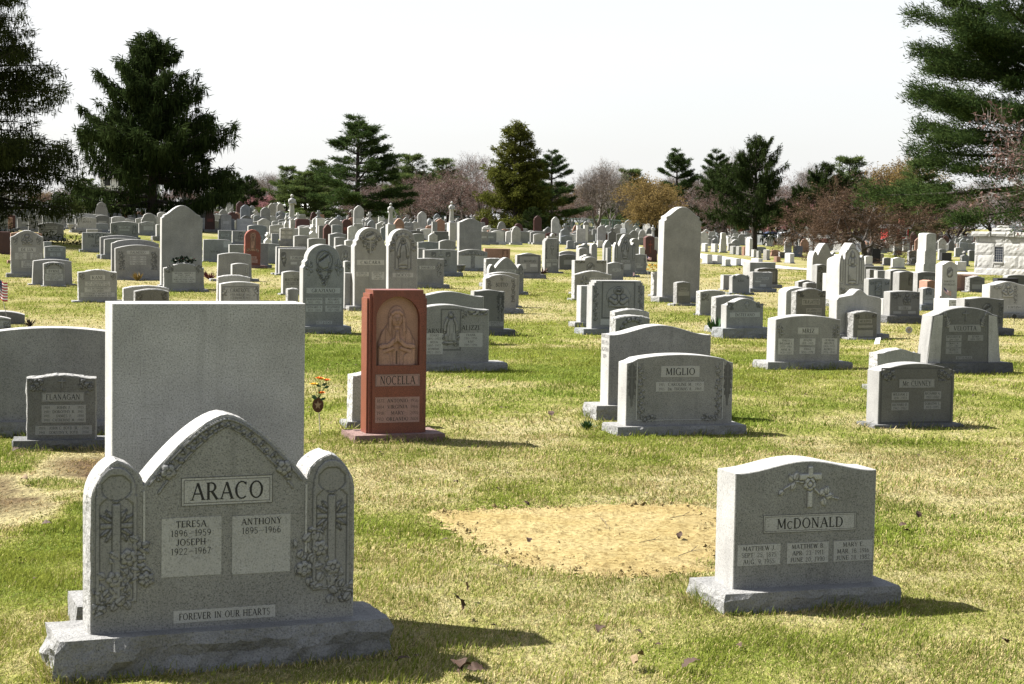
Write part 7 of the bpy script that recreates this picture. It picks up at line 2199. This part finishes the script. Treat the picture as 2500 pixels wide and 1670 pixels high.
def disc_marker(reg, x, yg, yc, r, mat, lb, d=None, star=True):
    a, b_ = PX(reg, x, yg); _, e = PX(reg, x, yc)
    p = at_depth(a, d) if d else ground_hit(a, b_)
    s = p.y / F; R_ = r / REG[reg][2] * s
    zc = z_at(a, e, p.y) - p.z
    root = tag(empty('grave_marker', p), lb, 'grave marker')
    MB().tube((0, 0, -.05), (0, 0, zc - R_ * .8), .006, .006, 5).build('stake', M_BLK, root)
    mb = MB(); n_ = 18
    for yy in (-.008, .008): mb.v += [(R_ * math.cos(6.283 * i / n_), yy, zc + R_ * math.sin(6.283 * i / n_)) for i in range(n_)]
    mb.f += [tuple(range(n_)), tuple(range(n_, 2 * n_))[::-1]] + [(i, i + n_, (i + 1) % n_ + n_, (i + 1) % n_) for i in range(n_)]
    dk = mb.build('disc', mat, root)
    if star:
        MB().poly([((R_ * .75 if i % 2 == 0 else R_ * .3) * math.cos(1.571 + .6283 * i), -.0095, 0) for i in range(0)] or [(R_ * (.72 if i % 2 == 0 else .3) * math.cos(1.571 + .6283 * i), -.0095, zc + R_ * (.72 if i % 2 == 0 else .3) * math.sin(1.571 + .6283 * i)) for i in range(10)]).build('star', M_BRONZEL, dk)
disc_marker('V1', 1042, 140, 85, 15, M_BLK, 'black round plate on a stake at the right edge', star=False)
disc_marker('V1', 366, 208, 173, 22, M_STEEL, 'grey round star plate on a short stake before the flared-pillar headstone')
disc_marker('G4', 1850, 1305, 1270, 16, M_BRONZE, 'dark little disc on a stake left of the tallest slab')
disc_marker('G3', 1215, 1030, 1008, 17, M_BRONZE, 'dark low disc in the grass by the road markers', star=False)
disc_marker('G3', 2050, 995, 975, 13, M_BRONZE, 'dark low disc at the road edge, right', star=False)
p = ground_hit(2141, 842)
mb = MB().poly([(-.05, -.02, .01), (.03, -.03, .02), (.06, .03, .11), (-.01, .04, .10)]).poly([(-.01, .04, .10), (.06, .03, .11), (.07, .08, .09), (.0, .09, .08)])
o = mb.build('paper_scrap', M_PAPER); o.location = p; tag(o, 'scrap of white paper lying on the lawn before the small dark marker', 'paper')

# dark wreath lying on top of the flower-cornered headstone by the very tall left slab
def find(txt):
    for r in STONES:
        if txt in r.root['label']: return r
r = find('leaning its back to the very tall left slab')
root = tag(empty('grave_wreath', r.root.location + Vector((0, .05, r.zb + r.h)), YAW), 'dark red and green wreath on top of the flower-cornered stone, left', 'wreath')
mb = MB(); rr = random.Random(3)
V_, F_ = [], []
for i in range(150):
    x = rr.uniform(-.27, .24); c = Vector((x, rr.uniform(-.06, .06), .02 + rr.random() * .12 * (1 - abs(x) * 3)))
    d = Vector((rr.gauss(0, 1), rr.gauss(0, .6), rr.gauss(.3, .6))).normalized() * .07; s = d.orthogonal() * .4
    b_ = len(V_); V_ += [tuple(c), tuple(c + d * .5 + s), tuple(c + d), tuple(c + d * .5 - s)]; F_.append((b_, b_ + 1, b_ + 2, b_ + 3))
add('greenery', mk('greenery', V_, F_, M_EVER), root)
for i in range(6): rose(root, (-.2 + i * .085, -.07, .05 + .02 * (i % 3)), .035, M_DARKFL if i else M_PAPER)
# dried yellow plant before the flower-pillar headstone
def tuft_plant(reg, x, y, h, n, mat, nm_, lb, cat='plant', spread=.6):
    a, b_ = PX(reg, x, y)
    p = ground_hit(a, b_); root = tag(empty(nm_, p), lb, cat)
    rr = random.Random(int(x)); V_, F_ = [], []
    for i in range(n):
        d = Vector((rr.gauss(0, spread), rr.gauss(0, spread), 1)).normalized() * h * rr.uniform(.5, 1.1); s = Vector((rr.gauss(0, 1), rr.gauss(0, 1), 0)).normalized() * h * .07
        b2 = len(V_); q = Vector((rr.gauss(0, .2), rr.gauss(0, .2), 0)) * h * .4
        V_ += [tuple(q - s * .3), tuple(q + s * .3), tuple(q + d * .6 + s), tuple(q + d), tuple(q + d * .6 - s)]; F_.append((b2, b2 + 1, b2 + 2, b2 + 3, b2 + 4))
    add('leaves', mk('leaves', V_, F_, mat), root)
tuft_plant('R1', 1232, 828, .24, 60, M_STRAW, 'dried_plant', 'dried yellow plant before the wide headstone with flower pillars')
tuft_plant('R1', 1875, 815, .28, 40, M_DARKFL, 'dried_flowers', 'rusty dried flower ball on the lawn left of the tapered slab', spread=1.2)
tuft_plant('G5', 1600, 1330, .30, 36, M_BRONZE, 'dried_flowers', 'brown withered flowers at the foot of the slim stepped headstone', spread=1.1)
tuft_plant('A3', 245, 1330, .10, 90, M_STEM, 'weed_tuft', 'rank green weed tuft at the corner of the rear slab base, centre', spread=.8)
tuft_plant('R3', 2010, 1300, .30, 40, M_STEM, 'weed_tuft', 'green weed tuft between the arched cross headstone and its slab', spread=.6)
tuft_plant('R1', 265, 1240, .17, 40, M_TWIG, 'weed_tuft', 'dry weed tuft right of the dark block at the left edge', spread=1.0)
r = find('rough pale block tucked left')
root = tag(empty('flower_bunch', r.root.location + Vector((-.1, 0, r.zb + r.h)), 0), 'yellow flowers on the rough pale block beside the tallest slab', 'flowers')
for i in range(7): rose(root, (-.12 + .045 * i, -.05 + .03 * (i % 3), .05 + .05 * ((i * 2) % 3)), .06, M_YEL)
r = find('white inscribed marker with flowers')
# urns
def urn(reg, x, yg, hpx, lb, tone, d=None):
    a, b_ = PX(reg, x, yg); p = at_depth(a, d) if d else ground_hit(a, b_)
    h = hpx / REG[reg][2] * p.y / F
    root = tag(empty('stone_urn', p), lb, 'urn')
    MB().lathe([(.30 * h, 0), (.30 * h, .12 * h), (.16 * h, .2 * h), (.12 * h, .34 * h)], 14).build('foot', G(tone), root)
    MB().lathe([(.12 * h, .34 * h), (.36 * h, .5 * h), (.46 * h, .72 * h), (.44 * h, .86 * h), (.54 * h, .93 * h), (.54 * h, h), (.42 * h, h), (.36 * h, .9 * h)], 16).build('bowl', G(tone), root, True)
urn('G8', 104, 640, 150, 'stone bowl urn at the left end of the bold-lettered headstone base', 'light')
urn('G6', 2075, 1275, 200, 'round dark urn between the square-medallion and double-panel headstones', 'dark')
urn('G5', 1490, 1000, 190, 'pale urn with flowers behind the serpentine bordered headstone', 'light', d=68)

# statues
def statue(parent_txt, h, lb, arm='down'):
    r = find(parent_txt)
    root = tag(empty('statue', r.root.location + Vector((0, 0, r.zb + r.h - .005)), YAW + .3), lb, 'statue')
    make_statue(root, h, arm)
def make_statue(root, h, arm):
    mt = G('light')
    mb = MB().lathe([(.16 * h, 0), (.15 * h, .03 * h), (.125 * h, .05 * h), (.13 * h, .1 * h), (.105 * h, .35 * h), (.095 * h, .5 * h), (.115 * h, .66 * h), (.125 * h, .76 * h), (.09 * h, .82 * h), (.035 * h, .85 * h), (.03 * h, .87 * h)], 14, sy=.8)
    mb.build('robe', mt, root, True)
    MB().lathe([(.02 * h, .855 * h), (.05 * h, .875 * h), (.062 * h, .92 * h), (.055 * h, .965 * h), (.02 * h, .995 * h)], 12).build('head', mt, root, True)
    for sg in (-1, 1):
        mb = MB(); s0 = Vector((sg * .115 * h, 0, .78 * h)); e = Vector((sg * .16 * h, -.04 * h, .60 * h)); q = Vector((sg * (.20 if arm == 'open' else .02) * h, -.13 * h, (.50 if arm == 'open' else .64) * h))
        mb.tube(s0, e, .038 * h, .032 * h, 8); mb.tube(e, q, .034 * h, .022 * h, 8)
        mb.build('arm', mt, root, True)
statue('square pillar under a robed statue', 1.9 * .62, 'robed statue standing on the pale square pillar, centre', 'in')
statue('broad pale pedestal under a statue', 1.25, 'robed statue on the broad pale pedestal behind the tall cross headstone', 'open')
statue('pale pillar carrying a statue', 1.3, 'statue with folded arms on the pale pillar left of the pines', 'in')
for (reg, x, yb, hp, d, lb) in (('G6', 350, 420, 160, 118, 'white standing statue right of the pine trunk'), ('G8', 118, 300, 190, 120, 'white statue on the left under the fir branches'), ('G4', 1870, 690, 260, 112, 'dark-veined statue at the foot of the golden tree')):
    a, b_ = PX(reg, x, yb); p = at_depth(a, d)
    h = hp / REG[reg][2] * d / F
    zc = z_at(a, b_, d) - p.z
    root = tag(empty('statue', p, .2), lb, 'statue')
    pz = max(.3, zc)
    MB().box(-.3, .3, -.3, .3, -.05, pz * .9).box(-.36, .36, -.36, .36, pz * .9, pz).build('pedestal', G('light'), root)
    sub = empty('figure', (0, 0, pz)); sub.parent = root
    make_statue(sub, max(.7, h), 'in')

# ------------------------------------------------------------------ tomb house at the right edge
def rock_block(x0, x1, z0, z1, y0, dep, seed, amp=.022):
    nx = max(2, int((x1 - x0) / .12)); nz = max(2, int((z1 - z0) / .1))
    rg = np.random.default_rng(seed)
    V, Fc = [], []
    for j in range(nz + 1):
        for i in range(nx + 1):
            ed = i in (0, nx) or j in (0, nz)
            V.append((x0 + (x1 - x0) * i / nx, y0 - (.008 if ed else .02 + amp * rg.random()), z0 + (z1 - z0) * j / nz))
    for j in range(nz):
        for i in range(nx): a = j * (nx + 1) + i; Fc.append((a, a + 1, a + nx + 2, a + nx + 1))
    b = len(V)
    V += [(x0, y0 + dep, z0), (x1, y0 + dep, z0), (x1, y0 + dep, z1), (x0, y0 + dep, z1)]
    bl, br, tr_, tl = 0, nx, (nz + 1) * (nx + 1) - 1, nz * (nx + 1)
    Fc += [tuple(list(range(bl, br + 1))[::-1] + [b, b + 1])[::1], tuple([tl + i for i in range(nx + 1)] + [b + 2, b + 3]), tuple([j * (nx + 1) for j in range(nz + 1)] + [b + 3, b])[::1], tuple([j * (nx + 1) + nx for j in range(nz, -1, -1)] + [b + 1, b + 2])]
    return mk('block', V, Fc)
def tomb():
    d = 84.0
    p = at_depth(2446, d)
    yw = math.radians(-48)
    root = tag(empty('tomb_house', p, yw), 'small white rock-faced stone tomb house with a leaded window, right edge', 'mausoleum')
    fac = math.cos(yw) - (2446 - CX) / F * math.sin(yw)
    def X(gx_): return (PX('G1', gx_, 0)[0] - 2446) * d / F / fac
    def Z(gy_): return z_at(2446, PX('G1', 0, gy_)[1], d) - p.z
    mt = granite('tomb_stone', (0.27, 0.267, 0.25), .25, .9, rock=.35)
    xl, xr = X(1092), X(1092) + 3.1
    dp = 3.4
    zt = Z(470)
    MB().box(xl + .03, xr - .03, .02, dp, -.1, zt).build('wall', mt, root)
    wx0, wx1, wz0, wz1 = X(1395), X(1512), Z(842), Z(622)
    k = 0
    def blk(a, b_, z0, z1):
        nonlocal k
        k += 1
        add('block', rock_block(a + .006, b_ - .006, z0 + .006, z1 - .006, 0, .12, 900 + k), root, mt)
    rows = [(-.08, Z(1070), [X(1085), xl + 1.5, xr]), (Z(1070), Z(932), [xl, xl + 1.9, xr]), (Z(932), Z(742), [xl, X(1135), X(1362), wx0 - .02]), (Z(742), Z(556), [xl, X(1372), wx0 - .02]), (Z(556), Z(470), [xl, X(1145), xl + 1.6, xr])]
    for (z0, z1, xs) in rows:
        for a, b_ in zip(xs[:-1], xs[1:]): blk(a, b_, z0, z1)
    blk(wx1 + .02, X(1738), Z(932), Z(742)); blk(X(1738), xr, Z(932), Z(742)); blk(wx1 + .02, xr, Z(742), Z(556))
    blk(wx0 - .02, wx1 + .02, Z(932), wz0 - .03); blk(wx0 - .02, wx1 + .02, wz1 + .02, Z(556))
    # window
    wn_ = MB().box(wx0, wx1, -.005, .02, wz0, wz1).build('window', simple('window_glass', (0.015, 0.02, 0.03), .15), root)
    fr = MB(); t = .02
    fr.box(wx0 - t, wx0, -.03, .03, wz0, wz1).box(wx1, wx1 + t, -.03, .03, wz0, wz1).box(wx0 - t, wx1 + t, -.032, .03, wz1, wz1 + t)
    fr.build('frame', M_STEEL, wn_)
    MB().box(wx0 - .05, wx1 + .05, -.06, .03, wz0 - .06, wz0).build('sill', mt, wn_)
    ld = MB()
    for i in range(1, 4): ld.box(wx0 + (wx1 - wx0) * i / 4 - .006, wx0 + (wx1 - wx0) * i / 4 + .006, -.012, 0, wz0, wz1)
    for i in range(1, 6): ld.box(wx0, wx1, -.011, 0, wz0 + (wz1 - wz0) * i / 6 - .006, wz0 + (wz1 - wz0) * i / 6 + .006)
    ld.build('leading', M_STEEL, wn_)
    # cornice, parapet blocks and stepped gable
    for (a, b_, z0, z1, o_) in ((xl - .12, X(1335), Z(468), Z(398), .14), (X(1335), X(1582), Z(466), Z(396), .08), (X(1582), X(1690), Z(468), Z(385), .14), (X(1690), xr + .12, Z(472), Z(398), .10)):
        add('cornice_block', rock_block(a, b_, z0, z1, -o_, dp * .98, 950 + k, .03), root, mt); k += 1
    add('gable_block', rock_block(X(1345), X(1640), Z(394), Z(345), -.04, dp * .9, 960, .03), root, mt)
    add('gable_block', rock_block(X(1410), X(1590), Z(344), Z(305), -.02, dp * .9, 961, .03), root, mt)
    FOOT.append((p.x, p.y, yw, 2, 3))
tomb()

# ------------------------------------------------------------------ far edge of the cemetery: fence, tents, cars, houses
M_GREENF = simple('green_fence_paint', (0.085, 0.125, 0.11), .6)
def fence(px0, px1, d, h, n, lb):
    a = at_depth(px0, d); b_ = at_depth(px1, d)
    root = tag(empty('chain_link_fence', a), lb, 'fence')
    v = b_ - a
    for i in range(n + 1):
        q = v * (i / n)
        MB().tube(q + Vector((0, 0, -.1)), q + Vector((0, 0, h)), .05, .05, 6).build('post', M_GREENF, root)
    for z in (h - .05, h * .5, .1): MB().tube((0, 0, z), v + Vector((0, 0, z)), .035, .035, 6).build('rail', M_GREENF, root)
    mb = MB(); m_ = n * 14
    for i in range(m_):
        for sg in (0, 1):
            p0 = v * (i / m_) + Vector((0, 0, .05 if sg else h - .08)); p1 = v * (min(m_, i + 5) / m_) + Vector((0, 0, h - .08 if sg else .05))
            mb.tube(p0, p1, .006, .006, 3, False)
    tag(mb.build('wire_mesh', M_GREENF, root), kind='stuff')
fence(1335, 1560, 228, 2.2, 14, 'green chain-link fence below the leafless trees, centre right')
fence(900, 1180, 262, 1.8, 14, 'pale green fence far behind the reddish trees')

def tent(px_, d, w, h, lb):
    p = at_depth(px_, d); root = tag(empty('canopy_tent', p, .3), lb, 'tent')
    a = w / 2
    for (x, y) in ((-a, -a), (a, -a), (a, a), (-a, a)): MB().tube((x, y, 0), (x, y, h * .72), .04, .04, 6).build('leg', M_STEEL, root)
    mb = MB(); c = [(-a, -a, h * .72), (a, -a, h * .72), (a, a, h * .72), (-a, a, h * .72)]
    b0 = len(mb.v); mb.v += c + [(0, 0, h)] + [(x * 1.02, y * 1.02, h * .60) for (x, y, z) in c]
    for i in range(4): j = (i + 1) % 4; mb.f += [(i, j, 4), (i, i + 5, j + 5, j)]
    mb.build('canopy', M_PAPER, root)
tent(690, 215, 3.2, 2.6, 'white canopy tent behind the far rows left of the tall pine')
tent(742, 222, 3.6, 2.5, 'second white canopy tent near the pine trunk')

def car(px_, d, col, lb, yaw):
    p = at_depth(px_, d); root = tag(empty('parked_car', p, yaw), lb, 'car')
    pm = simple('car_paint', col, .25, .05)
    prof_ = [(-2.2, .35), (-2.2, .75), (-2.05, .88), (-1.55, .95), (-1.0, 1.38), (-.6, 1.47), (.7, 1.47), (1.15, 1.38), (1.65, .98), (2.1, .90), (2.22, .7), (2.22, .35)]
    V, n_ = [], len(prof_)
    for yy, ins in ((-.86, 0), (.86, 0)):
        for (x, z) in prof_: V.append((x, yy * (.80 if z > 1.0 else 1), z))
    Fc = [tuple(range(n_)), tuple(range(n_, 2 * n_))[::-1]] + [(i, i + n_, (i + 1) % n_ + n_, (i + 1) % n_) for i in range(n_)]
    add('body', mk('body', V, Fc, pm), root)
    for sg in (-1, 1):
        for x in (-1.4, 1.4):
            wh = MB().tube((x, sg * .70, .33), (x, sg * .88, .33), .33, .33, 14).build('wheel', M_BLK, root)
            MB().tube((x, sg * .86, .33), (x, sg * .90, .33), .19, .17, 10).build('rim', M_STEEL, wh)
        for (x0, x1) in ((-1.15, -.15), (-.05, .95)):
            yy = sg * .80
            MB().poly([(x0, yy * 1.06, 1.0), (x1, yy * 1.06, 1.0), (min(x1, .75), sg * .715, 1.38), (max(x0, -.85), sg * .715, 1.38)]).build('side_window', M_BLK, root)
car(1890, 218, (0.02, 0.03, 0.06), 'dark blue car parked behind the far stones right of the spruce trunk', .1)
car(1925, 210, (0.35, 0.36, 0.37), 'silver car parked right of the dark blue car', .15)
car(1915, 232, (0.6, 0.6, 0.6), 'white car behind the silver car', 0)

def house(px_, d, w, dp, h, rh, wall, roof, lb, yaw=0, nwin=3):
    p = at_depth(px_, d); root = tag(empty('house', p, yaw), lb, 'house')
    a = w / 2
    MB().box(-a, a, 0, dp, -.2, h).build('wall', wall, root)
    mb = MB(); o_ = .35
    b0 = len(mb.v); mb.v += [(-a - o_, -o_, h), (a + o_, -o_, h), (a + o_, dp + o_, h), (-a - o_, dp + o_, h), (-a - o_, dp / 2, h + rh), (a + o_, dp / 2, h + rh)]
    mb.f += [(0, 1, 5, 4), (2, 3, 4, 5), (1, 2, 5), (3, 0, 4), (0, 3, 2, 1)]
    rf = mb.build('roof', roof, root)
    MB().box(a * .4, a * .4 + .6, dp * .4, dp * .4 + .6, h + rh * .4, h + rh + .7).build('chimney', M_BRICK, rf)
    for fl in range(2 if h > 4 else 1):
        for i in range(nwin):
            x = -a + w * (i + .5) / nwin; z = 1.2 + fl * 2.7
            wn_ = MB().box(x - .45, x + .45, -.04, .02, z, z + 1.3).build('window', M_PAPER, root)
            MB().box(x - .38, x + .38, -.06, -.03, z + .07, z + 1.23).build('pane', M_BLK, wn_)
M_BRICK = simple('brick_wall', (0.20, 0.07, 0.045), .9, .3, 14)
M_ROOF = simple('roof_shingle', (0.06, 0.055, 0.05), .9, .2, 10)
M_SIDING = simple('white_siding', (0.50, 0.50, 0.48), .8, .06, 8)
M_SHED = simple('red_shed', (0.30, 0.02, 0.02), .7, .1)
house(1778, 300, 9, 8, 4.6, 2.4, M_BRICK, M_ROOF, 'brick house glimpsed left under the right-hand spruce', .2, 4)
house(1960, 290, 8, 7, 4.6, 2.4, M_SIDING, M_ROOF, 'white sided house behind the parked cars', -.1, 3)
house(312, 235, 7, 7, 5.0, 2.2, M_SIDING, M_ROOF, 'white porched house glimpsed under the big left spruce', .1, 4)
house(2193, 215, 2.6, 2.6, 2.2, .5, M_SHED, M_ROOF, 'small red shed behind the brown tree, right', .1, 2)
house(1540, 300, 10, 8, 4.6, 2.2, M_SIDING, M_ROOF, 'pale house behind the leafless trees, centre right', 0, 4)
